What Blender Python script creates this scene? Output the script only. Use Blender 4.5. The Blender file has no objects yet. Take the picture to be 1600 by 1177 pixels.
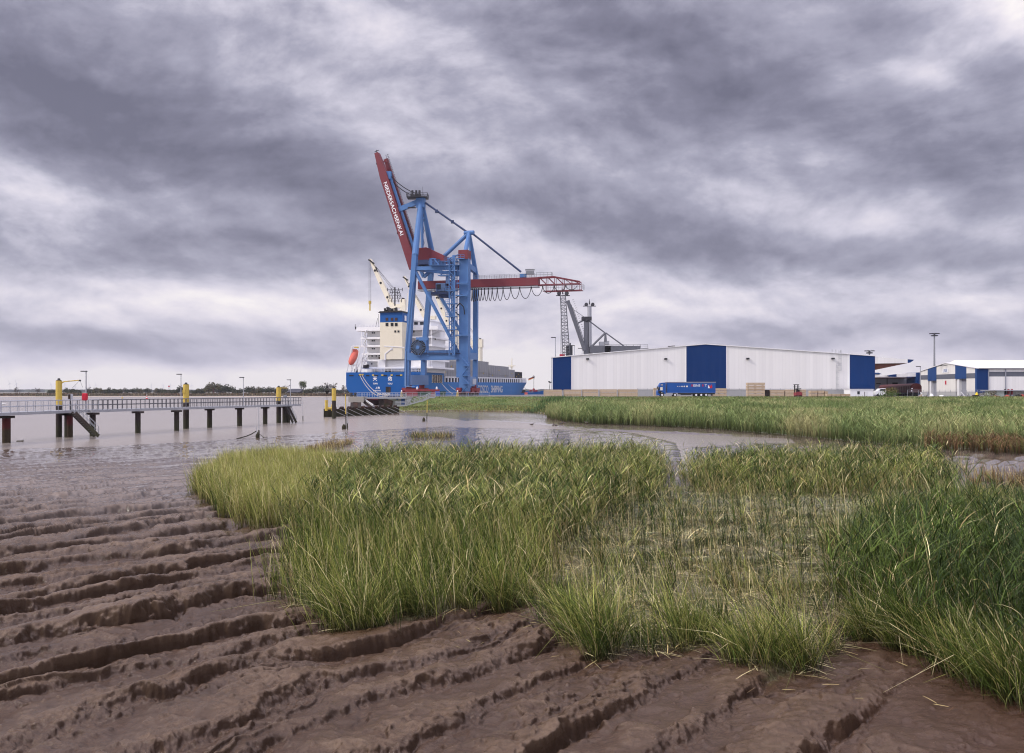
import bpy, math, random
import numpy as np
from mathutils import Vector, Matrix
rnd = random.Random(7)
HAZE = True
R = math.radians
scn = bpy.context.scene
COL = scn.collection

# ------------------------------------------------------------------ camera
EYE = 4.8
FPX = 1400.0            # focal length in pixels of the 1600 px wide photograph
HZ = 612.0              # row of the horizon
cam = bpy.data.cameras.new('camera'); camo = bpy.data.objects.new('camera', cam); COL.objects.link(camo)
camo.location = (0, 0, EYE); camo.rotation_euler = (R(90), 0, 0)
cam.sensor_width = 36; cam.lens = FPX*36/1600
cam.shift_y = (HZ-588.5)/1600
cam.clip_start = 0.1; cam.clip_end = 40000
scn.camera = camo
scn.cycles.filter_width = 1.1; scn.cycles.diffuse_bounces = 2; scn.cycles.use_adaptive_sampling = False
scn.render.resolution_x = 1024; scn.render.resolution_y = 753

# ------------------------------------------------------------------ exposure
vs = scn.view_settings
vs.view_transform = 'Standard'; vs.look = 'None'; vs.gamma = 1; vs.use_curve_mapping = False
vs.exposure = 0.56

# ------------------------------------------------------------------ node helpers
class NT:
    def __init__(s, tree): s.t = tree; s.n = tree.nodes; s.l = tree.links
    def node(s, typ, ins=None, **kw):
        n = s.n.new(typ)
        for k, v in kw.items(): setattr(n, k, v)
        if ins:
            for k, v in ins.items(): s.put(n.inputs[k], v)
        return n
    def put(s, sock, v):
        if isinstance(v, bpy.types.NodeSocket): s.l.new(v, sock)
        else: sock.default_value = v
    def m(s, op, a, b=0.0, c=0.0, clamp=False):
        n = s.n.new('ShaderNodeMath'); n.operation = op; n.use_clamp = clamp
        s.put(n.inputs[0], a); s.put(n.inputs[1], b); s.put(n.inputs[2], c)
        return n.outputs[0]
    def vm(s, op, a, b=(0, 0, 0), sc=1.0):
        n = s.n.new('ShaderNodeVectorMath'); n.operation = op
        s.put(n.inputs[0], a); s.put(n.inputs[1], b)
        if op == 'SCALE': s.put(n.inputs[3], sc)
        return n.outputs[0]
    def noise(s, vec, scale, detail=4, rough=0.5, dist=0.0, lac=2.0):
        n = s.node('ShaderNodeTexNoise', {'Vector': vec, 'Scale': scale, 'Detail': detail, 'Roughness': rough, 'Distortion': dist, 'Lacunarity': lac})
        return n.outputs['Fac']
    def ramp(s, fac, stops, interp='LINEAR'):
        n = s.n.new('ShaderNodeValToRGB'); cr = n.color_ramp; cr.interpolation = interp
        while len(cr.elements) < len(stops): cr.elements.new(0.5)
        for e, (p, c) in zip(cr.elements, stops):
            e.position = p; e.color = (*c, 1) if len(c) == 3 else c
        s.put(n.inputs[0], fac); return n.outputs[0]
    def mix(s, f, a, b, blend='MIX'):
        n = s.n.new('ShaderNodeMix'); n.data_type = 'RGBA'; n.blend_type = blend
        s.put(n.inputs[0], f); s.put(n.inputs[6], a if not isinstance(a, tuple) or len(a) == 4 else (*a, 1))
        s.put(n.inputs[7], b if not isinstance(b, tuple) or len(b) == 4 else (*b, 1)); return n.outputs[2]
    def sep(s, v):
        n = s.n.new('ShaderNodeSeparateXYZ'); s.put(n.inputs[0], v); return n.outputs
    def comb(s, x, y, z=0.0):
        n = s.n.new('ShaderNodeCombineXYZ'); s.put(n.inputs[0], x); s.put(n.inputs[1], y); s.put(n.inputs[2], z); return n.outputs[0]
    def smooth(s, v, a, b):
        n = s.n.new('ShaderNodeMapRange'); n.interpolation_type = 'SMOOTHSTEP'
        s.put(n.inputs[0], v); s.put(n.inputs[1], a); s.put(n.inputs[2], b); return n.outputs[0]

# ------------------------------------------------------------------ sky and sun
SUN_EL, SUN_AZ = 38.0, -108.0       # azimuth clockwise from the view direction (+Y)
world = bpy.data.worlds.new('World'); scn.world = world; world.use_nodes = True
W = NT(world.node_tree); W.n.clear()
sky = W.node('ShaderNodeTexSky', sky_type='NISHITA', sun_disc=False)
sky.sun_elevation = R(SUN_EL); sky.sun_rotation = R(SUN_AZ); sky.air_density = 1.0; sky.dust_density = 2.5
d = W.node('ShaderNodeTexCoord').outputs['Generated']
dx, dy, dz = W.sep(d)
dzc = W.m('MAXIMUM', dz, 0.0)
ay = W.m('MAXIMUM', W.m('ABSOLUTE', dy), 0.02)
ta = W.m('DIVIDE', dx, ay); te = W.m('DIVIDE', dz, ay)
den = W.m('ADD', dzc, 0.26)
u = W.m('DIVIDE', dx, den); v = W.m('DIVIDE', dy, den)
P = W.comb(u, v, 0.0)
zs_ = W.m('MULTIPLY', W.m('POWER', W.m('ADD', dzc, 0.002), 0.9), 1.75)
S3 = W.comb(dx, dy, zs_)
wt = W.node('ShaderNodeTexNoise', {'Vector': S3, 'Scale': 2.2, 'Detail': 2.0, 'Roughness': 0.5})
S3 = W.vm('ADD', S3, W.vm('SCALE', W.vm('SUBTRACT', wt.outputs['Color'], (0.5, 0.5, 0.5)), sc=0.16))
n1 = W.noise(S3, 2.6, 10, 0.52)
n2 = W.noise(W.vm('ADD', S3, (0.022, 0.0, 0.045)), 2.6, 10, 0.52)
emb = W.m('SUBTRACT', n1, n2)
puff = W.noise(W.vm('ADD', S3, (4.0, 1.0, 2.0)), 7.5, 9, 0.58)
puff2 = W.noise(W.vm('ADD', S3, (4.010, 1.0, 2.022)), 7.5, 9, 0.58)
# large masses, placed by direction (tangent of azimuth, tangent of elevation)
w1 = W.node('ShaderNodeTexNoise', {'Vector': S3, 'Scale': 4.5, 'Detail': 5.0, 'Roughness': 0.55})
wx, wy, wz = W.sep(w1.outputs['Color'])
ta = W.m('ADD', ta, W.m('MULTIPLY', W.m('SUBTRACT', wx, 0.5), 0.24))
te = W.m('ADD', te, W.m('MULTIPLY', W.m('SUBTRACT', wy, 0.5), W.m('ADD', 0.03, W.m('MULTIPLY', dzc, 0.40))))
BLOBS = [  # px, py, rx, ry, tilt(deg, + = falls to the right), amplitude (negative = darker)
 (90, 120, 330, 90, 22, -0.26), (240, 215, 300, 60, 22, -0.26), (430, 265, 170, 40, 20, -0.08), (900, 60, 330, 70, 0, -0.20), (1170, 40, 300, 80, 8, -0.20),
 (1230, 175, 250, 60, 20, -0.16), (950, 190, 160, 60, 20, -0.10), (300, 385, 330, 40, 4, -0.24), (120, 395, 230, 50, 0, -0.10), (600, 345, 130, 50, 0, -0.10), (900, 330, 180, 55, 10, -0.18), (1010, 380, 170, 35, 5, -0.18),
 (1330, 400, 260, 38, 6, -0.19), (1540, 280, 130, 110, 20, -0.18), (1570, 120, 90, 60, 20, -0.14), (110, 535, 240, 18, 3, -0.20), (420, 560, 200, 12, 0, -0.10), (930, 525, 160, 20, 0, -0.06), (1340, 515, 330, 18, 2, -0.12),
 (1230, 265, 200, 50, 15, -0.15), (1570, 8, 105, 44, 25, 0.46), (1490, 70, 60, 36, 20, 0.18), (1440, 130, 50, 34, 50, 0.18), (1250, 225, 80, 30, 30, 0.12), (30, 320, 90, 45, 30, 0.20), (240, 340, 120, 35, 0, 0.04),
 (560, 10, 120, 30, 20, 0.14), (660, 120, 150, 80, 40, 0.09), (780, 230, 150, 60, 30, 0.06), (330, 470, 360, 40, 3, 0.24), (840, 385, 130, 24, 8, 0.24), (900, 440, 220, 40, 8, 0.22), (1100, 470, 300, 30, 2, 0.14),
 (1240, 315, 240, 32, 12, 0.13), (1500, 455, 200, 26, 4, 0.16), (250, 596, 900, 26, 0, 0.38), (1200, 584, 700, 34, 0, 0.34), (760, 560, 260, 60, 0, 0.14), (560, 470, 120, 50, 0, 0.08)]
acc = None
for px, py, rx, ry, tilt, amp in BLOBS:
    cx, cy = (px-800)/FPX, (HZ-py)/FPX
    ct, st = math.cos(R(-tilt)), math.sin(R(-tilt))
    a = W.m('SUBTRACT', ta, cx); b = W.m('SUBTRACT', te, cy)
    p = W.m('ADD', W.m('MULTIPLY', a, ct*FPX/rx), W.m('MULTIPLY', b, st*FPX/rx))
    q = W.m('ADD', W.m('MULTIPLY', a, -st*FPX/ry), W.m('MULTIPLY', b, ct*FPX/ry))
    r2 = W.m('ADD', W.m('MULTIPLY', p, p), W.m('MULTIPLY', q, q))
    g = W.m('MULTIPLY', W.m('EXPONENT', W.m('MULTIPLY', r2, -0.7)), amp*1.12)
    acc = g if acc is None else W.m('ADD', acc, g)
val = W.m('ADD', 0.54, acc)
val = W.m('ADD', val, W.m('MULTIPLY', W.m('SUBTRACT', n1, 0.5), 0.26))
val = W.m('ADD', val, W.m('MULTIPLY', emb, 1.0))
val = W.m('ADD', val, W.m('MULTIPLY', W.m('SUBTRACT', puff, puff2), 0.85))
val = W.m('ADD', val, W.m('MULTIPLY', W.m('SUBTRACT', puff, 0.5), 0.24))
wisp = W.node('ShaderNodeTexNoise', {'Vector': S3, 'Scale': 15.0, 'Detail': 6.0, 'Roughness': 0.62, 'Distortion': 0.4}).outputs['Fac']
val = W.m('ADD', val, W.m('MULTIPLY', W.m('SUBTRACT', wisp, 0.5), W.m('MULTIPLY', W.smooth(val, 0.25, 0.75), 0.20)))
ccol = W.ramp(val, [(0.0, (.100, .096, .135)), (0.22, (.160, .155, .207)), (0.45, (.275, .268, .335)), (0.66, (.455, .435, .505)), (0.84, (.61, .57, .615)), (1.0, (.74, .695, .68))])
# the overcast is brightened overhead and behind the camera, out of view, to light the scene
bright = W.m('ADD', 1.0, W.m('MULTIPLY', W.smooth(dy, 0.35, -0.55), 0.6))
bright = W.m('ADD', bright, W.m('MULTIPLY', W.smooth(dz, 0.42, 0.85), 2.2))
ccol = W.vm('SCALE', ccol, sc=W.m('MULTIPLY', bright, 10.0))
skyc = W.mix(0.94, sky.outputs[0], ccol)
bg = W.node('ShaderNodeBackground', {'Color': skyc, 'Strength': 0.1})
wo = W.node('ShaderNodeOutputWorld'); W.l.new(bg.outputs[0], wo.inputs[0])

sl = bpy.data.lights.new('sun', 'SUN'); sl.energy = 1.5; sl.angle = R(11); sl.color = (1.0, 0.93, 0.82)
so = bpy.data.objects.new('sun', sl); COL.objects.link(so)
sd = Vector((math.sin(R(SUN_AZ))*math.cos(R(SUN_EL)), math.cos(R(SUN_AZ))*math.cos(R(SUN_EL)), math.sin(R(SUN_EL))))
so.rotation_euler = sd.to_track_quat('Z', 'Y').to_euler(); so.location = (0, 0, 200)

# ------------------------------------------------------------------ object helpers
def tag(o, label=None, cat=None, group=None, kind=None):
    if label: o['label'] = label
    if cat: o['category'] = cat
    if group: o['group'] = group
    if kind: o['kind'] = kind
    return o
def thing(name, label, cat, loc=(0, 0, 0), group=None, rz=0.0):
    o = bpy.data.objects.new(name, None); COL.objects.link(o); o.location = loc; o.rotation_euler = (0, 0, rz)
    o.empty_display_size = 0.5
    return tag(o, label, cat, group)
def copy_tree(o, parent=None):
    c = o.copy(); COL.objects.link(c); c.parent = parent
    for ch in [k for k in o.children]: copy_tree(ch, c)
    return c
def dup(o, loc, rz=None, label=None, scale=None):
    c = copy_tree(o); c.location = loc
    if rz is not None: c.rotation_euler = (0, 0, rz)
    if label: c['label'] = label
    if scale is not None: c.scale = scale if isinstance(scale, tuple) else (scale,)*3
    return c
def wloc(p):
    v = Vector((0, 0, 0))
    while p is not None: v += p.location; p = p.parent
    return v
class MB:
    """collects shapes in world (or thing-local) coordinates, then links them as one mesh"""
    def __init__(s): s.v = []; s.f = []; s.mi = []; s.cur = 0; s.cuts = []
    def add(s, vs, fs):
        o = len(s.v); s.cuts.append((len(s.v), len(s.f))); s.v.extend([tuple(p) for p in vs]); s.f.extend([tuple(o+i for i in f) for f in fs]); s.mi.extend([s.cur]*len(fs)); return s
    def mat(s, i): s.cur = i; return s
    def box(s, c, sz, rz=0.0, rot=None):
        hx, hy, hz = sz[0]/2, sz[1]/2, sz[2]/2
        M = rot if rot is not None else Matrix.Rotation(rz, 3, 'Z')
        c = Vector(c)
        vs = [c + M @ Vector((x*hx, y*hy, z*hz)) for x in (-1, 1) for y in (-1, 1) for z in (-1, 1)]
        return s.add(vs, [(0, 1, 3, 2), (4, 6, 7, 5), (0, 4, 5, 1), (2, 3, 7, 6), (0, 2, 6, 4), (1, 5, 7, 3)])
    def bb(s, a, b):      # axis aligned box by two corners
        return s.box([(a[i]+b[i])/2 for i in range(3)], [abs(b[i]-a[i]) for i in range(3)])
    def beam(s, p, q, w, h=None, up=(0, 0, 1), w2=None, h2=None):
        h = w if h is None else h; w2 = w if w2 is None else w2; h2 = h if h2 is None else h2
        p = Vector(p); q = Vector(q); d = (q-p).normalized(); upv = Vector(up)
        if abs(d.dot(upv.normalized())) > 0.99: upv = Vector((0, 1, 0)) if abs(d.y) < 0.9 else Vector((1, 0, 0))
        x = d.cross(upv).normalized(); y = x.cross(d).normalized()
        vs = [p+x*a*w/2+y*b*h/2 for a, b in ((-1, -1), (1, -1), (1, 1), (-1, 1))] + [q+x*a*w2/2+y*b*h2/2 for a, b in ((-1, -1), (1, -1), (1, 1), (-1, 1))]
        return s.add(vs, [(3, 2, 1, 0), (4, 5, 6, 7), (0, 1, 5, 4), (1, 2, 6, 5), (2, 3, 7, 6), (3, 0, 4, 7)])
    def tube(s, p, q, r, n=8, r2=None, caps=True):
        r2 = r if r2 is None else r2
        p = Vector(p); q = Vector(q); d = (q-p)
        if d.length < 1e-6: return s
        d.normalize(); a = Vector((0, 0, 1)) if abs(d.z) < 0.9 else Vector((1, 0, 0))
        x = d.cross(a).normalized(); y = d.cross(x).normalized(); vs = []
        for c, rr in ((p, r), (q, r2)):
            for i in range(n):
                t = 2*math.pi*i/n; vs.append(c+(x*math.cos(t)+y*math.sin(t))*rr)
        fs = [(i, i+n, (i+1) % n+n, (i+1) % n) for i in range(n)]
        if caps: fs += [tuple(range(n)), tuple(reversed(range(n, 2*n)))]
        return s.add(vs, fs)
    def path(s, pts, r, n=5):
        for a, b in zip(pts[:-1], pts[1:]): s.tube(a, b, r, n, caps=False)
        return s
    def prism(s, poly, ext):   # poly: coplanar 3d points, ext: vector
        n = len(poly); ext = Vector(ext)
        vs = [Vector(p) for p in poly] + [Vector(p)+ext for p in poly]
        return s.add(vs, [tuple(range(n))[::-1], tuple(range(n, 2*n))] + [(i, (i+1) % n, (i+1) % n+n, i+n) for i in range(n)])
    def loft(s, rings, cap=True, closed=True):
        n = len(rings[0]); vs = [p for r_ in rings for p in r_]; fs = []
        for k in range(len(rings)-1):
            for i in range(n if closed else n-1):
                j = (i+1) % n; fs.append((k*n+i, k*n+j, (k+1)*n+j, (k+1)*n+i))
        if cap: fs += [tuple(range(n))[::-1], tuple(range((len(rings)-1)*n, len(rings)*n))]
        return s.add(vs, fs)
    def lathe(s, base, prof, n=16):
        base = Vector(base)
        return s.loft([[base+Vector((r_*math.cos(2*math.pi*i/n), r_*math.sin(2*math.pi*i/n), z)) for i in range(n)] for r_, z in prof])
    def ico(s, c, rad, jit=0.0, sub=1):
        import bmesh
        bm = bmesh.new(); bmesh.ops.create_icosphere(bm, subdivisions=sub, radius=1)
        c = Vector(c); rad = Vector(rad) if hasattr(rad, '__len__') else Vector((rad,)*3)
        vs = []
        for v_ in bm.verts:
            k = 1+rnd.uniform(-jit, jit); vs.append(c+Vector((v_.co.x*rad.x*k, v_.co.y*rad.y*k, v_.co.z*rad.z*k)))
        fs = [[v_.index for v_ in f.verts] for f in bm.faces]; bm.free()
        return s.add(vs, fs)
    def text(s, string, origin, xd, ud, height, extrude=0.03, sx=1.0, bold=0.0, center=False):
        cu = bpy.data.curves.new('t', 'FONT'); cu.body = string; cu.size = 1.0; cu.extrude = 0.0; cu.offset = 0.0
        if center: cu.align_x = 'CENTER'
        ob = bpy.data.objects.new('t', cu); COL.objects.link(ob)
        me = bpy.data.meshes.new_from_object(ob.evaluated_get(bpy.context.evaluated_depsgraph_get()))
        bpy.data.objects.remove(ob); bpy.data.curves.remove(cu)
        if len(me.vertices) == 0: return s
        xd = Vector(xd).normalized(); ud = Vector(ud).normalized(); nd = xd.cross(ud); o = Vector(origin)
        sc = height/0.70
        base = [(v_.co.x*sc*sx, v_.co.y*sc) for v_ in me.vertices]; fs = [tuple(p.vertices) for p in me.polygons]
        bpy.data.meshes.remove(me)
        shifts = [(0, 0)] if bold <= 0 else [(-1, 0), (1, 0), (0, 1), (0, -1)]
        for k, (i, j) in enumerate(shifts):
            s.add([o+xd*(x+i*bold*height)+ud*(y+j*bold*height)+nd*(extrude+k*.003) for x, y in base], fs)
        return s
    def each(s, name, mat, parent=None, label=None, smooth=False):   # every shape added becomes a part of its own
        out = []; cs = s.cuts+[(len(s.v), len(s.f))]
        for (v0, f0), (v1, f1) in zip(cs[:-1], cs[1:]):
            m_ = MB(); m_.v = s.v[v0:v1]; m_.f = [tuple(i-v0 for i in f) for f in s.f[f0:f1]]; m_.mi = s.mi[f0:f1]; out.append(m_.build(name, mat, parent, label, smooth))
        return out
    def build(s, name, mat, parent=None, label=None, smooth=False, loc=None):
        me = bpy.data.meshes.new(name)
        off = Vector(loc) if loc is not None else (wloc(parent) if parent is not None else Vector((0, 0, 0)))
        me.from_pydata([tuple(Vector(p)-off) for p in s.v], [], s.f)
        ms = mat if isinstance(mat, (list, tuple)) else [mat]
        for m_ in ms: me.materials.append(m_)
        if len(ms) > 1:
            me.polygons.foreach_set('material_index', s.mi)
        if smooth:
            me.polygons.foreach_set('use_smooth', [True]*len(me.polygons))
            try: me.set_sharp_from_angle(angle=R(35))
            except Exception: pass
        me.validate(); me.update()
        o = bpy.data.objects.new(name, me); COL.objects.link(o)
        if loc is not None: o.location = loc
        if parent is not None: o.parent = parent
        if label: o['label'] = label
        return o
def centroid_base(mb):
    a = np.array(mb.v); return (float(a[:, 0].mean()), float(a[:, 1].mean()), float(a[:, 2].min()))
def solo(name, mb, mat, label, cat, group=None, kind=None, smooth=False):
    o = mb.build(name, mat, loc=centroid_base(mb), smooth=smooth); return tag(o, label, cat, group, kind)
def at(px, py, D):
    return Vector(((px-800)/FPX*D, D, EYE+(HZ-py)/FPX*D))
def ground_pt(px, py, z=0.0):
    D = (EYE-z)*FPX/(py-HZ); return ((px-800)/FPX*D, D)

# ------------------------------------------------------------------ materials
def mat_new(name):
    m = bpy.data.materials.new(name); m.use_nodes = True; t = NT(m.node_tree)
    b = m.node_tree.nodes['Principled BSDF']; return m, t, b
def paint(name, col, rough=0.5, metal=0.0, var=0.12, scale=0.6, dirt=(0.12, 0.09, 0.07), dirt_amt=0.25, streak=True, bump=0.0, spec=0.3, tide=False):
    m, t, b = mat_new(name)
    co = t.node('ShaderNodeTexCoord').outputs['Object']
    st = t.vm('MULTIPLY', co, (1.0, 1.0, 0.18 if streak else 1.0))
    n = t.noise(st, scale, 6, 0.6); n2 = t.noise(co, scale*5, 4, 0.6)
    c1 = tuple(x*(1-var) for x in col); c2 = tuple(min(1, x*(1+var)) for x in col)
    c = t.mix(n, c1, c2)
    f = t.m('MULTIPLY', t.smooth(t.m('ADD', t.m('MULTIPLY', n, 0.7), t.m('MULTIPLY', n2, 0.3)), 0.52, 0.75), dirt_amt)
    c = t.mix(f, c, dirt)
    if tide:   # weed and silt left by the tide on everything below the high water mark
        wz = t.sep(t.node('ShaderNodeNewGeometry').outputs['Position'])[2]; wl = t.m('ADD', wz, t.m('MULTIPLY', t.m('SUBTRACT', n2, .5), .9))
        c = t.mix(t.m('MULTIPLY', t.smooth(wl, 1.5, 1.1), .8), c, t.mix(n2, (.012, .012, .006), (.05, .05, .02)))
    t.put(b.inputs['Base Color'], c)
    t.put(b.inputs['Roughness'], t.m('ADD', rough-0.08, t.m('MULTIPLY', n2, 0.16)))
    b.inputs['Metallic'].default_value = metal; b.inputs['Specular IOR Level'].default_value = spec
    if bump:
        bp = t.node('ShaderNodeBump', {'Strength': 0.4, 'Distance': bump, 'Height': n2}); t.put(b.inputs['Normal'], bp.outputs[0])
    return m
M = {}
M['crane_blue'] = paint('crane_blue', (.078, .185, .41), .5, var=.12, dirt_amt=.18, scale=.25)
M['crane_blue_pale'] = paint('crane_blue_pale', (.18, .29, .50), .6, var=.1)
M['crane_dark'] = paint('crane_dark', (.03, .05, .12), .6)
M['crane_red'] = paint('crane_red', (.17, .028, .038), .55, var=.12, dirt_amt=.2, scale=.3)
M['bogie_red'] = paint('bogie_red', (.26, .04, .05), .6, dirt_amt=.45, scale=.8)
M['steel_dark'] = paint('steel_dark', (.035, .035, .04), .6)
M['steel'] = paint('steel', (.25, .26, .28), .5, metal=.3, scale=1.5)
M['galv'] = paint('galv', (.40, .41, .44), .5, metal=.35, scale=2)
M['rust'] = paint('rust', (.032, .017, .013), .85, var=.4, scale=1.2, dirt=(.16, .07, .03), dirt_amt=.6, bump=.03, tide=True)
M['rust_red'] = paint('rust_red', (.075, .010, .012), .8, var=.3, scale=1.0, dirt=(.03, .02, .015), dirt_amt=.8, bump=.02, tide=True)
M['pile'] = paint('pile', (.030, .020, .018), .7, var=.3, scale=1.3, dirt=(.02, .015, .012), dirt_amt=.7, bump=.02, tide=True)
M['yellow'] = paint('yellow', (.58, .42, .085), .65, var=.15, scale=2.5, dirt=(.07, .06, .03), dirt_amt=.8, streak=False)
M['cream'] = paint('cream', (.78, .72, .57), .5, var=.04, dirt_amt=.12, scale=.4)
M['white'] = paint('white', (.78, .78, .79), .5, var=.03, dirt=(.35, .27, .2), dirt_amt=.16, scale=.5)
M['white_clean'] = paint('white_clean', (.85, .85, .86), .5, var=.02, dirt_amt=.0)
M['hull_starboard'] = paint('hull_starboard', (.04, .185, .48), .6, var=.14, scale=.15, dirt=(.20, .22, .28), dirt_amt=.35)  # lighter blue for the starboard side of the hull
M['ship_blue'] = paint('ship_blue', (.0, .088, .33), .5, var=.08, scale=.12, dirt_amt=.10)
M['antifoul'] = paint('antifoul', (.10, .008, .018), .6, var=.15, scale=.3)
M['ship_grey'] = paint('ship_grey', (.30, .30, .31), .6, var=.12, scale=.4, dirt=(.42, .36, .12), dirt_amt=.12)
M['window'] = paint('window', (.02, .025, .035), .12, var=.2, dirt_amt=0)
M['window_brown'] = paint('window_brown', (.06, .03, .025), .2, var=.2, dirt_amt=0)
M['orange'] = paint('orange', (.62, .13, .09), .45, var=.08, dirt_amt=.1, scale=1)
M['red'] = paint('red', (.50, .015, .04), .45, var=.08, dirt_amt=.1, scale=2)
M['rubber'] = paint('rubber', (.018, .018, .02), .8, dirt=(.08, .07, .06), dirt_amt=.4, scale=3)
M['black'] = paint('black', (.012, .012, .014), .6, dirt_amt=.1)
M['concrete'] = paint('concrete', (.36, .34, .30), .85, var=.15, scale=1.0, dirt=(.10, .11, .06), dirt_amt=.55, bump=.03)
M['concrete_pale'] = paint('concrete_pale', (.42, .42, .42), .85, var=.15, scale=.8, dirt=(.16, .15, .14), dirt_amt=.4)
M['rope'] = paint('rope', (.42, .38, .32), .9, dirt_amt=.1)
M['grey_crane'] = paint('grey_crane', (.13, .135, .155), .6, var=.1, scale=.5)
M['truck_blue'] = paint('truck_blue', (.008, .085, .34), .4, var=.08, scale=.5, dirt_amt=.08)
M['flag'] = paint('flag', (.5, .1, .03), .8)
M['soffit'] = paint('soffit', (.12, .045, .03), .8, var=.15)
M['wagon'] = paint('wagon', (.085, .012, .010), .6, var=.25, dirt_amt=.4, scale=1)
M['bark'] = paint('bark', (.06, .045, .035), .9, var=.2, scale=3)
def wood_mat():
    m, t, b = mat_new('timber'); co = t.node('ShaderNodeTexCoord').outputs['Object']
    ob = t.node('ShaderNodeObjectInfo').outputs['Random']
    x, y, z = t.sep(co)
    bd = t.m('FLOOR', t.m('MULTIPLY', z, 5.0)); wn = t.node('ShaderNodeTexWhiteNoise', {'W': t.m('ADD', bd, t.m('MULTIPLY', ob, 37.0))}, noise_dimensions='1D').outputs[0]
    n = t.noise(t.vm('MULTIPLY', co, (1, 1, 9)), 2.5, 5, .6)
    c = t.ramp(t.m('ADD', t.m('MULTIPLY', wn, .45), t.m('MULTIPLY', n, .55)), [(0.1, (.36, .25, .15)), (.5, (.52, .40, .27)), (.9, (.62, .50, .36))])
    gap = t.smooth(t.m('ABSOLUTE', t.m('SUBTRACT', t.m('FRACT', t.m('MULTIPLY', z, 5.0)), .5)), .43, .49)
    c = t.mix(t.m('MULTIPLY', gap, .55), c, (.12, .08, .05)); t.put(b.inputs['Base Color'], c); b.inputs['Roughness'].default_value = .8
    return m
M['timber'] = wood_mat()
def panel_mat(name, col, rough=.45, pitch=1.0, dark=.82):
    """ribbed sheet cladding: vertical ribs as bump plus thin joint lines and rain marks"""
    m, t, b = mat_new(name); geo = t.node('ShaderNodeNewGeometry'); x, y, z = t.sep(geo.outputs['Position'])
    s = t.m('ADD', x, y); f = t.m('FRACT', t.m('MULTIPLY', s, 1/pitch)); f2 = t.m('FRACT', t.m('MULTIPLY', s, 3/pitch))
    joint = t.smooth(t.m('ABSOLUTE', t.m('SUBTRACT', f, .5)), .455, .495)
    rib = t.smooth(t.m('ABSOLUTE', t.m('SUBTRACT', f2, .5)), .28, .42)
    wn = t.node('ShaderNodeTexWhiteNoise', {'W': t.m('FLOOR', t.m('MULTIPLY', s, 1/pitch))}, noise_dimensions='1D').outputs[0]
    n = t.noise(t.vm('MULTIPLY', geo.outputs['Position'], (1, 1, .12)), .5, 5, .6)
    c = t.mix(t.m('ADD', t.m('MULTIPLY', wn, .5), t.m('MULTIPLY', n, .5)), tuple(k*.92 for k in col), tuple(min(1, k*1.04) for k in col))
    c = t.mix(t.m('MULTIPLY', joint, .32), c, tuple(k*dark*.75 for k in col))
    t.put(b.inputs['Base Color'], c); b.inputs['Roughness'].default_value = rough; b.inputs['Specular IOR Level'].default_value = .2
    bp = t.node('ShaderNodeBump', {'Strength': .5, 'Distance': .04, 'Height': rib}); t.put(b.inputs['Normal'], bp.outputs[0])
    return m
M['clad_white'] = panel_mat('clad_white', (.88, .865, .84)); M['clad_blue'] = panel_mat('clad_blue', (.0, .032, .145), .6)
M['clad_beige'] = panel_mat('clad_beige', (.80, .78, .74), pitch=2.0); M['clad_grey'] = panel_mat('clad_grey', (.30, .31, .36), pitch=.6)
M['clad_blue_soft'] = panel_mat('clad_blue_soft', (.015, .06, .20), .6, pitch=2); M['roof_white'] = panel_mat('roof_white', (.85, .84, .84), pitch=1.2)
M['glazing'] = panel_mat('glazing', (.13, .14, .17), .25, pitch=.8, dark=1.6)
# ================================================================== terrain
rs = np.random.RandomState(11)
_perm = rs.permutation(4096); _gx = np.cos(np.arange(4096)*2.399963); _gy = np.sin(np.arange(4096)*2.399963)
def perlin(x, y):
    xi = np.floor(x).astype(np.int64); yi = np.floor(y).astype(np.int64); xf = x-xi; yf = y-yi
    def g(i, j, fx, fy):
        h = _perm[(_perm[i & 4095]+j) & 4095]; return _gx[h]*fx+_gy[h]*fy
    sx = xf*xf*xf*(xf*(xf*6-15)+10); sy = yf*yf*yf*(yf*(yf*6-15)+10)
    a = g(xi, yi, xf, yf); b = g(xi+1, yi, xf-1, yf); c = g(xi, yi+1, xf, yf-1); e = g(xi+1, yi+1, xf-1, yf-1)
    return (a+(b-a)*sx)+((c+(e-c)*sx)-(a+(b-a)*sx))*sy
def fbm(x, y, oct=4, gain=.5):
    s = np.zeros_like(x); a = 1.0
    for i in range(oct):
        s += a*perlin(x+17.3*i, y-9.1*i); x = x*2.03; y = y*2.03; a *= gain
    return s
def ss(v, a, b):
    t = np.clip((v-a)/(b-a), 0, 1); return t*t*(3-2*t)
def poly_sd(x, y, poly):
    """signed distance, positive inside"""
    x = np.asarray(x, float); y = np.asarray(y, float); d = np.full(x.shape, 1e9); ins = np.zeros(x.shape, bool); n = len(poly)
    for i in range(n):
        ax, ay = poly[i]; bx, by = poly[(i+1) % n]; ex, ey = bx-ax, by-ay; l = ex*ex+ey*ey+1e-12
        t = np.clip(((x-ax)*ex+(y-ay)*ey)/l, 0, 1); d = np.minimum(d, (x-ax-t*ex)**2+(y-ay-t*ey)**2)
        c = ((ay > y) != (by > y)) & (x < (bx-ax)*(y-ay)/((by-ay) if by != ay else 1e-12)+ax); ins ^= c
    return np.sqrt(d)*np.where(ins, 1, -1)
GP = lambda pts, z=.2: [ground_pt(a, b, z) for a, b in pts]
WATER = [(-400, 40), (-75, 60)] + GP([(0, 703), (150, 698), (280, 692), (400, 684), (480, 679), (560, 674), (640, 670), (715, 665), (735, 659), (690, 652), (640, 649.5), (604, 648)], 0) + [(-31, 210), (-31, 236), (-29, 262), (-38.2, 262), (-28, 300), (12.7, 446), (110, 800), (110, 900), (-400, 900)]
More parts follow.
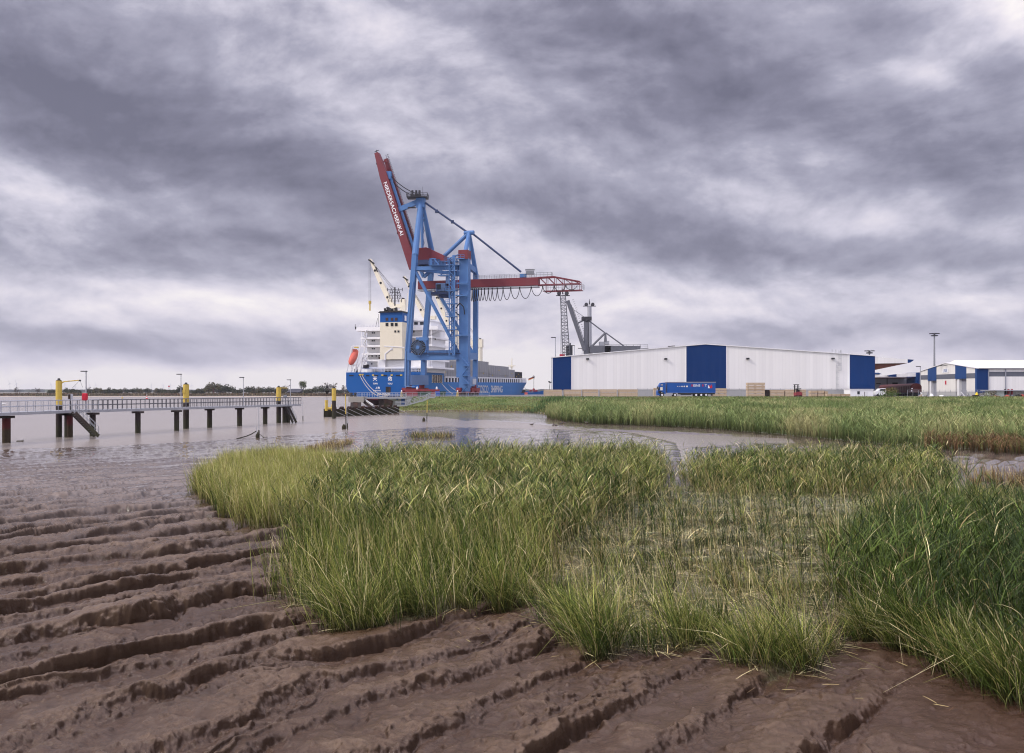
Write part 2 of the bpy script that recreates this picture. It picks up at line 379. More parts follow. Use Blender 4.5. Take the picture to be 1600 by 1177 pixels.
CHAN = GP([(700, 667), (850, 671), (980, 676), (1040, 690), (1055, 735), (1078, 735), (1085, 700), (1180, 694), (1262, 694), (1250, 684), (1100, 678), (930, 671), (830, 660), (740, 655)], .1)
FX = np.array([-60, -29, -14, 5, 9, 12, 24, 29, 32, 36, 46, 70, 120, 500.]); FY = np.array([196, 200, 206, 188, 150, 128, 110, 90, 74, 66, 62, 62, 60, 40.])
QX = lambda y: np.where(y < 262, -31.0+(y-236)*.08, -36.0+.277*(y-270))
Z_Q = 3.4
ZONES = {  # base outlines in photograph rows, laid on the mud
 'sedge': GP([(303, 772), (345, 803), (400, 832), (470, 822), (520, 815), (560, 770), (560, 738), (430, 726), (360, 736)]),
 'reed': GP([(485, 835), (540, 765), (590, 737), (700, 735), (850, 733), (1026, 731), (1036, 752), (1010, 790), (960, 800), (900, 850), (850, 880), (700, 885), (560, 875)]),
 'rush': GP([(440, 940), (490, 850), (560, 870), (700, 880), (850, 870), (858, 945), (750, 952), (620, 983), (545, 1000), (500, 970)]),
 'front': GP([(850, 880), (860, 985), (940, 1033), (1010, 1020), (1130, 1015), (1150, 1040), (1200, 1065), (1270, 1050), (1305, 1010), (1290, 950), (1150, 915), (1000, 890)]),
 'sparse': GP([(850, 880), (910, 815), (1000, 795), (1280, 800), (1330, 900), (1290, 960), (1150, 930), (1000, 900)]),
 'litter': GP([(1000, 762), (1290, 765), (1400, 775), (1330, 840), (1200, 850), (960, 850), (960, 800)]),
 'backright': GP([(1105, 733), (1200, 729), (1330, 727), (1465, 727), (1478, 768), (1380, 778), (1160, 776), (1085, 770)]),
 'rightmid': GP([(1300, 850), (1380, 800), (1470, 782), (1640, 782), (1660, 862), (1500, 872), (1400, 890), (1320, 915)]),
 'tall': GP([(1290, 965), (1330, 905), (1400, 872), (1500, 856), (1620, 850), (1800, 850), (1850, 1100), (1700, 1150), (1600, 1110), (1500, 1068), (1430, 1038), (1375, 1000)]),
}
def ridge(x, y):
    w = fbm(x*.10, y*.10, 3)*1.7 + fbm(x*.5+9, y*.5, 2)*.72 + perlin(x*1.7, y*1.7+5)*.38 + perlin(x*4.1+3, y*4.1)*.20 + perlin(x*9.3, y*9.3)*.09*(1-ss(y, 18, 34)) + perlin(x*19, y*19)*.02*(1-ss(y, 13, 20))
    # ridges swing a little from lower left to upper right, fanning out near the camera
    s = x*.79-y*.62; a = x*.62+y*.79
    an = perlin(a*.10+3, s*.30)*.8+perlin(a*.26, s*.8+8)*.42+perlin(a*.8, s*1.8+4)*.16
    u = (s+w*.5)/1.32+an*.85
    f = u-np.floor(u); idx = np.floor(u)
    amp = .68+.30*np.sin(idx*2.7+a*.18)+.42*perlin(a*.22+idx*3.1, s*.05)
    nr = 1-ss(y-.35*x, 13, 25)
    odd = np.mod(idx, 2.0)
    amp = amp*(1-.55*odd*nr)*(1-.42*(1-ss(perlin(a*.42+idx*7.13, idx*1.7+.5), -.38, .12)))
    amp = amp*(1-.10*nr)
    edge = .72+.06*perlin(a*1.3, s*.7)+.05*perlin(a*.45+idx*2.2, idx*.9)
    wd = np.minimum(.13+.07*perlin(a*.9+4, s*1.1)+(y/6300*y*.8)/1.6, .4)
    prof = ss(f, .02, .64)*(1-ss(f, edge-.02, edge+wd))
    gr = np.exp(-((f-(edge+wd+.02))/np.maximum(.055, wd*.3))**2)*ss(amp, .3, .8)
    u2 = (s+w*.9)/.5+an*2.1+perlin(a*.5, s*1.4)*.9; f2 = u2-np.floor(u2)
    p2 = ss(f2, .1, .66)*(1-ss(f2, .72, .90+wd*.2))
    m2 = ss(perlin(a*.25+11, s*.6+2), -.2, .35)
    face = ss(f, edge-.05, edge)*(1-ss(f, edge+wd, edge+wd+.12))
    return prof*np.clip(amp, .05, 1.35)-gr*.42, p2*m2, face
def ground_z(x, y, detail=True):
    x = np.asarray(x, float); y = np.asarray(y, float)
    sdw = -poly_sd(x, y, WATER)
    z = np.where(sdw > 0, .02+np.clip(sdw*.009, 0, .17), np.maximum(sdw*.03, -3.0))
    near = 1-ss(y, 24, 70); far = 1-ss(y, 60, 200)
    r1, r2, face = ridge(x, y)
    right = ss(x, 2.6+(y-11)*.35, 6.5+(y-11)*.35)*(1-ss(y, 28, 40))          # the smooth flat at lower right
    amp = (.012+.085*far+.20*near)*(1-.72*right)
    creek = ss(x, 20, 24)*ss(y, 36, 42)*(1-ss(y, 60, 72)); amp = amp+.16*creek
    inreed = np.zeros_like(x)
    for k in ZONES: inreed = np.maximum(inreed, ss(poly_sd(x, y, ZONES[k]), -.5, 1.2))
    amp2 = (.02*far+.06*near)*(1-.6*right)
    mud = ss(sdw, -2, 2)
    zz = (r1-.33)*amp+(r2-.4)*amp2
    if detail:
        zz = zz+fbm(x*1.1, y*1.1, 3)*.07*near+(fbm(x*3.6, y*3.6, 4)*.022+np.abs(perlin(x*8, y*8))*.016-np.abs(perlin(x*2.6+7, y*2.6))*.03*ss(r1, 1.0, .4))*near*(1-.55*right)
        zz += face*(np.abs(perlin(x*5.5, y*5.5))*.07+np.abs(perlin(x*12, y*12+3))*.05-.04)*near*(1-.5*right)
        pit = ss(perlin(x*2.1+40, y*2.1), .28, .42); zz -= pit*.035*near*(1-inreed)
        cl = ss(perlin(x*5.2+13, y*5.2), .30, .52)*ss(r1, .8, .3); zz += cl*.035*near*(1-inreed)*(1-.6*right)
    z = z+zz*mud*(1-.85*inreed)+inreed*.03*mud
    z = z+.10*near
    pl = ss(np.maximum(poly_sd(x, y, ZONES['sparse']), poly_sd(x, y, ZONES['litter'])-.5), -.3, 1.0)*ss(fbm(x*.8+3, y*.8, 3), -.2, .1); z = z*(1-pl)+(-.03+.03*perlin(x*2, y*2))*pl
    ch = ss(poly_sd(x, y, CHAN), -.8, 1.5); z = z*(1-ch)-.04*ch
    # the dyke and the terminal ground
    yf = np.interp(x, FX, FY); z = z+.22*ss(y-(yf-30), 0, 26)*ss(y, 140, 160)*ss(x, -32, -24); t = np.clip((y-yf)/(226-yf), 0, 1)
    lft = 1-ss(x, 3, 12); bank = 3.1*(t**1.55*(1-lft)+lft*(1-(1-t)**1.1))*ss(t, 0, .05)
    bumps = (fbm(x*.09, y*.05, 4)*.5+fbm(x*.5, y*.4, 2)*.06)*ss(t, .05, .3)*(1-ss(t, .8, 1))
    side = np.where(y < 236, ss(x, -34+(y-205)*.1, -24), 1.0)
    z = z+(bank+bumps)*side
    z = np.where((y > 230) & (x < QX(y)), -3.0, z)
    z = np.where(y >= 226, np.where((x > QX(y)) & ((y > 230) | (x > -30)), Z_Q, z), z)
    return z, sdw, inreed, t*side, face, right
def tess_rows():
    r_ = [5.5]
    while r_[-1] < 3500:
        D = r_[-1]
        if D < 10.3: s = .16
        elif D < 62: s = max(.024, D*D/6300*.62)
        elif D < 240: s = .65
        else: s = D*.15
        r_.append(D+s)
    return np.array(r_)
rows = tess_rows()
uu = np.concatenate([np.linspace(-1.3, -.62, 45)[:-1], np.linspace(-.62, .62, 1000), np.linspace(.62, 1.3, 45)[1:]])
YY, UU = np.meshgrid(rows, uu, indexing='ij'); XX = UU*YY
ZZ, SDW, INR, TB, FR, RT = ground_z(XX, YY)
def grid_mesh(name, X, Y, Z):
    nr, nc = X.shape; me = bpy.data.meshes.new(name); n = nr*nc
    me.vertices.add(n); me.vertices.foreach_set('co', np.stack([X, Y, Z], -1).astype(np.float32).ravel())
    i = np.arange(nr-1)[:, None]*nc+np.arange(nc-1)[None, :]
    q = np.stack([i, i+1, i+nc+1, i+nc], -1).reshape(-1)
    nf = (nr-1)*(nc-1); me.loops.add(nf*4); me.loops.foreach_set('vertex_index', q.astype(np.int32))
    me.polygons.add(nf); me.polygons.foreach_set('loop_start', np.arange(0, nf*4, 4, dtype=np.int32)); me.polygons.foreach_set('loop_total', np.full(nf, 4, np.int32))
    me.polygons.foreach_set('use_smooth', np.ones(nf, bool)); me.update(calc_edges=True); return me
gme = grid_mesh('mudflat', XX, YY, ZZ)
ca = gme.color_attributes.new('zone', 'FLOAT_COLOR', 'POINT')
sd_l = poly_sd(XX, YY, ZONES['litter']); sd_s = poly_sd(XX, YY, ZONES['sparse']); sd_f = poly_sd(XX, YY, ZONES['front'])
grass = ss(TB, .02, .08)*(YY < 229)
algae = np.maximum(np.maximum(ss(sd_l, -.8, .8), ss(sd_s, -1, 1)*.9), np.maximum(ss(sd_f, -1.0, .8)*.7, ss(INR, .05, .5)*.6))
quay = ((YY >= 226) & (ZZ > 3)).astype(float)
ca.data.foreach_set('color', np.stack([grass, algae, RT, quay], -1).astype(np.float32).ravel())
gob = bpy.data.objects.new('mudflat', gme); COL.objects.link(gob); tag(gob, kind='structure')
gob['label'] = 'brown ridged tidal mud running up into the grassy dyke and yard'
def ground_mat():
    m, t, b = mat_new('ground'); geo = t.node('ShaderNodeNewGeometry'); P = geo.outputs['Position']; nz = t.sep(geo.outputs['Normal'])[2]
    at_ = t.node('ShaderNodeVertexColor', layer_name='zone'); sp = t.node('ShaderNodeSeparateColor', {0: at_.outputs['Color']}); g, al, rt = sp.outputs; q = at_.outputs['Alpha']
    x, y, z = t.sep(P)
    n1 = t.noise(P, .7, 6, .6); n2 = t.noise(P, 6, 6, .65); n3 = t.noise(P, 38, 4, .65)
    mud = t.ramp(t.m('ADD', t.m('MULTIPLY', n1, .5), t.m('MULTIPLY', n2, .5)), [(.3, (.046, .025, .012)), (.5, (.104, .062, .035)), (.68, (.185, .125, .080))])
    # sticky wet mud deep in the gullies; steep faces coloured darker to paint in shade
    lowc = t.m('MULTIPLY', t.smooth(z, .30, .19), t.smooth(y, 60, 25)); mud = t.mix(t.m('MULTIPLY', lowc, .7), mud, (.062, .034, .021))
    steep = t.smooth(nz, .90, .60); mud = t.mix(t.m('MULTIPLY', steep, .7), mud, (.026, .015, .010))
    mud = t.mix(t.m('MULTIPLY', rt, .8), mud, t.mix(n2, (.045, .021, .012), (.095, .052, .033)))
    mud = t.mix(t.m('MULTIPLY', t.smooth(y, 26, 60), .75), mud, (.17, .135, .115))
    an = t.noise(P, 1.5, 7, .68); ac = t.ramp(t.noise(P, 14, 5, .65), [(.32, (.026, .022, .010)), (.5, (.095, .095, .040)), (.68, (.30, .31, .16))])
    af = t.smooth(t.m('ADD', t.m('MULTIPLY', al, .5), t.m('MULTIPLY', an, .5)), .42, .62)
    col = t.mix(t.m('MULTIPLY', af, .85), mud, ac)
    gn = t.noise(t.vm('MULTIPLY', P, (1, .6, 1)), .16, 6, .6); gf = t.noise(P, 1.4, 6, .7)
    gc = t.ramp(t.m('ADD', t.m('MULTIPLY', gn, .55), t.m('MULTIPLY', gf, .45)), [(.3, (.035, .045, .012)), (.45, (.075, .115, .022)), (.55, (.13, .17, .045)), (.68, (.24, .21, .09)), (.8, (.16, .09, .045))])
    col = t.mix(g, col, gc)
    qc = t.mix(t.noise(P, .3, 6, .6), (.13, .13, .13), (.23, .22, .21)); col = t.mix(q, col, qc)
    t.put(b.inputs['Base Color'], col)
    dry = t.m('MAXIMUM', g, q)
    ro = t.m('ADD', t.m('MULTIPLY', n2, .45), t.m('MULTIPLY', n1, .35)); ro = t.m('ADD', ro, -.08)
    low = t.smooth(z, .19, .30); ro = t.m('ADD', ro, t.m('MULTIPLY', t.m('SUBTRACT', low, 1.0), .22))
    ro = t.m('ADD', ro, t.m('MULTIPLY', af, .3), clamp=True); ro = t.m('MAXIMUM', ro, .12)
    wf = t.smooth(y, 22, 46); ro = t.mix(wf, ro, t.comb(*[t.m('ADD', .05, t.m('MULTIPLY', n1, .14))]*3))
    ro = t.mix(dry, ro, (.9, .9, .9)); t.put(b.inputs['Roughness'], ro)
    t.put(b.inputs['Specular IOR Level'], t.m('SUBTRACT', t.m('ADD', .36, t.m('MULTIPLY', wf, .44)), t.m('MAXIMUM', t.m('MULTIPLY', dry, .4), t.m('MULTIPLY', steep, .30))))
    hh = t.m('ADD', t.m('ADD', t.m('MULTIPLY', n2, .6), t.m('MULTIPLY', n3, .30)), t.m('MULTIPLY', t.noise(P, 110, 3, .6), .10))
    bp = t.node('ShaderNodeBump', {'Strength': t.m('SUBTRACT', .75, t.m('MULTIPLY', t.m('MULTIPLY', wf, t.m('SUBTRACT', 1.0, dry)), .73)), 'Distance': .07, 'Height': hh}); t.put(b.inputs['Normal'], bp.outputs[0])
    return m
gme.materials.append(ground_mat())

def water_mat():
    m, t, b = mat_new('water'); P = t.node('ShaderNodeNewGeometry').outputs['Position']
    q = t.vm('MULTIPLY', P, (.35, 1.0, 1)); n1 = t.noise(q, .9, 5, .6); n2 = t.noise(t.vm('MULTIPLY', P, (.5, 1, 1)), 4.0, 4, .6); n3 = t.noise(q, .03, 4, .6)
    t.put(b.inputs['Base Color'], t.mix(n3, (.25, .215, .185), (.30, .26, .23))); b.inputs['Roughness'].default_value = .24; b.inputs['IOR'].default_value = 1.33
    h = t.m('ADD', n1, t.m('MULTIPLY', n2, .3))
    calm = t.m('ADD', .25, t.m('MULTIPLY', n3, .9))
    bp = t.node('ShaderNodeBump', {'Strength': calm, 'Distance': .006, 'Height': h}); t.put(b.inputs['Normal'], bp.outputs[0]); return m
wm = MB().add([(-5500, 2, 0), (5500, 2, 0), (5500, 5900, 0), (-5500, 5900, 0)], [(0, 1, 2, 3)])
w_ = wm.build('water', water_mat()); tag(w_, 'wide brown grey river water', kind='structure')

# far bank of the river
def farshore():
    xs = np.linspace(-1500, 1500, 260); ys = np.array([836, 838, 842, 850, 870, 900, 1000, 1300, 2000, 4000, 5900.])
    Y, X = np.meshgrid(ys, xs, indexing='ij'); wob = fbm(X*.01, X*.0+3, 3)*6
    Z = np.broadcast_to(np.array([-1, .15, .6, .9, 1.1, 1.3, 1.5, 1.6, 2.0, 3, 4.])[:, None], X.shape)
    me = grid_mesh('far_shore', X, Y+wob, Z)
    m, t, b = mat_new('far_shore'); P = t.node('ShaderNodeNewGeometry').outputs['Position']
    c = t.ramp(t.noise(t.vm('MULTIPLY', P, (1, .25, 1)), .02, 6, .65), [(.35, (.085, .062, .042)), (.5, (.12, .10, .06)), (.65, (.10, .11, .06))])
    c = t.mix(t.smooth(t.sep(P)[1], 845, 838), c, (.42, .35, .28)); t.put(b.inputs['Base Color'], c); b.inputs['Roughness'].default_value = .9
    me.materials.append(m); o = bpy.data.objects.new('far_shore', me); COL.objects.link(o); tag(o, 'low far river bank with marsh', kind='structure')
farshore()

# ================================================================== blades (reeds, sedge, grass)
def leaf_mat(name, rough=.5, transl=.08, spec=.10):
    m, t, b = mat_new(name); c = t.node('ShaderNodeVertexColor', layer_name='col').outputs['Color']
    t.put(b.inputs['Base Color'], c); b.inputs['Roughness'].default_value = rough; b.inputs['Specular IOR Level'].default_value = spec
    tr = t.node('ShaderNodeBsdfTranslucent', {'Color': c}); mx = t.node('ShaderNodeMixShader', {0: transl, 1: b.outputs[0], 2: tr.outputs[0]})
    out = [n for n in t.n if n.type == 'OUTPUT_MATERIAL'][0]; t.l.new(mx.outputs[0], out.inputs[0]); return m
M['leaf'] = leaf_mat('leaf')
class Blades:
    def __init__(s): s.V = []; s.F = []; s.C = []; s.n = 0
    def ribbons(s, base, h, w, az, lean, curve, K, c0, c1, c2, vert=1.0, waz=None, taper=.12, tw=.9):
        """N ribbons; lean = sideways run per unit height, curve = extra run that grows with the square"""
        N = len(h)
        if N == 0: return
        t = np.linspace(0, 1, K+1)[None, :]
        run = h[:, None]*(lean[:, None]*t+curve[:, None]*t*t)
        up = h[:, None]*t*vert-np.abs(curve)[:, None]*h[:, None]*.45*t**3
        px = base[:, 0:1]+np.cos(az)[:, None]*run; py = base[:, 1:2]+np.sin(az)[:, None]*run; pz = base[:, 2:3]+up
        if waz is None: waz = rs.uniform(-.9, .9, N)
        ww = w[:, None]*.5*(np.minimum(1, .55+1.5*t)*(1-t**2.2*(1-taper)))
        ox = np.cos(waz)[:, None]*ww; oy = np.sin(waz)[:, None]*ww
        A = np.stack([px-ox, py-oy, pz], -1); B = np.stack([px+ox, py+oy, pz], -1)
        V = np.stack([A, B], 2).reshape(N, -1, 3)
        i = np.arange(K)*2; q = np.stack([i, i+1, i+3, i+2], -1)[None]+(np.arange(N)*(2*(K+1)))[:, None, None]
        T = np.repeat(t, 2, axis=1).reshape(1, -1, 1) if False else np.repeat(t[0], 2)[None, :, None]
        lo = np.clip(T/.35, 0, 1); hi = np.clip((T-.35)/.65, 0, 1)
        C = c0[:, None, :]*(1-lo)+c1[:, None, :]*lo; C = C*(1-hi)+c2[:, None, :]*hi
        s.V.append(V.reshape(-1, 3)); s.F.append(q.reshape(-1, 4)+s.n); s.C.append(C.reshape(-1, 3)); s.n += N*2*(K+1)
    def build(s, name, label, mat):
        V = np.concatenate(s.V).astype(np.float32); F = np.concatenate(s.F).astype(np.int32); C = np.concatenate(s.C).astype(np.float32)
        me = bpy.data.meshes.new(name); me.vertices.add(len(V)); me.vertices.foreach_set('co', V.ravel())
        me.loops.add(len(F)*4); me.loops.foreach_set('vertex_index', F.ravel()); me.polygons.add(len(F))
        me.polygons.foreach_set('loop_start', np.arange(0, len(F)*4, 4, dtype=np.int32)); me.polygons.foreach_set('loop_total', np.full(len(F), 4, np.int32))
        me.update(calc_edges=True); a = me.color_attributes.new('col', 'FLOAT_COLOR', 'POINT')
        a.data.foreach_set('color', np.concatenate([C, np.ones((len(C), 1), np.float32)], 1).ravel()); me.materials.append(mat)
        o = bpy.data.objects.new(name, me); COL.objects.link(o); tag(o, label, name.replace('_', ' '), kind='stuff'); return o
def scatter(poly, dens, clump=0.0, clscale=.8, edge=.5, thin=None):
    P = np.array(poly); x0, y0 = P.min(0); x1, y1 = P.max(0); n = int((x1-x0)*(y1-y0)*dens)
    x = rs.uniform(x0, x1, n); y = rs.uniform(y0, y1, n)
    sd = poly_sd(x, y, poly)+fbm(x*1.3, y*1.3, 3)*edge
    keep = sd > 0
    if clump > 0: keep &= (fbm(x*clscale+31, y*clscale, 3)*1.6+rs.uniform(-.5, .5, n)) > (clump-.5)
    x = x[keep]; y = y[keep]; z = ground_z(x, y, False)[0]
    return np.stack([x, y, z], -1)
def pick(cols, N, noise=None, jit=.3):
    """mix of colours, each blade one, with its own brightness"""
    cols = np.array(cols); k = rs.randint(0, len(cols), N) if noise is None else np.clip(((noise*.5+.5)*len(cols)+rs.normal(0, .7, N)).astype(int), 0, len(cols)-1)
    return cols[k]*np.exp(rs.normal(0, jit*1.25, (N, 1))).clip(.3, 2.6)
G_DK, G_MD, G_YL = (.015, .031, .006), (.056, .088, .017), (.23, .245, .065)
STRAW, TAN, BRN = (.56, .49, .27), (.34, .27, .12), (.060, .034, .018)
def reeds(B, pts, h, hv, leaves, wid=.016, lw=.022, greens=(G_DK, G_MD, G_MD, G_YL), wind=1.0, K=4, leaflen=.5, dry=.12, tip=None):
    N = len(pts); hh = h*(1+rs.normal(0, hv, N)).clip(.45, 1.5); cn = fbm(pts[:, 0]*.35, pts[:, 1]*.35, 3)*1.6
    hh *= (1+.30*fbm(pts[:, 0]*.6+5, pts[:, 1]*.6, 3)).clip(.6, 1.4)
    c = pick(greens, N, cn); isd = rs.uniform(0, 1, N) < dry; c[isd] = pick((STRAW, TAN), isd.sum())
    az = np.where(rs.uniform(0, 1, N) < .8, math.pi+rs.normal(0, .7, N), rs.uniform(0, 6.28, N)); lean = rs.uniform(.0, .16, N)*wind; cv = rs.uniform(.02, .20, N)*wind
    tipc = c*1.25 if tip is None else pick((tip,), N)
    B.ribbons(pts, hh, np.full(N, wid), az, lean, cv, K, c*.15+np.array(BRN)*.25, c*.8, tipc*1.15)  # brown stem bases, darkened to paint in the shade inside the bed
    for k in range(leaves):
        f = rs.uniform(.25, .92, N); L = leaflen*rs.uniform(.55, 1.2, N)
        st = pts.copy(); run = hh*(lean*f+cv*f*f); st[:, 0] += np.cos(az)*run; st[:, 1] += np.sin(az)*run; st[:, 2] += hh*f-cv*hh*.45*f**3
        a2 = np.where(rs.uniform(0, 1, N) < .5, rs.normal(0, .8, N), math.pi+rs.normal(0, .9, N))
        lc = pick(greens, N, cn+rs.normal(0, .5, N), .3)*1.15; id2 = rs.uniform(0, 1, N) < dry*.8; lc[id2] = pick((STRAW, TAN), id2.sum())
        B.ribbons(st, L, lw*rs.uniform(.6, 1.25, N), a2, rs.uniform(.2, .6, N), rs.uniform(.1, .95, N), 4, lc, lc, lc*1.1+.01, vert=.9, waz=a2+1.57+rs.normal(0, .5, N), taper=.05)
def rushes(B, pts, h, hv, wid=.012, cols=(G_MD, G_YL, G_MD, TAN), bend=1.0, K=3, dry=.15, base=BRN):
    N = len(pts); hh = h*(1+rs.normal(0, hv, N)).clip(.3, 1.6); cn = fbm(pts[:, 0]*.5+2, pts[:, 1]*.5, 3)*1.5
    hh *= (1+.42*fbm(pts[:, 0]*.9+5, pts[:, 1]*.9, 3)).clip(.45, 1.5)
    c = pick(cols, N, cn, .3); isd = rs.uniform(0, 1, N) < dry; c[isd] = pick((STRAW, TAN), isd.sum())
    az = np.where(rs.uniform(0, 1, N) < .6, math.pi+rs.normal(0, .9, N), rs.uniform(0, 6.28, N))
    B.ribbons(pts, hh, wid*rs.uniform(.6, 1.4, N), az, rs.uniform(.0, .28, N)*bend, np.abs(rs.normal(0, .22, N))*bend, K, c*.14+np.array(base)*.3, c*.85, c*1.45+np.array((.02, .015, 0)))  # brown blade feet, coloured darker for the shade among the stems
def litter(B, pts, cols=(STRAW, TAN, (.30, .27, .13), (.10, .075, .04)), ln=.5):
    N = len(pts); p = pts.copy(); p[:, 2] += rs.uniform(.0, .06, N)
    c = pick(cols, N, None, .35); B.ribbons(p, ln*rs.uniform(.4, 1.5, N), .021*rs.uniform(.5, 1.8, N), rs.uniform(0, 6.28, N), np.full(N, 1.0), rs.uniform(-.2, .2, N), 3, c, c, c, vert=.06, waz=rs.uniform(0, 3.14, N), taper=.4)

Bl = Blades()
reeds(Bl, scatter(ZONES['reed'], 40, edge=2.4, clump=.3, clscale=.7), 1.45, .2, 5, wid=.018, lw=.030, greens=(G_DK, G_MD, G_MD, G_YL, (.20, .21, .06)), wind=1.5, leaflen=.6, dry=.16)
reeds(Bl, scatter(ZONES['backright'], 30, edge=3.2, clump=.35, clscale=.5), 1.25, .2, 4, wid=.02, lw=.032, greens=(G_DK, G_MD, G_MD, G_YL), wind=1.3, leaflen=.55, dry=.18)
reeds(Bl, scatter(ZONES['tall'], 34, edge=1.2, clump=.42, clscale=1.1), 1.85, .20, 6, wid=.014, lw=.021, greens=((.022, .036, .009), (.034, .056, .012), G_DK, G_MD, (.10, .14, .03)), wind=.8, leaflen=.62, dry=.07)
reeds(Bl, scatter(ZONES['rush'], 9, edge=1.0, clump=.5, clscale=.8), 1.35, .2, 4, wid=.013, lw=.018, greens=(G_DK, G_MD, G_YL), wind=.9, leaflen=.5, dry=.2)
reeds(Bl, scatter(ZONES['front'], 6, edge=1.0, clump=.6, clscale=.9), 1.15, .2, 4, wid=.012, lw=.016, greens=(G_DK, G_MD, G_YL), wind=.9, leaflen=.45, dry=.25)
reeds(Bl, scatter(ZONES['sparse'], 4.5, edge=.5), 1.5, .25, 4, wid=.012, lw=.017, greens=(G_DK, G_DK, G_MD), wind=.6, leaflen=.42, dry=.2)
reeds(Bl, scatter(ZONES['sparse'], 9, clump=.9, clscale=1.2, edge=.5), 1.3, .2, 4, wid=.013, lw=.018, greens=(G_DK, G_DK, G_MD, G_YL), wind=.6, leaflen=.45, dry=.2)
Bl2 = Bl
Blr = 0
def fin_reeds(): Bl2.build('reeds', 'tall leafy green reeds bending to the left in the marsh', M['leaf'])
Bl = Blades()
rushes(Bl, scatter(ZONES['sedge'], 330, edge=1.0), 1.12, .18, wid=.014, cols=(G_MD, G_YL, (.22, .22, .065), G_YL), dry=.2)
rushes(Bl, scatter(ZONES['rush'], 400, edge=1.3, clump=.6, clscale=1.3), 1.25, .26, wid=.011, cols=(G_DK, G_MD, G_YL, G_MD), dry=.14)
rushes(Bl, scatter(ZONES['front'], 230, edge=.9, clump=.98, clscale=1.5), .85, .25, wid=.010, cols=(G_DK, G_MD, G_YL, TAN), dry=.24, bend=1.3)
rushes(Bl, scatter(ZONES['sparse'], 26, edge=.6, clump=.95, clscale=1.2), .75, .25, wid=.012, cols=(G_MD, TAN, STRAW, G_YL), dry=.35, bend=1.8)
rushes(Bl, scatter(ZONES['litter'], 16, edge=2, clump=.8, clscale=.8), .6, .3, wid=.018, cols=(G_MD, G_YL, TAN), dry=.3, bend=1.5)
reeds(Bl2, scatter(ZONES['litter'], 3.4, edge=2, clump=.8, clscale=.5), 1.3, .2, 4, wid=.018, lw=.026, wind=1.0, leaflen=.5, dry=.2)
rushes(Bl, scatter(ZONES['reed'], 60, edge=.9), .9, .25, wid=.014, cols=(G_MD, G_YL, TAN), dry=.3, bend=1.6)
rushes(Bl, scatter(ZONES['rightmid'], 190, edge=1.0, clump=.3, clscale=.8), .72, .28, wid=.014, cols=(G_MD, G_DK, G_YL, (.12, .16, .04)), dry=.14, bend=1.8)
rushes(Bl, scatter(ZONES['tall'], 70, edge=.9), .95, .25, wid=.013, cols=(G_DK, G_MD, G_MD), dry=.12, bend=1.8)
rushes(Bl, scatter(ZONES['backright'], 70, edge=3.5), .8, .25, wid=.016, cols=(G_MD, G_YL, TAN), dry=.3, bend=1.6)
# foreground tufts and stragglers at the mud's edge
TU = [(rs.uniform(480, 1600), 0) for _ in range(60)]
EDGE = ([440, 500, 545, 620, 750, 850, 870, 940, 1010, 1130, 1200, 1270, 1330, 1380, 1430, 1500, 1600, 1650], [940, 965, 995, 980, 955, 950, 985, 1030, 1018, 1015, 1060, 1050, 1000, 1010, 1040, 1070, 1110, 1130])
TU = [(a_, np.interp(a_, *EDGE)+rs.uniform(-16, 4), rs.uniform(.15, .45), int(rs.uniform(30, 190)), rs.uniform(.45, 1.15)) for a_, _ in TU]
for a, b, r_, n_, h_ in TU+[(545, 985, .5, 420, 1.2), (940, 1012, .6, 330, .9), (1225, 1045, .5, 300, .8), (1590, 1100, .5, 200, 1.3), (1150, 1032, .25, 160, .6)]:
    gx, gy = ground_pt(a, b, .2); pp = np.stack([rs.normal(gx, r_*.45, n_), rs.normal(gy, r_*.45, n_)], -1)
    rushes(Bl, np.column_stack([pp, ground_z(pp[:, 0], pp[:, 1], False)[0]]), h_, .22, wid=.011, cols=(G_DK, G_MD, G_YL, G_MD), dry=.1, bend=2.2)
# small brown tufts out on the wet mud
for poly, dn, h_, cc in ((GP([(470, 706), (500, 697), (550, 690), (548, 697), (505, 707)]), 60, .5, (BRN, TAN, (.15, .10, .04))), (GP([(630, 683), (660, 679), (712, 682), (712, 685), (650, 687)]), 40, .55, (TAN, G_MD, BRN)),
                        (GP([(545, 716), (575, 714), (580, 719), (548, 720)]), 60, .4, (G_YL, TAN)), (GP([(620, 708), (650, 705), (655, 710), (622, 712)]), 40, .4, (TAN, BRN)), (GP([(440, 722), (560, 716), (565, 738), (450, 742)]), 60, .55, ((.16, .09, .05), TAN, BRN)),
                        (GP([(1500, 756), (1600, 750), (1640, 762), (1520, 768)]), 90, .7, ((.16, .08, .035), TAN, BRN))):
    rushes(Bl, scatter(poly, dn, edge=.8, clump=.3, clscale=.5), h_, .25, wid=.022, cols=cc, dry=.1, bend=.8, K=2)
fin_reeds()
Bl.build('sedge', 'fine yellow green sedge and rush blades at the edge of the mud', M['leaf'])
Bl = Blades()
litter(Bl, scatter(ZONES['litter'], 300, edge=2.5, clump=.5, clscale=.9), ln=.45, cols=(STRAW, (.36, .38, .19), TAN, (.30, .32, .16), (.12, .10, .05)))
litter(Bl, scatter(ZONES['rightmid'], 80, edge=.6), ln=.5)
litter(Bl, scatter(ZONES['sparse'], 230, edge=1.2, clump=.6, clscale=1.2), ln=.5)
litter(Bl, scatter(ZONES['front'], 120, edge=.6, clump=.3), ln=.5)
litter(Bl, scatter(ZONES['reed'], 60, edge=.6), ln=.6)
litter(Bl, scatter(ZONES['backright'], 60, edge=.9), ln=.6)
litter(Bl, scatter(ZONES['rush'], 50, edge=.6, clump=.3), ln=.45)
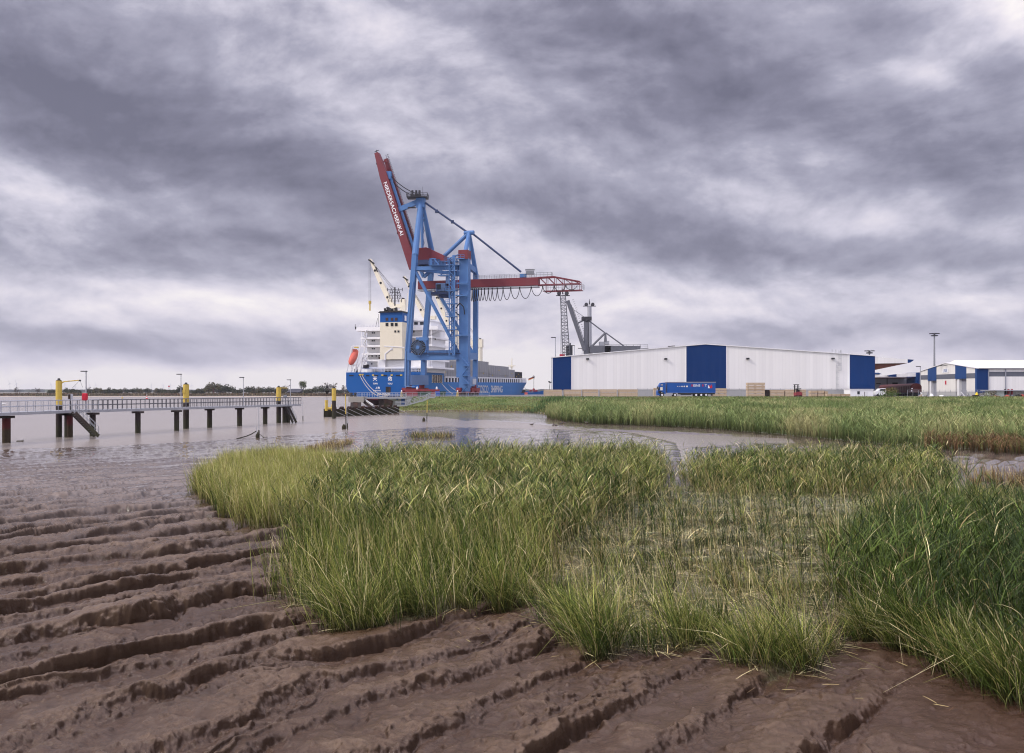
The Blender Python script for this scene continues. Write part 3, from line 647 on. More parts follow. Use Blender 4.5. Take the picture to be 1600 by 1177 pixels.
lit = scatter(GP([(300, 800), (480, 860), (430, 950), (600, 1010), (900, 1050), (1200, 1090), (1600, 1150), (1700, 1100), (1300, 980), (850, 930), (560, 840)]), 3, edge=.5); litter(Bl, lit, cols=(TAN, BRN, (.12, .08, .04)), ln=.2)
Bl.build('reed_litter', 'flattened straw coloured dead reed stalks on green scummed mud', M['leaf'])

# far bank: a dense bed of grey green reeds along the creek, grass above it
Bl = Blades()
FB = [(11, 127), (17, 120), (24, 110), (29, 90), (32, 74), (36, 66), (46, 62), (66, 62), (120, 60), (130, 130), (120, 178), (70, 176), (30, 182), (12, 176), (6, 160), (8, 140)]
pts = scatter(FB, 16, edge=3.0); fy = np.interp(pts[:, 0], FX, FY); front = (pts[:, 1]-fy) < 7
pts = pts[front | (rs.uniform(0, 1, len(pts)) < .42)]
N = len(pts); c = pick(((.10, .145, .045), (.15, .20, .065), (.20, .25, .09), (.28, .29, .12), (.33, .31, .14)), N, fbm(pts[:, 0]*.12, pts[:, 1]*.08, 4)*1.7, .25)
rx = pts[:, 0]/pts[:, 1] > .46; brn = rx & (pts[:, 1] < np.interp(pts[:, 0], FX, FY)+5); c[brn] = pick(((.14, .085, .04), (.10, .10, .03), (.20, .12, .06)), brn.sum())
hh = (2.0-.75*ss(pts[:, 1]-np.interp(pts[:, 0], FX, FY), 8, 60))*(1+rs.normal(0, .13, N)).clip(.5, 1.4)*(1+.25*fbm(pts[:, 0]*.15, pts[:, 1]*.15, 3)); hh[brn] *= .55
B_ = Bl; az = rs.uniform(0, 6.28, N)
B_.ribbons(pts, hh, rs.uniform(.03, .07, N), az, rs.uniform(0, .12, N), rs.uniform(.0, .25, N), 3, c*.18+.2*np.array(BRN), c*.65, c*1.3+.01, waz=rs.uniform(-.6, .6, N))  # base shading of the bed painted into the blade colour
for k in range(3):
    f = rs.uniform(.3, .95, N); st = pts.copy(); st[:, 2] += hh*f
    B_.ribbons(st, hh*rs.uniform(.2, .42, N), rs.uniform(.03, .07, N), rs.uniform(0, 6.28, N), rs.uniform(.2, .7, N), rs.uniform(.1, .8, N), 2, c*.8, c, c*1.3+.01)
# outlying clumps near the left end of the bed
for a, b, sx, n_, h_ in ((875, 641, 3.5, 900, 1.3), (850, 643, 2.5, 350, 1.0), (905, 647, 3.5, 1100, 1.6), (828, 643, 1.5, 100, .8), (940, 655, 3.0, 700, 1.7)):
    gx, gy = ground_pt(a, b, .6); pp = np.stack([rs.normal(gx, sx*.6, n_), rs.normal(gy, sx*1.5, n_)], -1); pp = np.column_stack([pp, ground_z(pp[:, 0], pp[:, 1], False)[0]])
    cc = pick(((.05, .09, .03), (.08, .13, .05)), n_); B_.ribbons(pp, h_*rs.uniform(.6, 1.2, n_), rs.uniform(.05, .1, n_), rs.uniform(0, 6.28, n_), rs.uniform(0, .2, n_), rs.uniform(0, .4, n_), 2, cc*.5, cc, cc*1.4)
Bl.build('reed_bed', 'dense grey green reed bed along the far side of the creek', M['leaf'])
Bl = Blades()
GB = [(-31, 202), (-14, 207), (5, 190), (8, 160), (30, 165), (70, 165), (140, 160), (170, 227), (100, 227), (40, 227), (-29, 227)]
pts = scatter(GB, 11, edge=1.5); N = len(pts); nn = fbm(pts[:, 0]*.09, pts[:, 1]*.18, 4)*1.8
c = pick(((.055, .10, .018), (.085, .13, .028), (.10, .15, .03), (.19, .20, .07), (.24, .19, .09), (.13, .085, .05)), N, nn, .3)
B_ = Bl; B_.ribbons(pts, rs.uniform(.06, .30, N), rs.uniform(.04, .10, N), rs.uniform(0, 6.28, N), rs.uniform(0, .5, N), rs.uniform(0, .6, N), 2, c*.6, c, c*1.2)
low = scatter([(-30, 200), (-14, 204), (5, 187), (8, 160), (11, 170), (9, 196), (-14, 214), (-29, 208)], 9, edge=1); N = len(low); c = pick((TAN, (.24, .22, .09), BRN, G_YL), N)
B_.ribbons(low, rs.uniform(.15, .55, N), rs.uniform(.04, .09, N), rs.uniform(0, 6.28, N), rs.uniform(0, .3, N), rs.uniform(0, .5, N), 2, c*.6, c, c*1.1)
Bl.build('grass', 'short green and straw coloured grass on the dyke', M['leaf'])
# ================================================================== frames for things built square to the quay
class Frame:
    """vertical reference frame: origin, horizontal axis a, horizontal axis b (right handed pair on the ground)"""
    def __init__(s, o, a, b): s.o = Vector((o[0], o[1], 0)); s.a = Vector((a[0], a[1], 0)).normalized(); s.b = Vector((b[0], b[1], 0)).normalized()
    def __call__(s, a, b, z): return s.o+s.a*a+s.b*b+Vector((0, 0, z))
    def on_a(s, px, py, b):    # point seen at px,py lying in the vertical plane b = const
        k = (px-800)/FPX; o = s.o+s.b*b      # (o.x+a*ax) = k (o.y+a*ay)
        a = (k*o.y-o.x)/(s.a.x-k*s.a.y); p = o+s.a*a
        return a, EYE+(HZ-py)/FPX*p.y
    def on_b(s, px, py, a):
        k = (px-800)/FPX; o = s.o+s.a*a; b = (k*o.y-o.x)/(s.b.x-k*s.b.y); p = o+s.b*b
        return b, EYE+(HZ-py)/FPX*p.y
RR = (0.9636, -0.2672); FF = (0.2672, 0.9636)
def railing(mb, pts, h=1.05, step=2.0, r=.035, mids=(.5,), n=4):
    """posts and rails along a list of points at deck level"""
    for a, b in zip(pts[:-1], pts[1:]):
        a = Vector(a); b = Vector(b); L = (b-a).length; k = max(1, int(round(L/step)))
        for i in range(k+1):
            p = a.lerp(b, i/k); mb.tube(p, p+Vector((0, 0, h)), r, n, caps=False)
        for m_ in (1.0,)+tuple(mids): mb.tube(a+Vector((0, 0, h*m_)), b+Vector((0, 0, h*m_)), r, n, caps=False)
    return mb
def lattice(mb, p, q, w, bays, r=.08, w2=None, up=(0, 0, 1)):
    """square trussed mast between p and q"""
    p = Vector(p); q = Vector(q); d = (q-p).normalized(); u_ = Vector(up)
    if abs(d.dot(u_)) > .9: u_ = Vector((0, 1, 0))
    x = d.cross(u_).normalized(); y = x.cross(d).normalized(); w2 = w if w2 is None else w2
    C = lambda t, i: p.lerp(q, t)+(x*(-1, 1, 1, -1)[i]+y*(-1, -1, 1, 1)[i])*((w*(1-t)+w2*t)/2)
    for i in range(4): mb.tube(C(0, i), C(1, i), r, 5)
    for k in range(bays):
        t0, t1 = k/bays, (k+1)/bays
        for i in range(4):
            j = (i+1) % 4; mb.tube(C(t1, i), C(t1, j), r*.6, 4, caps=False)
            mb.tube(C(t0, i if k % 2 else j), C(t1, j if k % 2 else i), r*.6, 4, caps=False)
    return mb

# ================================================================== gantry crane
K = Frame((-31.6, 270.0), RR, FF)     # a = landward along the girder, b = along the rails (0 near frame, 18 far frame)
root = thing('gantry_crane', 'tall blue ship to shore gantry crane with dark red raised boom and landward girder', 'crane', tuple(K(9, 7, Z_Q)))
def P_(px, py, b): a, z = K.on_a(px, py, b); return K(a, b, z)
def leg(name, pts, w, d, mat, label=None):
    mb = MB()
    for (p, q) in zip(pts[:-1], pts[1:]): mb.beam(p, q, w, d, up=tuple(K.b))
    return mb.build(name, mat, root, label)
CB = M['crane_blue']
# waterside legs
W1 = [P_(636, 604, 0), P_(637.5, 552, 0), P_(648.5, 398, 0)]
W2 = [P_(661.5, 604, 14), P_(662.5, 552, 14), P_(673, 432, 14), P_(676, 400, 14)]
leg('leg', W1, 1.45, 1.6, CB); leg('leg', W2, 1.45, 1.5, CB)
# landside near tower and far leg
L1b = P_(726, 612, 0); L1t = P_(726.5, 405, 0)
mb = MB().beam(L1b, L1t, 2.75, 2.4, up=tuple(K.b))
for py in (437, 462, 494, 526, 559): q = P_(726.3, py, 0); mb.beam(q-Vector((0, 0, .08)), q+Vector((0, 0, .08)), 2.81, 2.46, up=tuple(K.b))
for zz in np.arange(10, 47, 1.0): mb.beam(K(18.1, -1.22, zz-.03)+K.a*-1.2, K(18.1, -1.22, zz+.03)+K.a*-1.2, .5, .06, up=tuple(K.b))
twr = mb.build('leg', CB, root, 'broad box tower on the landside')
mb = MB()
for py in (443, 462, 524): p = P_(713, py, -2.2); q = P_(730, py, -2.2); mb.beam(p, q, 1.2, .3)
for py in (587, 600, 572): p = P_(723, py, -2.0); q = P_(734, py, -2.0); mb.beam(p, q, 1.4, .15); railing(mb, [p, q], 1.0, 1.0, .04)
for (x0, y0, x1, y1) in ((722, 612, 733, 600), (733, 600, 722, 587), (722, 587, 733, 572), (733, 572, 720, 556)): mb.beam(P_(x0, y0, -2.3), P_(x1, y1, -2.3), .9, .12)
mb.build('leg_platform', M['crane_blue'], root)
capc = P_(726, 399, 0); MB().beam(capc-Vector((0, 0, 1.35)), capc+Vector((0, 0, 1.35)), 2.9, 3.2, up=tuple(K.b)).build('cap_box', M['crane_red'], root)
L2 = [P_(742.5, 604, 14), P_(743, 545, 14), P_(743.5, 428, 14)]
leg('leg', L2, 1.35, 1.4, CB)
# rear A frame: apex at 733,362
A2 = P_(732.8, 364, 7)
mb = MB().tube(P_(727, 396, 1.5), A2, .75, 10, .6).tube(P_(743.5, 428, 13.2), A2, .75, 10, .6)
mb.tube(A2, P_(686, 408, 7), .6, 10).tube(A2-K.a*1.5, A2+K.a*1.6, .7, 8).tube(A2, P_(735, 396, 7), .35, 6)
mb.build('rear_pylon', CB, root)
# main A frame: apex at 657,310
A1 = P_(657.5, 314, 7)
mb = MB().tube(P_(648.5, 399, 0), A1, 1.0, 12, .75).tube(P_(676, 400, 14), A1+K.a*.3, .9, 12, .6).tube(P_(660.0, 398, 7), P_(659.5, 328, 7), .4, 8)
mb.beam(A1-Vector((0, 0, 2.2)), A1+Vector((0, 0, .9)), 2.6, 1.6, up=tuple(K.b))
mb.build('main_pylon', CB, root)
mb = MB().box(tuple(A1+Vector((-1.0, 0, .9))), (6.4, 4.2, .18)); c = A1+Vector((-1.0, 0, 1.0))
railing(mb, [c+Vector(v_) for v_ in ((-3.2, -2, 0), (3.2, -2, 0), (3.2, 2, 0), (-3.2, 2, 0), (-3.2, -2, 0))], 1.1, 1.2, .05)
for dxx in (-1.6, -.4, .6): mb.tube(c+Vector((dxx, 0, 0)), c+Vector((dxx, 0, 2.2)), .35, 8); mb.tube(c+Vector((dxx, -.4, .6)), c+Vector((dxx, .4, .6)), .6, 10)
mb.tube(c+Vector((1.6, 0, 0)), c+Vector((1.6, 0, 3.4)), .04, 4)
mb.box(tuple(A1+Vector((-2.6, -1.5, -2.4))), (2.4, 1.6, .12))
mb.build('head_platform', M['steel_dark'], root)
mb = MB(); p0 = P_(650.5, 398, 7); p1 = P_(654.5, 330, 7)
for i in range(36):
    t_ = i/36; mb.tube(p0.lerp(p1, t_)-K.a*.35, p0.lerp(p1, t_)+K.a*.35, .03, 4)
mb.tube(p0-K.a*.35, p1-K.a*.35, .05, 4); mb.tube(p0+K.a*.35, p1+K.a*.35, .05, 4)
for i in range(7):
    a_ = P_(660.5, 398-9.5*i, 7); b_ = P_(662.8, 398-9.5*(i+1), 9); mb.tube(a_ if i % 2 else Vector((b_.x, b_.y, a_.z)), b_ if i % 2 else Vector((a_.x, a_.y, b_.z)), .1, 4)
mb.build('ladder', M['steel_dark'], root)
# raised boom: box girder with a parallel blue stay and walkway behind it
Bt = P_(589.5, 240, 7); Bb = P_(647, 420, 7); bd = (Bt-Bb).normalized(); bn = K.b.cross(bd).normalized()   # bn points right/up side of the boom
if bn.x < 0: bn = -bn
mb = MB().beam(Bb, Bb.lerp(Bt, .80), 2.2, 2.5, up=tuple(bn)).beam(Bb.lerp(Bt, .80), Bt, 2.2, 2.5, up=tuple(bn), h2=1.1)

boom = mb.build('boom', M['crane_red'], root)
mb = MB().beam(Bb+bn*1.5+K.b*3.2, Bb.lerp(Bt, .96)+bn*1.1+K.b*3.2, 1.0, 1.3, up=tuple(bn))
for i in range(14): t_ = .05+i*.068; mb.beam(Bb.lerp(Bt, t_)+bn*.4+K.b*1, Bb.lerp(Bt, t_)+bn*1.2+K.b*3.4, .25, .3, up=tuple(bd))
mb.build('boom_chord', M['crane_red'], root)
mb = MB().beam(Bb.lerp(Bt, .12)+bn*1.9, Bb.lerp(Bt, .80)+bn*1.75, .5, .75, up=tuple(bn)); mb.beam(Bb.lerp(Bt, .76)+bn*1.0, Bb.lerp(Bt, .82)+bn*1.9, 1.2, 1.6, up=tuple(bn))
mb.build('folded_stay', CB, root)
mb = MB()
for i in range(60):
    q = Bb.lerp(Bt, .10+i*.0145)+bn*3.1; mb.tube(q-bn*.7, q+bn*.35, .035, 4, caps=False)
mb.tube(Bb.lerp(Bt, .10)+bn*3.45, Bb.lerp(Bt, .96)+bn*3.1, .05, 4); mb.tube(Bb.lerp(Bt, .10)+bn*2.8, Bb.lerp(Bt, .96)+bn*2.5, .05, 4)
mb.tube(Bt+bd*.2, Bt+bd*1.2, .12, 5).tube(Bt-bn*.7+bd*.8, Bt+bn*.8+bd*.8, .12, 5); mb.box(tuple(Bt-bn*1.1-bd*3), (.5, .5, .5)); mb.box(tuple(Bt-bn*1.1-bd*8), (.5, .5, .5)); mb.box(tuple(Bb.lerp(Bt, .32)-bn*1.5), (.6, .6, .6))
mb.build('boom_walkway', M['steel_dark'], root)
# white lettering running down the boom
mb = MB(); top = Bb.lerp(Bt, .745)-K.b*1.1
mb.text('NIEDERSACHSENKAI', top-bn*.62, -bd, bn, 1.15, .03, sx=1.0, bold=.02)
tx = np.array(mb.v); L_ = max((Vector(v_)-top).dot(-bd) for v_ in mb.v); want = (Bb.lerp(Bt, .745)-Bb.lerp(Bt, .285)).length
k_ = want/L_; mb.v = [tuple(Vector(v_)+(-bd)*((Vector(v_)-top).dot(-bd)*(k_-1))) for v_ in mb.v]
mb.build('lettering', M['white_clean'], boom)
# forestay strut, ropes, backstays
MB().beam(P_(621, 329, 7), P_(651.5, 316.5, 7), 1.0, 1.5, up=(0, 0, 1)).build('strut', CB, root)
mb = MB()
def sag(p, q, r, s, n=10):
    pts = []
    for i in range(n+1):
        t_ = i/n; v_ = p.lerp(q, t_); v_.z -= s*4*t_*(1-t_); pts.append(v_)
    mb.path(pts, r, 5)
sag(P_(605, 269, 7), P_(656, 304, 7), .13, 1.2); sag(P_(605, 274, 7), P_(652, 307, 7), .13, 1.3)
mb.build('rope', M['black'], root)
mb = MB().tube(A1+Vector((1.4, 0, -.6)), A2+Vector((-.8, 0, .4)), .30, 8).tube(A2+Vector((.8, 0, 0)), P_(814, 425, 7), .30, 8)
for t_ in (.33, .66): q = A1.lerp(A2, t_); mb.box(tuple(q), (.9, .9, .9))
mb.build('backstay', M['crane_dark'], root)
# girder running landward and its lattice tail
gz0 = K.on_a(830, 437.5, 7)[1]; ga, gb = K.on_a(655, 440, 7)[0], K.on_a(842, 437, 7)[0]; H_ = 2.4; gz = gz0+.6
mb = MB().beam(K(ga, 7, gz-1.2), K(gb, 7, gz-1.2), 2.4, H_)
gird = mb.build('girder', M['crane_red'], root)
mb = MB().beam(K(ga, 7, gz-2.75), K(gb, 7, gz-2.75), 2.9, .35); mb.build('runway_rail', M['galv'], root)
mb = MB(); a1, a2 = gb, K.on_a(907, 441, 7)[0]
for sb in (5.9, 8.1):
    ap = a1+(a2-a1)*.38
    mb.beam(K(a1, sb, gz-.1), K(ap, sb, gz), .32, .32); mb.beam(K(ap, sb, gz), K(a2, sb, gz-1.7), .32, .32)
    mb.beam(K(a1, sb, gz-2.3), K(a2, sb, gz-2.3), .28, .28); mb.beam(K(a1+1.5, sb, gz-4.2), K(a2+.6, sb, gz-4.2), .26, .26)
    for i in range(6):
        aa = a1+(a2-a1)*i/5; zt = gz if aa <= ap else gz-1.7*(aa-ap)/(a2-ap)
        mb.beam(K(aa, sb, zt), K(aa, sb, gz-4.2 if i > 0 else gz-2.3), .16, .16, up=(0, 1, 0))
        if i < 5: mb.tube(K(aa+.3, sb, zt-.1), K(a1+(a2-a1)*(i+1)/5, sb, gz-2.3), .08, 4)
for i in range(6): aa = a1+(a2-a1)*i/5; mb.beam(K(aa, 5.9, gz-4.2 if i else gz-2.3), K(aa, 8.1, gz-4.2 if i else gz-2.3), .2, .2)
mb.build('girder_tail', M['crane_red'], root)
mb = MB(); railing(mb, [K(a1+1.5, 5.7, gz-4.0), K(a2+.9, 5.7, gz-4.0), K(a2+.9, 8.3, gz-4.0)], 1.5, .8, .035, (.5,))
railing(mb, [K(19.5, 5.9, gz+.05), K(gb-1, 5.9, gz+.05)], 1.1, 1.6, .04); railing(mb, [K(19.5, 8.1, gz+.05), K(gb-1, 8.1, gz+.05)], 1.1, 1.6, .04)
railing(mb, [K(gb-.5, 6, gz+.05), K(gb+4, 6, gz+.05), K(gb+4, 8, gz+.05)], 1.3, 1.2, .05)
q = K(K.on_a(828, 424, 7)[0], 7, gz+.9); mb.box(tuple(q+Vector((0, 0, .6))), (2.5, 1.6, .9)); mb.box(tuple(q+Vector((0, 0, 1.5))), (2.8, 2, .15))
mb.build('girder_railing', M['steel'], root)
MB().box(tuple(q+Vector((-2.0, 0, -.3))), (2.0, 1.2, 1.0)).build('hoist_motor', M['crane_blue'], root)
# festoon cables hanging in loops
mb = MB(); xs_ = [736, 738.5, 741.5, 744.5, 748, 752, 757, 763, 769, 777, 786, 798, 812, 830, 848, 866, 884, 902]; dp = [20, 21, 20, 19, 20, 19, 20, 20, 20, 20, 19, 18, 18, 16, 12, 9, 7, 6]
for i in range(len(xs_)-1):
    a_ = K.on_a(xs_[i], 440, 5.6)[0]; b_ = K.on_a(xs_[i+1], 440, 5.6)[0]; dep = dp[i]/5.35; pts = []
    for k in range(13):
        t_ = k/12; pts.append(K(a_+(b_-a_)*t_, 5.6, gz-2.9-dep*(1-(2*t_-1)**2)**.75*(1 if i < 13 else .9)))
    mb.path(pts, .10, 5)
    mb.box(tuple(K(a_, 5.6, gz-2.9)), (.35, .3, .3))
mb.build('festoon_cable', M['black'], root)
# machinery house
def house():
    pts = [K.on_a(x, y, 4.5) for x, y in ((653, 408), (653, 388), (666, 386.5), (693, 399), (693, 408))]
    return MB().prism([K(a, 4.5, z) for a, z in pts], K.b*7)
hm = paint('house_red', (.19, .030, .042), .55, var=.1, dirt_amt=.1); hs = house().build('machinery_house', hm, root)
mb = MB()
for i in range(22):
    a_, z_ = K.on_a(653.5+i*.95, 390, 4.42)[0], 0; mb.beam(K(a_, 4.46, K.on_a(653, 407.5, 4.5)[1]), K(a_, 4.46, K.on_a(653, 388.4, 4.5)[1]), .09, .06, up=tuple(K.b))
mb.build('cladding_rib', M['crane_red'], hs)
mb = MB(); a_, z_ = K.on_a(654, 408, 7); b_, z2 = K.on_a(692, 416, 7)
mb.beam(K(a_, 7, z_-.8), K(b_, 7, z_-.8), 5.5, 1.4); mb.build('house_base', M['crane_dark'], root)
# platforms, beams and railings between legs at girder level
mb = MB()
for b_ in (0, 14):
    mb.beam(P_(648, 420, b_), P_(725 if b_ == 0 else 742, 418.5, b_), 1.0, 1.1)
mb.beam(P_(648, 420, 0), P_(674, 420, 14), 1.2, 1.3); mb.beam(P_(726, 412, 0), P_(743, 424, 14), 1.2, 1.6)
mb.beam(P_(649, 421, 0), P_(722, 429, 7), .9, .9); mb.beam(P_(676, 421, 7), P_(662, 433, 7), .9, .9); mb.beam(P_(652, 410, 7), P_(662, 433, 7), .9, .9)
for x in (660, 676, 690, 704, 716): mb.beam(P_(x, 419, 7), P_(x, 430, 7), .4, .4, up=tuple(K.b))
mb.build('cross_beam', CB, root)
mb = MB()
for (x0, x1, y_, b_) in ((672, 718, 415, -1.0), (686, 716, 431, -1.0), (716, 727, 405, -1.5), (697, 716, 409, -1.5)):
    p = P_(x0, y_, b_); q = P_(x1, y_, b_); mb.beam(p, q, 2.2, .2); railing(mb, [p-K.b*1.0, q-K.b*1.0], 1.2, 1.0, .05); railing(mb, [p+K.b*1.0, q+K.b*1.0], 1.2, 1.0, .05)
for (x0, y0, x1, y1) in ((679, 405, 686, 415), (673, 404, 673, 415), (704, 410, 716, 418), (699, 431, 712, 441), (700, 405, 722, 396), (674, 404.5, 681, 404.5)): mb.beam(P_(x0, y0, -1), P_(x1, y1, -1), .7, .25)
mb.build('access_platform', CB, root)
# portal beams, sills, braces
mb = MB().beam(P_(637, 557.5, 0), P_(722, 556.0, 0), 1.9, 2.3); mb.beam(P_(663, 553, 14), P_(742, 552, 14), 1.6, 2.0)
mb.beam(P_(638, 557.5, 0), P_(663, 557.5, 14), 1.4, 2.1).beam(P_(727, 557, 0), P_(743, 557, 14), 1.4, 2.1)
mb.beam(P_(716, 560, 0), P_(716, 590, 0), .9, 1.0, up=tuple(K.b))
mb.build('portal_beam', CB, root)
mb = MB().tube(P_(649, 424, 0), P_(716, 551, 0), .52, 12); mb.build('brace', CB, root)
mb = MB().tube(P_(675, 440, 14), P_(741, 556, 14), .52, 12); mb.build('brace', CB, root)
mb = MB(); railing(mb, [P_(666, 553.5, -1.0), P_(720, 552.5, -1.0)], 1.05, 2.0, .05); p = P_(664, 553, -.9); q = P_(720, 552.2, -.9); mb.beam(p, q, 1.0, .25); mb.build('portal_walkway', M['crane_dark'], root)
# pale sill plates between the legs
mb = MB().beam(P_(637.5, 594, 0)+K.a*.2, P_(664, 594, 14)+K.a*.2, 2.0, 3.0); mb.build('sill_beam', M['crane_blue_pale'], root)
mb = MB().beam(K(17.3, 0, K.on_a(730, 595, 0)[1]), K(16.8, 14.4, K.on_a(730, 595, 0)[1]-.2), 1.5, 2.9); sb_ = mb.build('sill_beam', M['crane_blue_pale'], root)
MB().box(tuple(P_(737.0, 596.5, 9)+K.a*.9), (1.1, .25, 1.7)).build('notice', M['white'], root)
# bogies
def bogie(c):
    mb = MB(); mb.beam(c+K.b*-4.2+Vector((0, 0, 2.1)), c+K.b*4.2+Vector((0, 0, 2.1)), 1.3, .9)
    for s_ in (-2.4, 2.4):
        mb.prism([c+K.b*(s_+k)+Vector((0, 0, z_))-K.a*.6 for k, z_ in ((-1.8, .9), (1.8, .9), (.7, 2.2), (-.7, 2.2))], K.a*1.2)
    mb.box(tuple(c+Vector((0, 0, 2.9))), (1.5, 1.5, 1.0))
    o = mb.build('bogie', M['bogie_red'], root)
    for s_ in (-3.5, -1.3, 1.3, 3.5):
        w = MB().tube(c+K.b*s_+K.a*.35+Vector((0, 0, .55)), c+K.b*s_-K.a*.35+Vector((0, 0, .55)), .5, 14).build('wheel', M['steel_dark'], o)
for a_ in (0, 17.2):
    for b_ in (1.5, 12.2): bogie(K(a_, b_, Z_Q))
# cable reel
rc = K(K.on_a(653, 543, -2.0)[0], -2.0, K.on_a(653, 543, -2.0)[1])
mb = MB(); NS = 26; RR_ = 2.42
for i in range(NS):
    t_ = 2*math.pi*i/NS; dv = K.a*math.cos(t_)+Vector((0, 0, math.sin(t_))); mb.beam(rc+dv*.5-K.b*.05, rc+dv*RR_-K.b*.05, .055, .10, up=tuple(K.b))
reel = MB().tube(rc-K.b*.32, rc+K.b*.32, .55, 16).build('cable_reel', CB, root)
mb.build('spoke', M['crane_blue_pale'], reel)
mb = MB(); mb.tube(rc+K.b*.1, rc+K.b*.35, RR_*.97, 28); mb.build('cable', M['rubber'], reel)
mb = MB().beam(rc+K.b*.4+Vector((0, 0, -2.6)), rc+K.b*.4+Vector((0, 0, 3.0)), 1.4, .4, up=tuple(K.b)); mb.beam(rc+K.a*.5+Vector((0, 0, 2.5)), rc+K.a*3.2+Vector((0, 0, 2.5)), .8, 1.0); mb.beam(rc+K.a*2.8+K.b*1.0+Vector((0, 0, 2.9)), rc+K.a*2.8+K.b*1.0+Vector((0, 0, -2.6)), .5, .5); mb.build('reel_stand', CB, reel)
# operator cabin and trolley
c = P_(690, 449.5, 5); mb = MB().box(tuple(c), (2.9, 2.4, 2.4), math.atan2(K.a.y, K.a.x)); mb.box(tuple(c+Vector((1.8, 0, 2.2))), (1.0, 1.4, 2.2)); cabn = mb.build('operator_cabin', M['crane_blue_pale'], root)
MB().box(tuple(c-K.b*1.22+Vector((-.5, 0, .1))), (1.4, .06, 1.5), math.atan2(K.a.y, K.a.x)).build('window', M['window'], cabn)
mb = MB().box(tuple(c-Vector((0, 0, 1.9))), (6.2, 4.2, .8)); mb.box(tuple(c-Vector((-1.0, 0, 2.7))), (3.4, 3, .8)); railing(mb, [c+Vector((-3, -2, -1.5)), c+Vector((3, -2, -1.5))], 1.1, 1.0, .05); mb.build('trolley', M['crane_dark'], root)
# lift and stair tower beside the broad leg
mb = MB(); zb = K.on_a(706, 556, -2)[1]; zt = K.on_a(706, 404, -2)[1]
aL, aM, aR = K.on_a(702.8, 500, -2.5)[0], K.on_a(707.6, 500, -2.5)[0], K.on_a(711.5, 500, -2.5)[0]
for a_ in (aL, aR): mb.tube(K(a_, -3, zb), K(a_, -3, zt), .17, 6); mb.tube(K(a_, -1, zb), K(a_, -1, zt), .17, 6)
mb.beam(K(aM, -1.6, zb), K(aM, -1.6, zt+1), .75, .75, up=tuple(K.b))
lv = 15
for i in range(lv):
    z0 = zb+(zt-zb)*i/lv; z1 = zb+(zt-zb)*(i+1)/lv
    mb.tube(K(aL, -3, z1), K(aR, -3, z1), .07, 4); mb.tube(K(aL, -1, z1), K(aR, -1, z1), .07, 4); mb.beam(K(aL if i % 2 else aR, -3, z0), K(aR if i % 2 else aL, -3, z1), .5, .12)
    if i in (3, 5, 7, 9, 12): mb.beam(K(aL-1.1, -2, z1), K(aR+.4, -2, z1), 2.4, .16); railing(mb, [K(aL-1.1, -3.1, z1), K(aL-.1, -3.1, z1)], 1.2, .5, .05)
mb.build('stair_tower', M['crane_blue'], root)
mb = MB(); mb.path([K(aR+.2, -2.5, zb+14), K(aR+1.4, -2.6, zb+15.4), K(aR+2.6, -2.6, zb+14.2), K(aR+2.9, -2.4, zb+12)], .16, 6); mb.build('cable_drag', M['black'], root); mb = MB(); mb.path([K(aR+.2, -2.5, zb+17), K(aR+1.8, -2.6, zb+17.8), K(aR+2.8, -2.5, zb+17.6)], .12, 6); mb.build('cable_drag', M['black'], root)
mb = MB().tube(P_(648, 604, -2.0), P_(633.5, 604, -2.0), .1, 5); mb.tube(P_(634, 610, -1), P_(634, 548, -1), .16, 6); mb.tube(P_(633.5, 545, -1), P_(645, 440, -1), .10, 5); mb.build('conduit', M['crane_blue_pale'], root)
# hazard bollards at the crane's ends
def guard(px, py, D, lab):
    b_ = at(px, py, D); b_.z = Z_Q; r_ = thing('guard_post', lab, 'guard post', tuple(b_), 'yellow guard posts on the quay')
    MB().lathe(b_, [(.42, 0), (.40, .3), (.24, 1.25), (.20, 1.3)], 10).build('post', M['yellow'], r_); MB().lathe(b_+Vector((0, 0, 1.3)), [(.16, 0), (.22, .2), (.17, .42), (.05, .5)], 10).build('cap', M['white'], r_)
    MB().lathe(b_+Vector((0, 0, .55)), [(.385, 0), (.345, .25)], 10).build('band', M['black'], r_)
guard(627.5, 619, 262, 'yellow tapered guard post with white top at the left foot of the blue gantry crane'); guard(715, 619, 262, 'yellow tapered guard post with white top before the broad crane tower')
# low stacked boxes on the quay between the crane's legs
for i, (px, w_, mt, nm) in enumerate(((645, 4.2, 'bogie_red', 'red'), (659, 2.6, 'dk_green', 'dark green'), (668, 2.0, 'dk_green2', 'green'), (684.5, 1.4, 'skip_blue', 'bright blue'), (692, 1.6, 'dk_green', 'dark green'))):
    if mt not in M: M[mt] = paint(mt, {'dk_green': (.025, .07, .045), 'dk_green2': (.03, .09, .05), 'skip_blue': (.02, .12, .5)}[mt], .6, dirt_amt=.3)
    b_ = at(px, 619, 256); b_.z = Z_Q; r_ = thing('skip_container', nm+' open skip on the quay, '+('leftmost of the row', 'second from left in the row', 'middle one of the row', 'fourth from left in the row', 'rightmost of the row')[i], 'skip', tuple(b_), 'skips on the quay')
    mb = MB().prism([b_+Vector((x_, -.8, z_)) for x_, z_ in ((-w_/2+.2, .1), (w_/2-.2, .1), (w_/2, 1.35), (-w_/2, 1.35))], (0, 1.8, 0)); mb.build('body', M[mt], r_)
    mb = MB().box(tuple(b_+Vector((0, .1, 1.4))), (w_+.16, 1.96, .12))
    for k in range(3): mb.box(tuple(b_+Vector((-w_/3+k*w_/3, -.85, .75))), (.12, .1, 1.2))
    mb.build('rim', M[mt], r_)
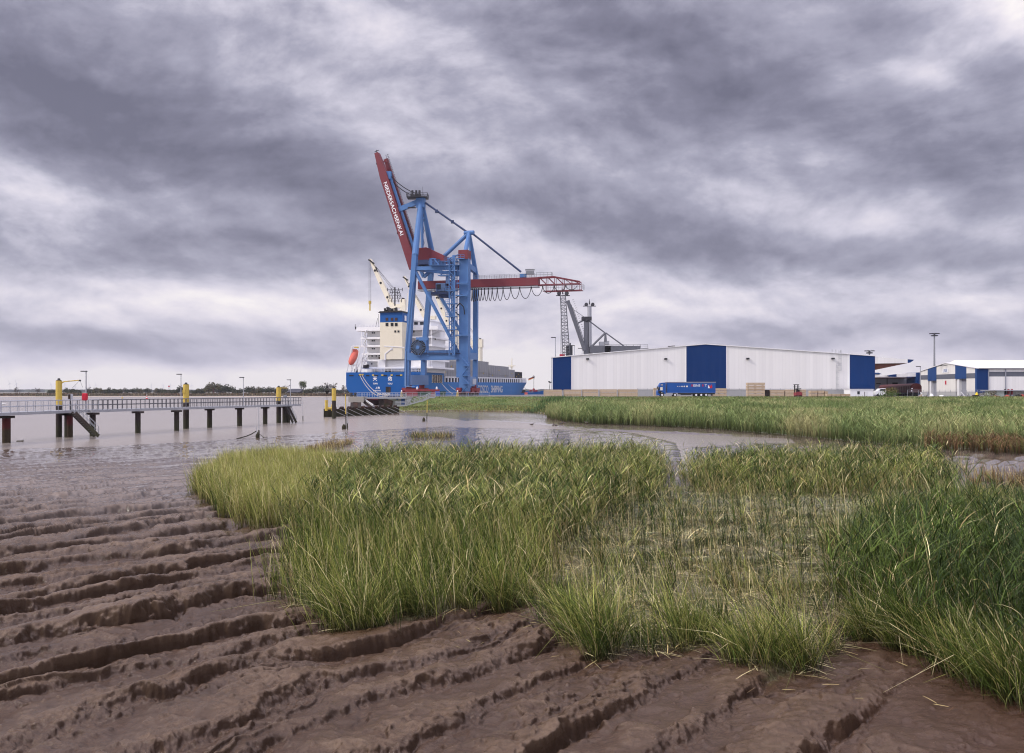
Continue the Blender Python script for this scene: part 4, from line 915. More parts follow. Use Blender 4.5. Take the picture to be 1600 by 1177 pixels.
# long red equipment carrier behind them
b_ = at(660, 612, 262); b_.z = Z_Q; r_ = thing('spreader', 'long dark red lifting spreader with white end lamps lying on the quay by the crane', 'spreader', tuple(b_))
MB().box(tuple(b_+Vector((0, 0, 1.6))), (10.0, 1.4, .9)).box(tuple(b_+Vector((-3, 0, .7))), (1.2, 1.4, 1.4)).box(tuple(b_+Vector((3, 0, .7))), (1.2, 1.4, 1.4)).build('frame', M['bogie_red'], r_)
for dx_ in (-1.5, 4.2): MB().lathe(b_+Vector((dx_, 0, 2.05)), [(.3, 0), (.28, .5), (.1, .8)], 8).build('lamp_housing', M['white'], r_)

# ================================================================== cargo ship
S = Frame(tuple(Vector((-32, 311, 0))-Vector((RR[0], RR[1], 0))*14)[:2], FF, RR)   # a = forward, b = to starboard
ship = thing('cargo_ship', 'large blue cargo ship with white deckhouse and cream funnel moored behind the gantry crane', 'ship', tuple(S(85, 0, 0)))
LOA = 190.0
def hull_b(a, z):
    B = 14.0
    if a > 128: B = 14.0*max(0.0, 1-((a-128)/(LOA-128))**2.2)
    if a > 110:    # finer at the waterline than at the deck
        fl = max(0, min(1, (9.5-z)/9.5)); B *= 1-.50*fl*min(1, ((a-110)/55))**1.4
    zb = 1.9-a*.16 if a < 14 else -.34-(a-14)*.28
    zb = max(zb, -6.0); p = 2.3+min(a, 40)/40*3
    if z <= zb: return 0.0
    zt = 7.2
    if z >= zt: return B
    u_ = (zt-z)/(zt-zb); return B*max(0, 1-u_**p)**(1/p)
def hull_rings(z0, z1f, nz=12):
    rings = []
    for a in [0, 1.5, 4, 7, 10, 14, 18, 24.5, 24.6, 30, 40, 60, 90, 110, 128, 138, 146, 152, 158, 163, 167, 172, 178, 183, 187, 190]:
        zt = z1f(a); ring = []; zbv = max(1.9-a*.16 if a < 14 else -.34-(a-14)*.28, -6.0)
        zl = [max(z0, zbv)+(zt-max(z0, zbv))*(k/nz)**1.0 for k in range(nz+1)]
        rake = lambda z: max(0, (9.6-z))*.95*max(0, (a-120)/(LOA-120))**2
        for z in reversed(zl): ring.append(S(a-rake(z), hull_b(a, z), z))
        for z in zl: ring.append(S(a-rake(z), -hull_b(a, z), z))
        rings.append(ring)
    return rings
def deck_z(a): return 11.6 if a <= 24.55 else 8.3+(a-24.6)/165*1.4
ZB_ = 2.3
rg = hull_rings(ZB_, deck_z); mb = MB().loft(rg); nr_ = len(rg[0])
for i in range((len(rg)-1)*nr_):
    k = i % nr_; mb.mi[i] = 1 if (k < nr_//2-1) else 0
hull = mb.build('hull', [M['ship_blue'], M['hull_starboard']], ship, smooth=True)
mb = MB().loft(hull_rings(-7, lambda a: ZB_-.02)); mb.build('bottom', M['antifoul'], hull, smooth=True)
mb = MB().box(tuple(S(3, 0, 0)), (7, .5, 5), math.atan2(FF[1], FF[0])); mb.build('rudder', M['antifoul'], hull)
# white trim of mooring slots and yellow fairleads along the transom
mb = MB(); my = MB()
for px, w_ in ((549, 8), (563, 7), (574.5, 6), (588, 6), (602, 6), (622, 8), (636, 3), (651, 10), (667, 1.2)):
    if px > 657: continue
    b_, z_ = S.on_b(px, 587, -.05); mb.box(tuple(S(-.06, b_, z_)), (w_*.215, .1, .42), math.atan2(RR[1], RR[0]))
for px in (562.5, 566.5, 583, 597.5, 612, 627, 639):
    b_, z_ = S.on_b(px, 586.3 if px > 570 else 585.5, -.05); my.box(tuple(S(-.08, b_, z_)), (.75, .12, .5), math.atan2(RR[1], RR[0]))
mb.each('mooring_slot', M['black'], hull); my.each('fairlead', M['yellow'], hull)
def stern_text(s_, px, py, h, bold=.0, sx=1.0):
    b_, z_ = S.on_b(px, py, 0); mb = MB(); mb.text(s_, S(-.05, b_, z_), RR+(0,), (0, 0, 1), h, 0.0, sx=sx, bold=bold, center=True)
    mb.build('lettering', M['white_clean'], hull)
stern_text('天', 586, 594.5, 1.15, .04); stern_text('佑', 609.5, 594.5, 1.15, .04)
stern_text('TIAN', 586.5, 600.8, .55, .04, 1.0); stern_text('YOU', 609.5, 600.8, .55, .04, 1.1)
stern_text('上海', 590, 607.6, .6, .04); stern_text('SHANGHAI', 589, 611.5, .42, .04, .95)
stern_text('IMO 9710478', 599, 617.5, .62, .05, .95)
mb = MB(); b_, z_ = S.on_b(605.5, 609, 0); mb.box(tuple(S(-.06, b_, z_)), (1.3, .12, 2.0), math.atan2(RR[1], RR[0])); mb.build('port_opening', M['black'], hull)
mb = MB(); b_, z_ = S.on_b(609, 609, 0); mb.box(tuple(S(-.07, b_, z_)), (.7, .16, 2.0), math.atan2(RR[1], RR[0])); mb.build('port_door', M['window_brown'], hull)
# name along the starboard side
def side_pt(px, py, b=14.0): return S.on_a(px, py, b)
a0, z0 = side_pt(746, 613.2); a1_, _ = side_pt(785, 613.2)
mb = MB(); org = S(a0, 14.03, z0); mb.text('COSCO   SHIPPING', org, FF+(0,), (0, 0, 1), 2.9, 0.0, bold=.032)
Lx = max((Vector(v_)-org).dot(S.a) for v_ in mb.v); kx = (a1_-a0)/Lx; nv = []
for v_ in mb.v:
    l = (Vector(v_)-org).dot(S.a); al_ = a0+l*kx; zz_ = v_[2]
    nv.append(tuple(S(al_, hull_b(al_, zz_)+.06, zz_)))
mb.v = nv; mb.build('lettering', M['white_clean'], hull)
# cut out step on the starboard side with pale frames
mb = MB(); aa, zz_ = side_pt(675, 600); ab, _ = side_pt(690, 600); _, zt_ = side_pt(682, 589.5)
mb.prism([S(aa, 14.02, 8.0), S(ab, 14.02, 8.0), S(ab, 14.02, 10.9), S(aa, 14.02, 10.9)], S.b*.03); mb.build('side_recess', M['window_brown'], hull)
mb = MB()
for k in range(5): mb.box(tuple(S(aa+(ab-aa)*k/4, 14.08, 9.4)), (.3, .3, 2.9), math.atan2(FF[1], FF[0]))
mb.each('recess_frame', M['cream'], hull)
# white bulwark with openings along the main deck
mb = MB(); mo = MB(); mq = MB()
a = 26.0
while a < 184:
    zd = deck_z(a); b_ = hull_b(a, 9)-.15; b2 = hull_b(a+3.6, 9)-.15
    p = S(a, b_, zd); q = S(a+3.6, b2, zd+.03); mb.beam(p+Vector((0, 0, 1.95)), q+Vector((0, 0, 1.95)), .25, .45); mb.beam(p, p+Vector((0, 0, 1.95)), .9, .25, up=(0, 0, 1) if False else tuple(S.b))
    mo.beam(p-S.b*1.6+Vector((0, 0, .8)), q-S.b*1.6+Vector((0, 0, .8)), .2, 1.6)
    p2 = S(a, -b_, zd); q2 = S(a+3.6, -b2, zd); mq.beam(p2+Vector((0, 0, 1.95)), q2+Vector((0, 0, 1.95)), .25, .45)
    a += 3.6
mb.build('bulwark', M['white'], ship); mq.build('bulwark', M['white'], ship); mo.build('hatch_coaming', M['steel_dark'], ship)
# grey hatch covers and cargo boxes standing on deck
def deck_box(px0, px1, ytop, b, depth, mat, z0=8.6, label=None):
    a0, z_ = side_pt(px0, ytop, b); a1, _ = side_pt(px1, ytop, b); zt = EYE+(HZ-ytop)/FPX*S(a0, b, 0).y
    mb = MB().prism([S(a0, b, z0), S(a1, b, z0), S(a1, b, zt), S(a0, b, zt)], S.b*-depth)
    o = mb.build('deck_cargo', mat, ship, label); mr = MB(); n = max(2, int((a1-a0)/3.0))
    for i in range(n+1): mr.beam(S(a0+(a1-a0)*i/n, b+.05, z0), S(a0+(a1-a0)*i/n, b+.05, zt), .16, .12, up=tuple(S.b))
    mr.beam(S(a0, b+.05, (zt+z0)/2), S(a1, b+.05, (zt+z0)/2), .14, .14); mr.build('stiffener', mat, o)
    my = MB()
    for i in range(3): my.box(tuple(S(a0+(a1-a0)*(.15+.33*i), b+.12, z0+(zt-z0)*(.25+.3*(i % 2)+.2))), (.6, .2, .45), math.atan2(FF[1], FF[0]))
    my.each('marking', M['yellow'], o)
deck_box(691, 719, 563, 9.5, 19, M['ship_grey']); deck_box(719.5, 763, 561, 9.5, 19, M['ship_grey']); deck_box(764.5, 794.5, 570.5, 9.0, 18, M['ship_grey']); deck_box(795.5, 804, 577.5, 7.5, 15, M['ship_grey'])
deck_box(805, 815.5, 581, 5.0, 10, M['steel_dark'], 10.4, 'dark slatted box at the bow')
fm = S(170, 0, 9.5); mb = MB().tube(fm, fm+Vector((0, 0, 13)), .35, 8, .2).beam(fm+Vector((-2, 0, 9)), fm+Vector((2, 0, 9)), .4, .4).box(tuple(fm+Vector((0, 0, 8.5))), (1.5, 1.5, .8)); mb.build('foremast', M['cream'], ship)
# deckhouse: stacked decks seen from astern
zs = {n_: S.on_b(600, y_, 9)[1] for n_, y_ in (('d1', 576), ('d2', 563.6), ('d3', 553.5), ('d4', 541), ('d5', 528.5), ('d6', 515.5))}
house_ = MB(); slab = MB(); A0 = 10.0
def bpx(px, a=A0): return S.on_b(px, 550, a)[0]
bl, br = bpx(571), bpx(672); sl_, sr = bpx(563.5), bpx(675)
def ang(): return math.atan2(FF[1], FF[0])
def sbox(mb, a0, a1, b0, b1, z0, z1): return mb.prism([S(a0, b0, z0), S(a0, b1, z0), S(a0, b1, z1), S(a0, b0, z1)], S.a*(a1-a0))
sbox(house_, A0+1.5, 26, bl, br, 11.6, zs['d6'])
sbox(house_, 6, 24, bpx(590, 6), bpx(668, 6), 11.6, zs['d2']-.1)
deckhouse = house_.build('deckhouse', M['white'], ship)
for n_, (l_, r__) in {'d1': (566, 676), 'd2': (563.5, 676), 'd3': (565, 600), 'd4': (563.5, 675), 'd5': (563.5, 675)}.items():
    a_ = A0-1.0 if n_ != 'd1' else 4; sbox(slab, a_, 27, bpx(l_, a_), bpx(r__, a_), zs[n_]-.2, zs[n_]+.42)
slab.build('deck_bulwark', M['white_clean'], deckhouse)
bw = MB(); sbox(bw, A0-1, 20, bpx(558.5), bpx(685.5), zs['d6']-.3, zs['d6']+1.1); bw.build('bridge_wing', M['white_clean'], deckhouse)
bw = MB(); q0 = bpx(672); bw.prism([S(A0, bpx(672), zs['d5']+1), S(A0, bpx(672), zs['d6']-.3), S(A0, bpx(685), zs['d6']-.3)], S.a*3); bw.build('wing_support', M['white'], deckhouse)
wh = MB(); zt_ = S.on_b(650, 501.5, A0)[1]; sbox(wh, A0+.5, 22, bpx(596), bpx(672), zs['d6']+.5, zt_); wheel = wh.build('wheelhouse', M['white'], deckhouse)
rf = MB(); sbox(rf, A0, 22.5, bpx(594), bpx(673.5), zt_, zt_+.35); rf.build('roof', M['white_clean'], wheel)
def win(px, py, w_, h_, a_=A0+1.44, mat='window', par=None):
    b_, z_ = S.on_b(px, py, a_); mb = MB(); mb.box(tuple(S(a_, b_, z_)), (w_, .08, h_), math.atan2(RR[1], RR[0])); return mb.build('window', M[mat], par or deckhouse)
for px in (642, 650, 659, 667): win(px, 505.5, 1.35, 1.0, A0+.44, par=wheel)
for py in (520.3, 532.5, 545): win(582, py, .5, .5); win(584.8, py, .5, .5)
for px in (576, 581.5, 588): win(px, 556.5, .45, .45)
win(581, 568.5, .45, .6); win(646.5, 518.5, .5, .6); win(593, 555, .7, 1.0); win(593, 559.5, .7, .8, mat='window_brown')
for px in (619, 627.5): win(px, 556.5, 1.4, 1.7, 5.94)
win(595, 571.5, .5, 1.1); 
for px in (652, 661, 680): win(px, 530, .5, .5)
mb = MB()
for px, a_ in ((595, 5.5), (600, 5.5)): b_ = bpx(px, a_); mb.beam(S(a_, b_, 11.6), S(a_, b_, zs['d2']), 1.3, .8, up=tuple(S.a))
for px in (565, 571, 660, 674):
    for n0, n1 in (('d1', 'd2'), ('d4', 'd5'), ('d5', 'd6')): b_ = bpx(px, 9.2); mb.beam(S(9.2, b_, zs[n0]), S(9.2, b_, zs[n1]), .25, .25, up=tuple(S.a))
mb.each('pillar', M['white'], deckhouse)
mb = MB()
for n_ in ('d2', 'd4', 'd5'):
    b_ = bpx(567, 8.6); b2_ = bpx(573, 8.6); nn_ = {'d2': 'd3', 'd4': 'd5', 'd5': 'd6'}[n_]; mb.beam(S(8.6, b_, zs[n_]+.5), S(8.6, b2_, zs[nn_]), .6, .12)
railing(mb, [S(0.4, -13.4, 11.6), S(.4, 13.4, 11.6)], 1.0, 1.3, .05); railing(mb, [S(.4, 13.6, 11.6), S(24, 13.6, 11.6)], 1.1, 1.3, .05); railing(mb, [S(A0-.9, bpx(559), zs['d6']+1.1), S(A0-.9, bpx(596), zs['d6']+1.1)], .8, 1.2, .05)
railing(mb, [S(12, bpx(597, 12), zt_+.3), S(12, bpx(672, 12), zt_+.3)], .9, 1.2, .05)
mb.build('railing', M['white'], deckhouse)
mb = MB()
for px, py, sx_ in ((574, 573, 1.2), (570, 573, .9), (574.5, 572, .6)): b_, z_ = S.on_b(px, py, 4); mb.box(tuple(S(4, b_, z_)), (sx_, .8, 1.1), math.atan2(RR[1], RR[0]))
for px in (556, 604, 608, 655): b_, z_ = S.on_b(px, 580.3, 3); mb.tube(S(3, b_, 11.6), S(3, b_, 12.9), .7, 8)
mb.each('winch', M['steel_dark'], ship)
b_, z_ = S.on_b(678.5, 569.5, 18); MB().box(tuple(S(18, b_, z_)), (2.0, 1.5, 1.8)).build('rescue_boat', M['red'], ship)
# white side screen with three openings abeam the recess
mb = MB(); 
for px0, px1, y0, y1 in ((666, 688, 574.5, 577), (666, 688, 581.5, 583), (666, 667.5, 575, 583), (672, 674.5, 575, 583), (679, 681, 575, 583), (686.5, 688, 575, 583)):
    (a_, za), (b2_, zb2) = side_pt(px0, y0), side_pt(px1, y1); mb.prism([S(a_, 13.9, zb2), S(b2_, 13.9, zb2), S(b2_, 13.9, za), S(a_, 13.9, za)], S.b*-.25)
mb.build('side_screen', M['white_clean'], ship)
# funnel
fu = MB(); f0, f1 = bpx(595.5, 5), bpx(630, 5); zf = lambda y: S.on_b(612, y, 4)[1]
sbox(fu, 4, 9.8, f0+.0, f1, zs['d4']-5, zf(503.5)); funnel = fu.build('funnel', M['cream'], ship)
fb = MB(); sbox(fb, 3.95, 9.9, f0+.05, f1+.05, zf(503.5), zf(488.5)); fb.build('blue_band', M['ship_blue'], funnel)
fc = MB(); fc.prism([S(3.3, f0-.5, zf(488.5)), S(3.3, f1+.4, zf(488.5)), S(3.3, f1-.1, zf(486)), S(3.3, f0+.3, zf(486.3))], S.a*7.2)
for px, h_ in ((602, 1.0), (607, 1.1), (620, 1.2), (614, .8)): b_ = bpx(px, 6); fc.tube(S(6, b_, zf(487)), S(6.3, b_-.3, zf(487)+h_+.4), .38, 8)
b_ = bpx(608, 6); fc.tube(S(6, b_+.9, zf(486)), S(6, b_-.6, zf(482.5)), .95, 12).tube(S(6, b_-.5, zf(482.7)), S(6, b_-.1, zf(481)), .9, 12)
fc.build('funnel_cap', M['black'], funnel)
mb = MB()
for px in (604.5, 612.5, 619.0): b_, z_ = S.on_b(px, 499, 3.9); mb.box(tuple(S(3.9, b_, z_)), (1.0, .1, 1.1), math.atan2(RR[1], RR[0]))
mb.each('louvre', M['window_brown'], funnel); mb = MB()
for px in (604.5, 612.5, 619.0): b_, z_ = S.on_b(px, 507.2, 3.9); mb.box(tuple(S(3.9, b_, z_)), (1.0, .1, 1.1), math.atan2(RR[1], RR[0]))
for px in (617.5, 622.5): b_, z_ = S.on_b(px, 518, 3.9); mb.box(tuple(S(3.9, b_, z_)), (.65, .1, .7), math.atan2(RR[1], RR[0]))
mb.each('louvre', M['black'], funnel)
mb = MB(); mb.box(tuple(S(6.8, f1+.12, zf(497))), (1.6, .1, 1.9), ang()); mb.build('emblem', M['white_clean'], funnel)
# stores crane on the aft deck
b_, z_ = S.on_b(602, 560, 4); b2_, z2_ = S.on_b(612, 545, 4); b3_, z3_ = S.on_b(586, 545, 4)
mb = MB().tube(S(4, b_, zs['d2']), S(4, b_, zs['d2']+2.4), .28, 8).beam(S(4, b_, zs['d2']+2.2), S(4, b2_, z2_), .35, .35).box(tuple(S(4, b2_, z2_)), (.7, .5, .7)).beam(S(4, bpx(600, 4), S.on_b(600, 541, 4)[1]), S(4, bpx(632, 4), S.on_b(632, 543, 4)[1]), .3, .3); mb.build('stores_crane', M['white'], ship)
# lifeboat on its launching frame
lb0 = S(-1, S.on_b(547, 570, -1)[0], S.on_b(547, 570, -1)[1]); lb1 = S(3.5, S.on_b(557, 548.5, 3.5)[0], S.on_b(557, 548.5, 3.5)[1]); ld = (lb1-lb0).normalized(); lx = ld.cross(Vector((FF[0], FF[1], 0))).normalized(); ly = lx.cross(ld).normalized()
rgs = []; 
for t_, r_ in ((0, .1), (.05, .6), (.16, 1.1), (.4, 1.35), (.7, 1.35), (.9, 1.15), (1.0, .8)):
    c = lb0.lerp(lb1, t_); rgs.append([c+lx*r_*.95*math.cos(k*math.pi/6)+ly*r_*1.0*math.sin(k*math.pi/6) for k in range(12)])
lboat = MB().loft(rgs).build('lifeboat', M['orange'], ship, smooth=True)
c = lb0.lerp(lb1, .86)+(-ly if ly.y > 0 else ly)*.9; MB().box(tuple(c), (1.5, 1.2, 1.3)).build('canopy_hatch', M['orange'], lboat)
mb = MB(); zd = 11.6
q1 = S(1, S.on_b(563, 541, 1)[0], S.on_b(563, 541, 1)[1]); q2 = S(1, S.on_b(550, 541, 1)[0], S.on_b(550, 541, 1)[1]); q3 = S(1, bpx(541.5, 1), 11.6); q4 = S(1, bpx(555, 1), 11.6)
for off in (0, 4): o_ = S.a*off; mb.beam(q1+o_, q2+o_, .3, .3).beam(q2+o_, q3+o_, .3, .3).beam(q1+o_, q4+o_, .3, .3).beam(q4+o_, S(1+off, bpx(568, 1), q1.z-3), .25, .25).beam(q3+o_, q4+o_, .25, .25)
mb.beam(S(1, bpx(549, 1), 11.6), S(1, bpx(549, 1), 14.2), .3, .3).beam(S(1, bpx(549, 1), 14.2), S(1, bpx(556, 1), 14.2), .3, .3)
mb.build('launching_frame', M['white'], ship); b_, z_ = S.on_b(557, 543, .8); MB().box(tuple(S(.8, b_, z_)), (1.6, .3, .5), math.atan2(RR[1], RR[0])).build('release_beam', M['yellow'], ship)
# radar mast and signal mast
mb = MB(); mp = S(20, bpx(617, 20), zt_); zm = lambda y: S.on_b(617, y, 20)[1]
mb.tube(mp, Vector((mp.x, mp.y, zm(449))), .28, 6)
for y_, w_ in ((453, 5.6), (457, 3.6), (461.5, 4.4), (466, 3.8), (470.5, 5.0)):
    z_ = zm(y_); c = Vector((mp.x, mp.y, z_)); mb.beam(c-Vector((w_/2, 0, 0)), c+Vector((w_/2, 0, 0)), .18, .18)
    for k in (-.5, -.25, .25, .5): mb.tube(c+Vector((w_*k, 0, -.5)), c+Vector((w_*k, 0, .7)), .12, 4)
mb.build('signal_mast', M['steel_dark'], ship)
mb = MB(); g0 = S(20, bpx(611, 20), zm(480)); g1 = S(20, bpx(634, 20), zm(479)); mb.beam(g0, g1, 1.0, .8).beam(Vector((g1.x-.8, g1.y, zs['d6'])), Vector((g1.x-.8, g1.y, zm(478))), 1.3, 1.3).tube(Vector((g1.x+.6, g1.y, zm(480))), Vector((g1.x+.6, g1.y, zm(459))), .12, 5); mb.build('radar_mast', M['cream'], ship)
mb = MB(); mb.tube(S(12, bpx(592, 12), zs['d6']), S(12, bpx(591, 12), zs['d6']+6), .06, 4).tube(S(12, bpx(586, 12), zs['d6']), S(12, bpx(590, 12), zs['d6']+4.5), .08, 4).tube(S(A0, bpx(555, A0), zs['d6']+.6), S(A0, bpx(560, A0), zs['d6']+.9), .12, 5).tube(S(A0, bpx(555, A0), zs['d6']+.4), S(A0, bpx(555, A0), zs['d6']+2.3), .1, 5)
mb.box(tuple(S(A0, bpx(556.5, A0), zs['d6']+.9)), (.8, .4, .9)); mb.build('aerial', M['steel_dark'], ship)
# four deck cranes
def deck_crane(a, pcol, foot, tip, housetop, hook=None, hidden=False):
    p = lambda x, y: S(a, S.on_b(x, y, a)[0], S.on_b(x, y, a)[1])
    b_ = S.on_b(pcol[0], 550, a)[0]; rcol = pcol[1]
    ht = p(pcol[0], housetop); col = MB().tube(S(a, b_, 9), Vector((ht.x, ht.y, ht.z-3)), rcol*.9, 14).box(tuple(ht-Vector((0, 0, 1.6))), (rcol*1.9, rcol*2.0, 4.2), ang())
    cr = col.build('deck_crane', M['cream'], ship)
    f = p(*foot); t = p(*tip); dd = (t-f).normalized(); side = S.a
    nrm = side.cross(dd).normalized()
    mb = MB(); ln = (t-f).length
    mb.prism([f-nrm*.9, f+nrm*.9, f+dd*ln*.5+nrm*.85, t+nrm*.35, t-nrm*.35, f+dd*ln*.5-nrm*.85], side*1.6)
    jb = mb.build('jib', M['cream'], cr)
    hb = MB()
    for k in (.17, .48, .75): c = f+dd*ln*k-side*.03; hb.tube(c, c-side*.06, .48, 10)
    hb.beam(t-nrm*.5, t-dd*2.5+nrm*.9, .5, .5); hb.beam(t-dd*6+nrm*.7, t-dd*4+nrm*.9, .4, .4)
    hb.build('lightening_hole', M['black'], jb)
    sup = MB(); hb_ = Vector((ht.x, ht.y, f.z)); sup.beam(hb_+Vector((0, 0, -.5)), f+Vector((0, 0, -.5)), 1.8, 1.5).beam(hb_+Vector((0, 0, -3.5)), f+Vector((0, 0, -1)), 1.2, 1.0); sup.build('jib_foot', M['cream'], cr)
    rp = MB(); top_ = Vector((ht.x, ht.y, ht.z+.6)); rp.tube(t, top_, .05, 4).tube(t-dd*1, top_-Vector((.5, 0, 1.2)), .05, 4).tube(t, top_+Vector((-.2, 0, -.6)), .05, 4); rp.tube(top_-S.a*.6, top_+S.a*.6, .5, 8)
    if hook: 
        h_ = p(*hook); top2 = p(hook[0], tip[1]+4)
        rp.tube(top2-S.b*.35, Vector((top2.x-.35, top2.y, h_.z+2.2)), .06, 4).tube(top2+S.b*.35, Vector((top2.x+.35, top2.y, h_.z+2.2)), .06, 4)
        hk = MB().tube(h_+Vector((0, 0, 1.3)), h_+Vector((0, 0, 2.4)), .55, 10).tube(h_+Vector((0, 0, -1.4)), h_+Vector((0, 0, 1.4)), .28, 8); hk.build('hook_block', M['yellow'], cr)
    rp.build('rope', M['black'], cr)
deck_crane(30, (630, 1.0), (611, 477), (577.5, 405), 470, hook=(578, 480))
deck_crane(75, (681, 1.9), (664, 495), (632, 432), 509, hook=(677, 504)) if False else deck_crane(75, (681, 1.9), (663, 495), (631, 432), 511)
deck_crane(110, (716, 1.7), (702, 512), (676, 450), 512)
deck_crane(145, (750.5, 1.3), (737, 538), (712, 487), 532)
# mooring ropes from the stern to the walkway
def rope(name, p, q, s_, lab, r=.09, grp='mooring ropes of the ship'):
    pts = []
    for i in range(13):
        t_ = i/12; v_ = p.lerp(q, t_); v_.z -= s_*4*t_*(1-t_); pts.append(v_)
    mb = MB().path(pts, r, 5); return solo(name, mb, M['rope'], lab, 'mooring rope', grp)
def st(px, py): b_, z_ = S.on_b(px, py, 0); return S(-.3, b_, z_)
rope('mooring_rope', st(563, 587), at(604, 620, 232), 2.2, 'lower of two pale ropes sagging from the blue stern to the walkway')
rope('mooring_rope', st(566.5, 587), at(608, 618.5, 232), 1.9, 'upper of two pale ropes sagging from the blue stern to the walkway')
rope('mooring_rope', at(688, 596, 330), at(708, 616, 268), .5, 'pale rope running down from the ship side between the crane legs', .08)
rope('mooring_rope', at(701, 601, 340), at(716, 612, 268), .3, 'short pale rope ending at the broad crane tower', .08)
rope('mooring_rope', at(814, 600, 480), at(833, 612, 470), 1.0, 'thin bow rope running down to the right of the ship', .1)
# ================================================================== the big warehouse
DW = 265.0
def zq(py, D): return EYE+(HZ-py)/FPX*D
def xq(px, D): return (px-800)/FPX*D
wh_ = thing('warehouse', 'huge low gabled warehouse clad in white with four dark blue panels and a cantilevered canopy', 'warehouse', (xq(1102, DW), DW, Z_Q))
XL, XR_, XRi = xq(862.5, DW), xq(1367, DW), xq(1102, DW); ZL, ZRt, ZRi = zq(559.5, DW), zq(557, DW), zq(538.5, DW); ZB = 5.4
def ztop(x): return ZL+(ZRi-ZL)*(x-XL)/(XRi-XL) if x < XRi else ZRi+(ZRt-ZRi)*(x-XRi)/(XR_-XRi)
def gable_panel(px0, px1, mat, zb, off=0.0):
    x0, x1 = xq(px0, DW), xq(px1, DW); pts = [(x0, zb), (x1, zb), (x1, ztop(x1))] + ([(XRi, ZRi)] if x0 < XRi < x1 else []) + [(x0, ztop(x0))]
    return MB().prism([(x, DW-off, z) for x, z in pts], (0, 3.0, 0)).build('wall_panel', mat, wh_)
gable_panel(862.5, 893, M['clad_blue'], ZB-.2, .05); gable_panel(893, 1071.5, M['clad_white'], ZB); gable_panel(1071.5, 1135, M['clad_blue'], ZB-.4, .05)
gable_panel(1135, 1327, M['clad_white'], ZB); gable_panel(1327, 1367, M['clad_blue'], ZB, .05)
mb = MB().prism([(XL+.02, DW+3.0, ZB), (XR_-.02, DW+3, ZB), (XR_-.02, DW+3, ZRt-.05), (XRi, DW+3, ZRi-.05), (XL+.02, DW+3, ZL-.05)], (4.5, 64, 0)); mb.build('wall', M['clad_white'], wh_)
mb = MB().prism([(XL+.1, DW+.1, Z_Q), (XR_-.1, DW+.1, Z_Q), (XR_-.1, DW+.1, ZB-.02), (XL+.1, DW+.1, ZB-.02)], (4.5, 64, 0)); mb.build('plinth', M['concrete_pale'], wh_)
mb = MB().prism([(XL-.3, DW-.3, ZL+.02), (XRi, DW-.3, ZRi+.02), (XR_+.3, DW-.3, ZRt+.02), (XR_+.3, DW-.3, ZRt+.25), (XRi, DW-.3, ZRi+.25), (XL-.3, DW-.3, ZL+.25)], (4.7, 67.6, 0)); mb.build('roof', M['roof_white'], wh_)
mb = MB()
for px in (863, 893.2, 1071.7, 1135.2, 1326.8): x = xq(px, DW); mb.box((x, DW-.08, (ZB+ztop(x))/2), (.22, .14, ztop(x)-ZB))
mb.each('trim', M['white_clean'], wh_)
# canopy to the right: white fascia, blue pointed tip, brown underside
zt0, zt1 = zq(558, DW), zq(561, DW); zb0 = zq(568.3, DW); xa, xb, xc = XR_+.05, xq(1418, DW), xq(1428.5, DW)
cn = MB().prism([(xa, DW-.1, zb0), (xb, DW-.1, zb0+.15), (xb, DW-.1, zt1-.1), (xa, DW-.1, zt0)], (0, .4, 0)).build('canopy', M['clad_white'], wh_)
MB().prism([(xb, DW-.12, zb0+.15), (xc-1.2, DW-.12, zb0+.3), (xc, DW-.12, zt1-.25), (xb, DW-.12, zt1-.1)], (3.5, 64, 0)).build('canopy_tip', M['clad_blue'], cn)
MB().prism([(xa, DW+.32, zb0-1.9), (xb, DW+.32, zb0+.1), (xb, DW+.32, zt1-.2), (xa, DW+.32, zt0-.1)], (3.5, 63, 0)).build('soffit', M['soffit'], cn)
mb = MB()
for px, py in ((918, 561), (1040, 561), (1168, 560.5), (1301, 560.5)): mb.box((xq(px, DW), DW-.35, zq(py, DW)), (.8, .7, .45))
mb.each('wall_lamp', M['steel_dark'], wh_)
# ladder cages
mb = MB()
def cage(px0, px1, y0, y1):
    x0, x1 = xq(px0, DW), xq(px1, DW); z0, z1 = zq(y1, DW), zq(y0, DW)
    for x in (x0, (x0+x1)/2, x1): mb.tube((x, DW-.7, z0), (x, DW-.7, z1), .035, 4); 
    k = int((z1-z0)/.35)
    for i in range(k): z = z0+i*.35; mb.tube((x0, DW-.3, z), (x1, DW-.3, z), .025, 4); (mb.tube((x0, DW-.72, z), (x1, DW-.72, z), .03, 4) if i % 2 == 0 else None)
cage(1305.5, 1309.5, 568, 612); cage(1309.5, 1313.5, 547, 579); mb.build('ladder', M['galv'], wh_)
mb = MB()
for px in (1302, 1308, 1315): mb.tube((xq(px, DW), DW+1, ztop(xq(px, DW))), (xq(px, DW), DW+1, ztop(xq(px, DW))+1.3), .04, 4)
for k in range(5): mb.tube((xq(1160, DW)+k*0, DW, 5), (xq(1160, DW), DW, 5.1), .02, 4) if False else None
for px in np.arange(1152, 1168, 2.5): pass
mb.box((xq(1050, DW), DW+2, ztop(xq(1050, DW))+.35), (1.6, .8, .35)); mb.box((xq(1054, DW), DW+2, ztop(xq(1054, DW))+.4), (.9, .8, .3)); mb.build('roof_vent', M['steel_dark'], wh_)
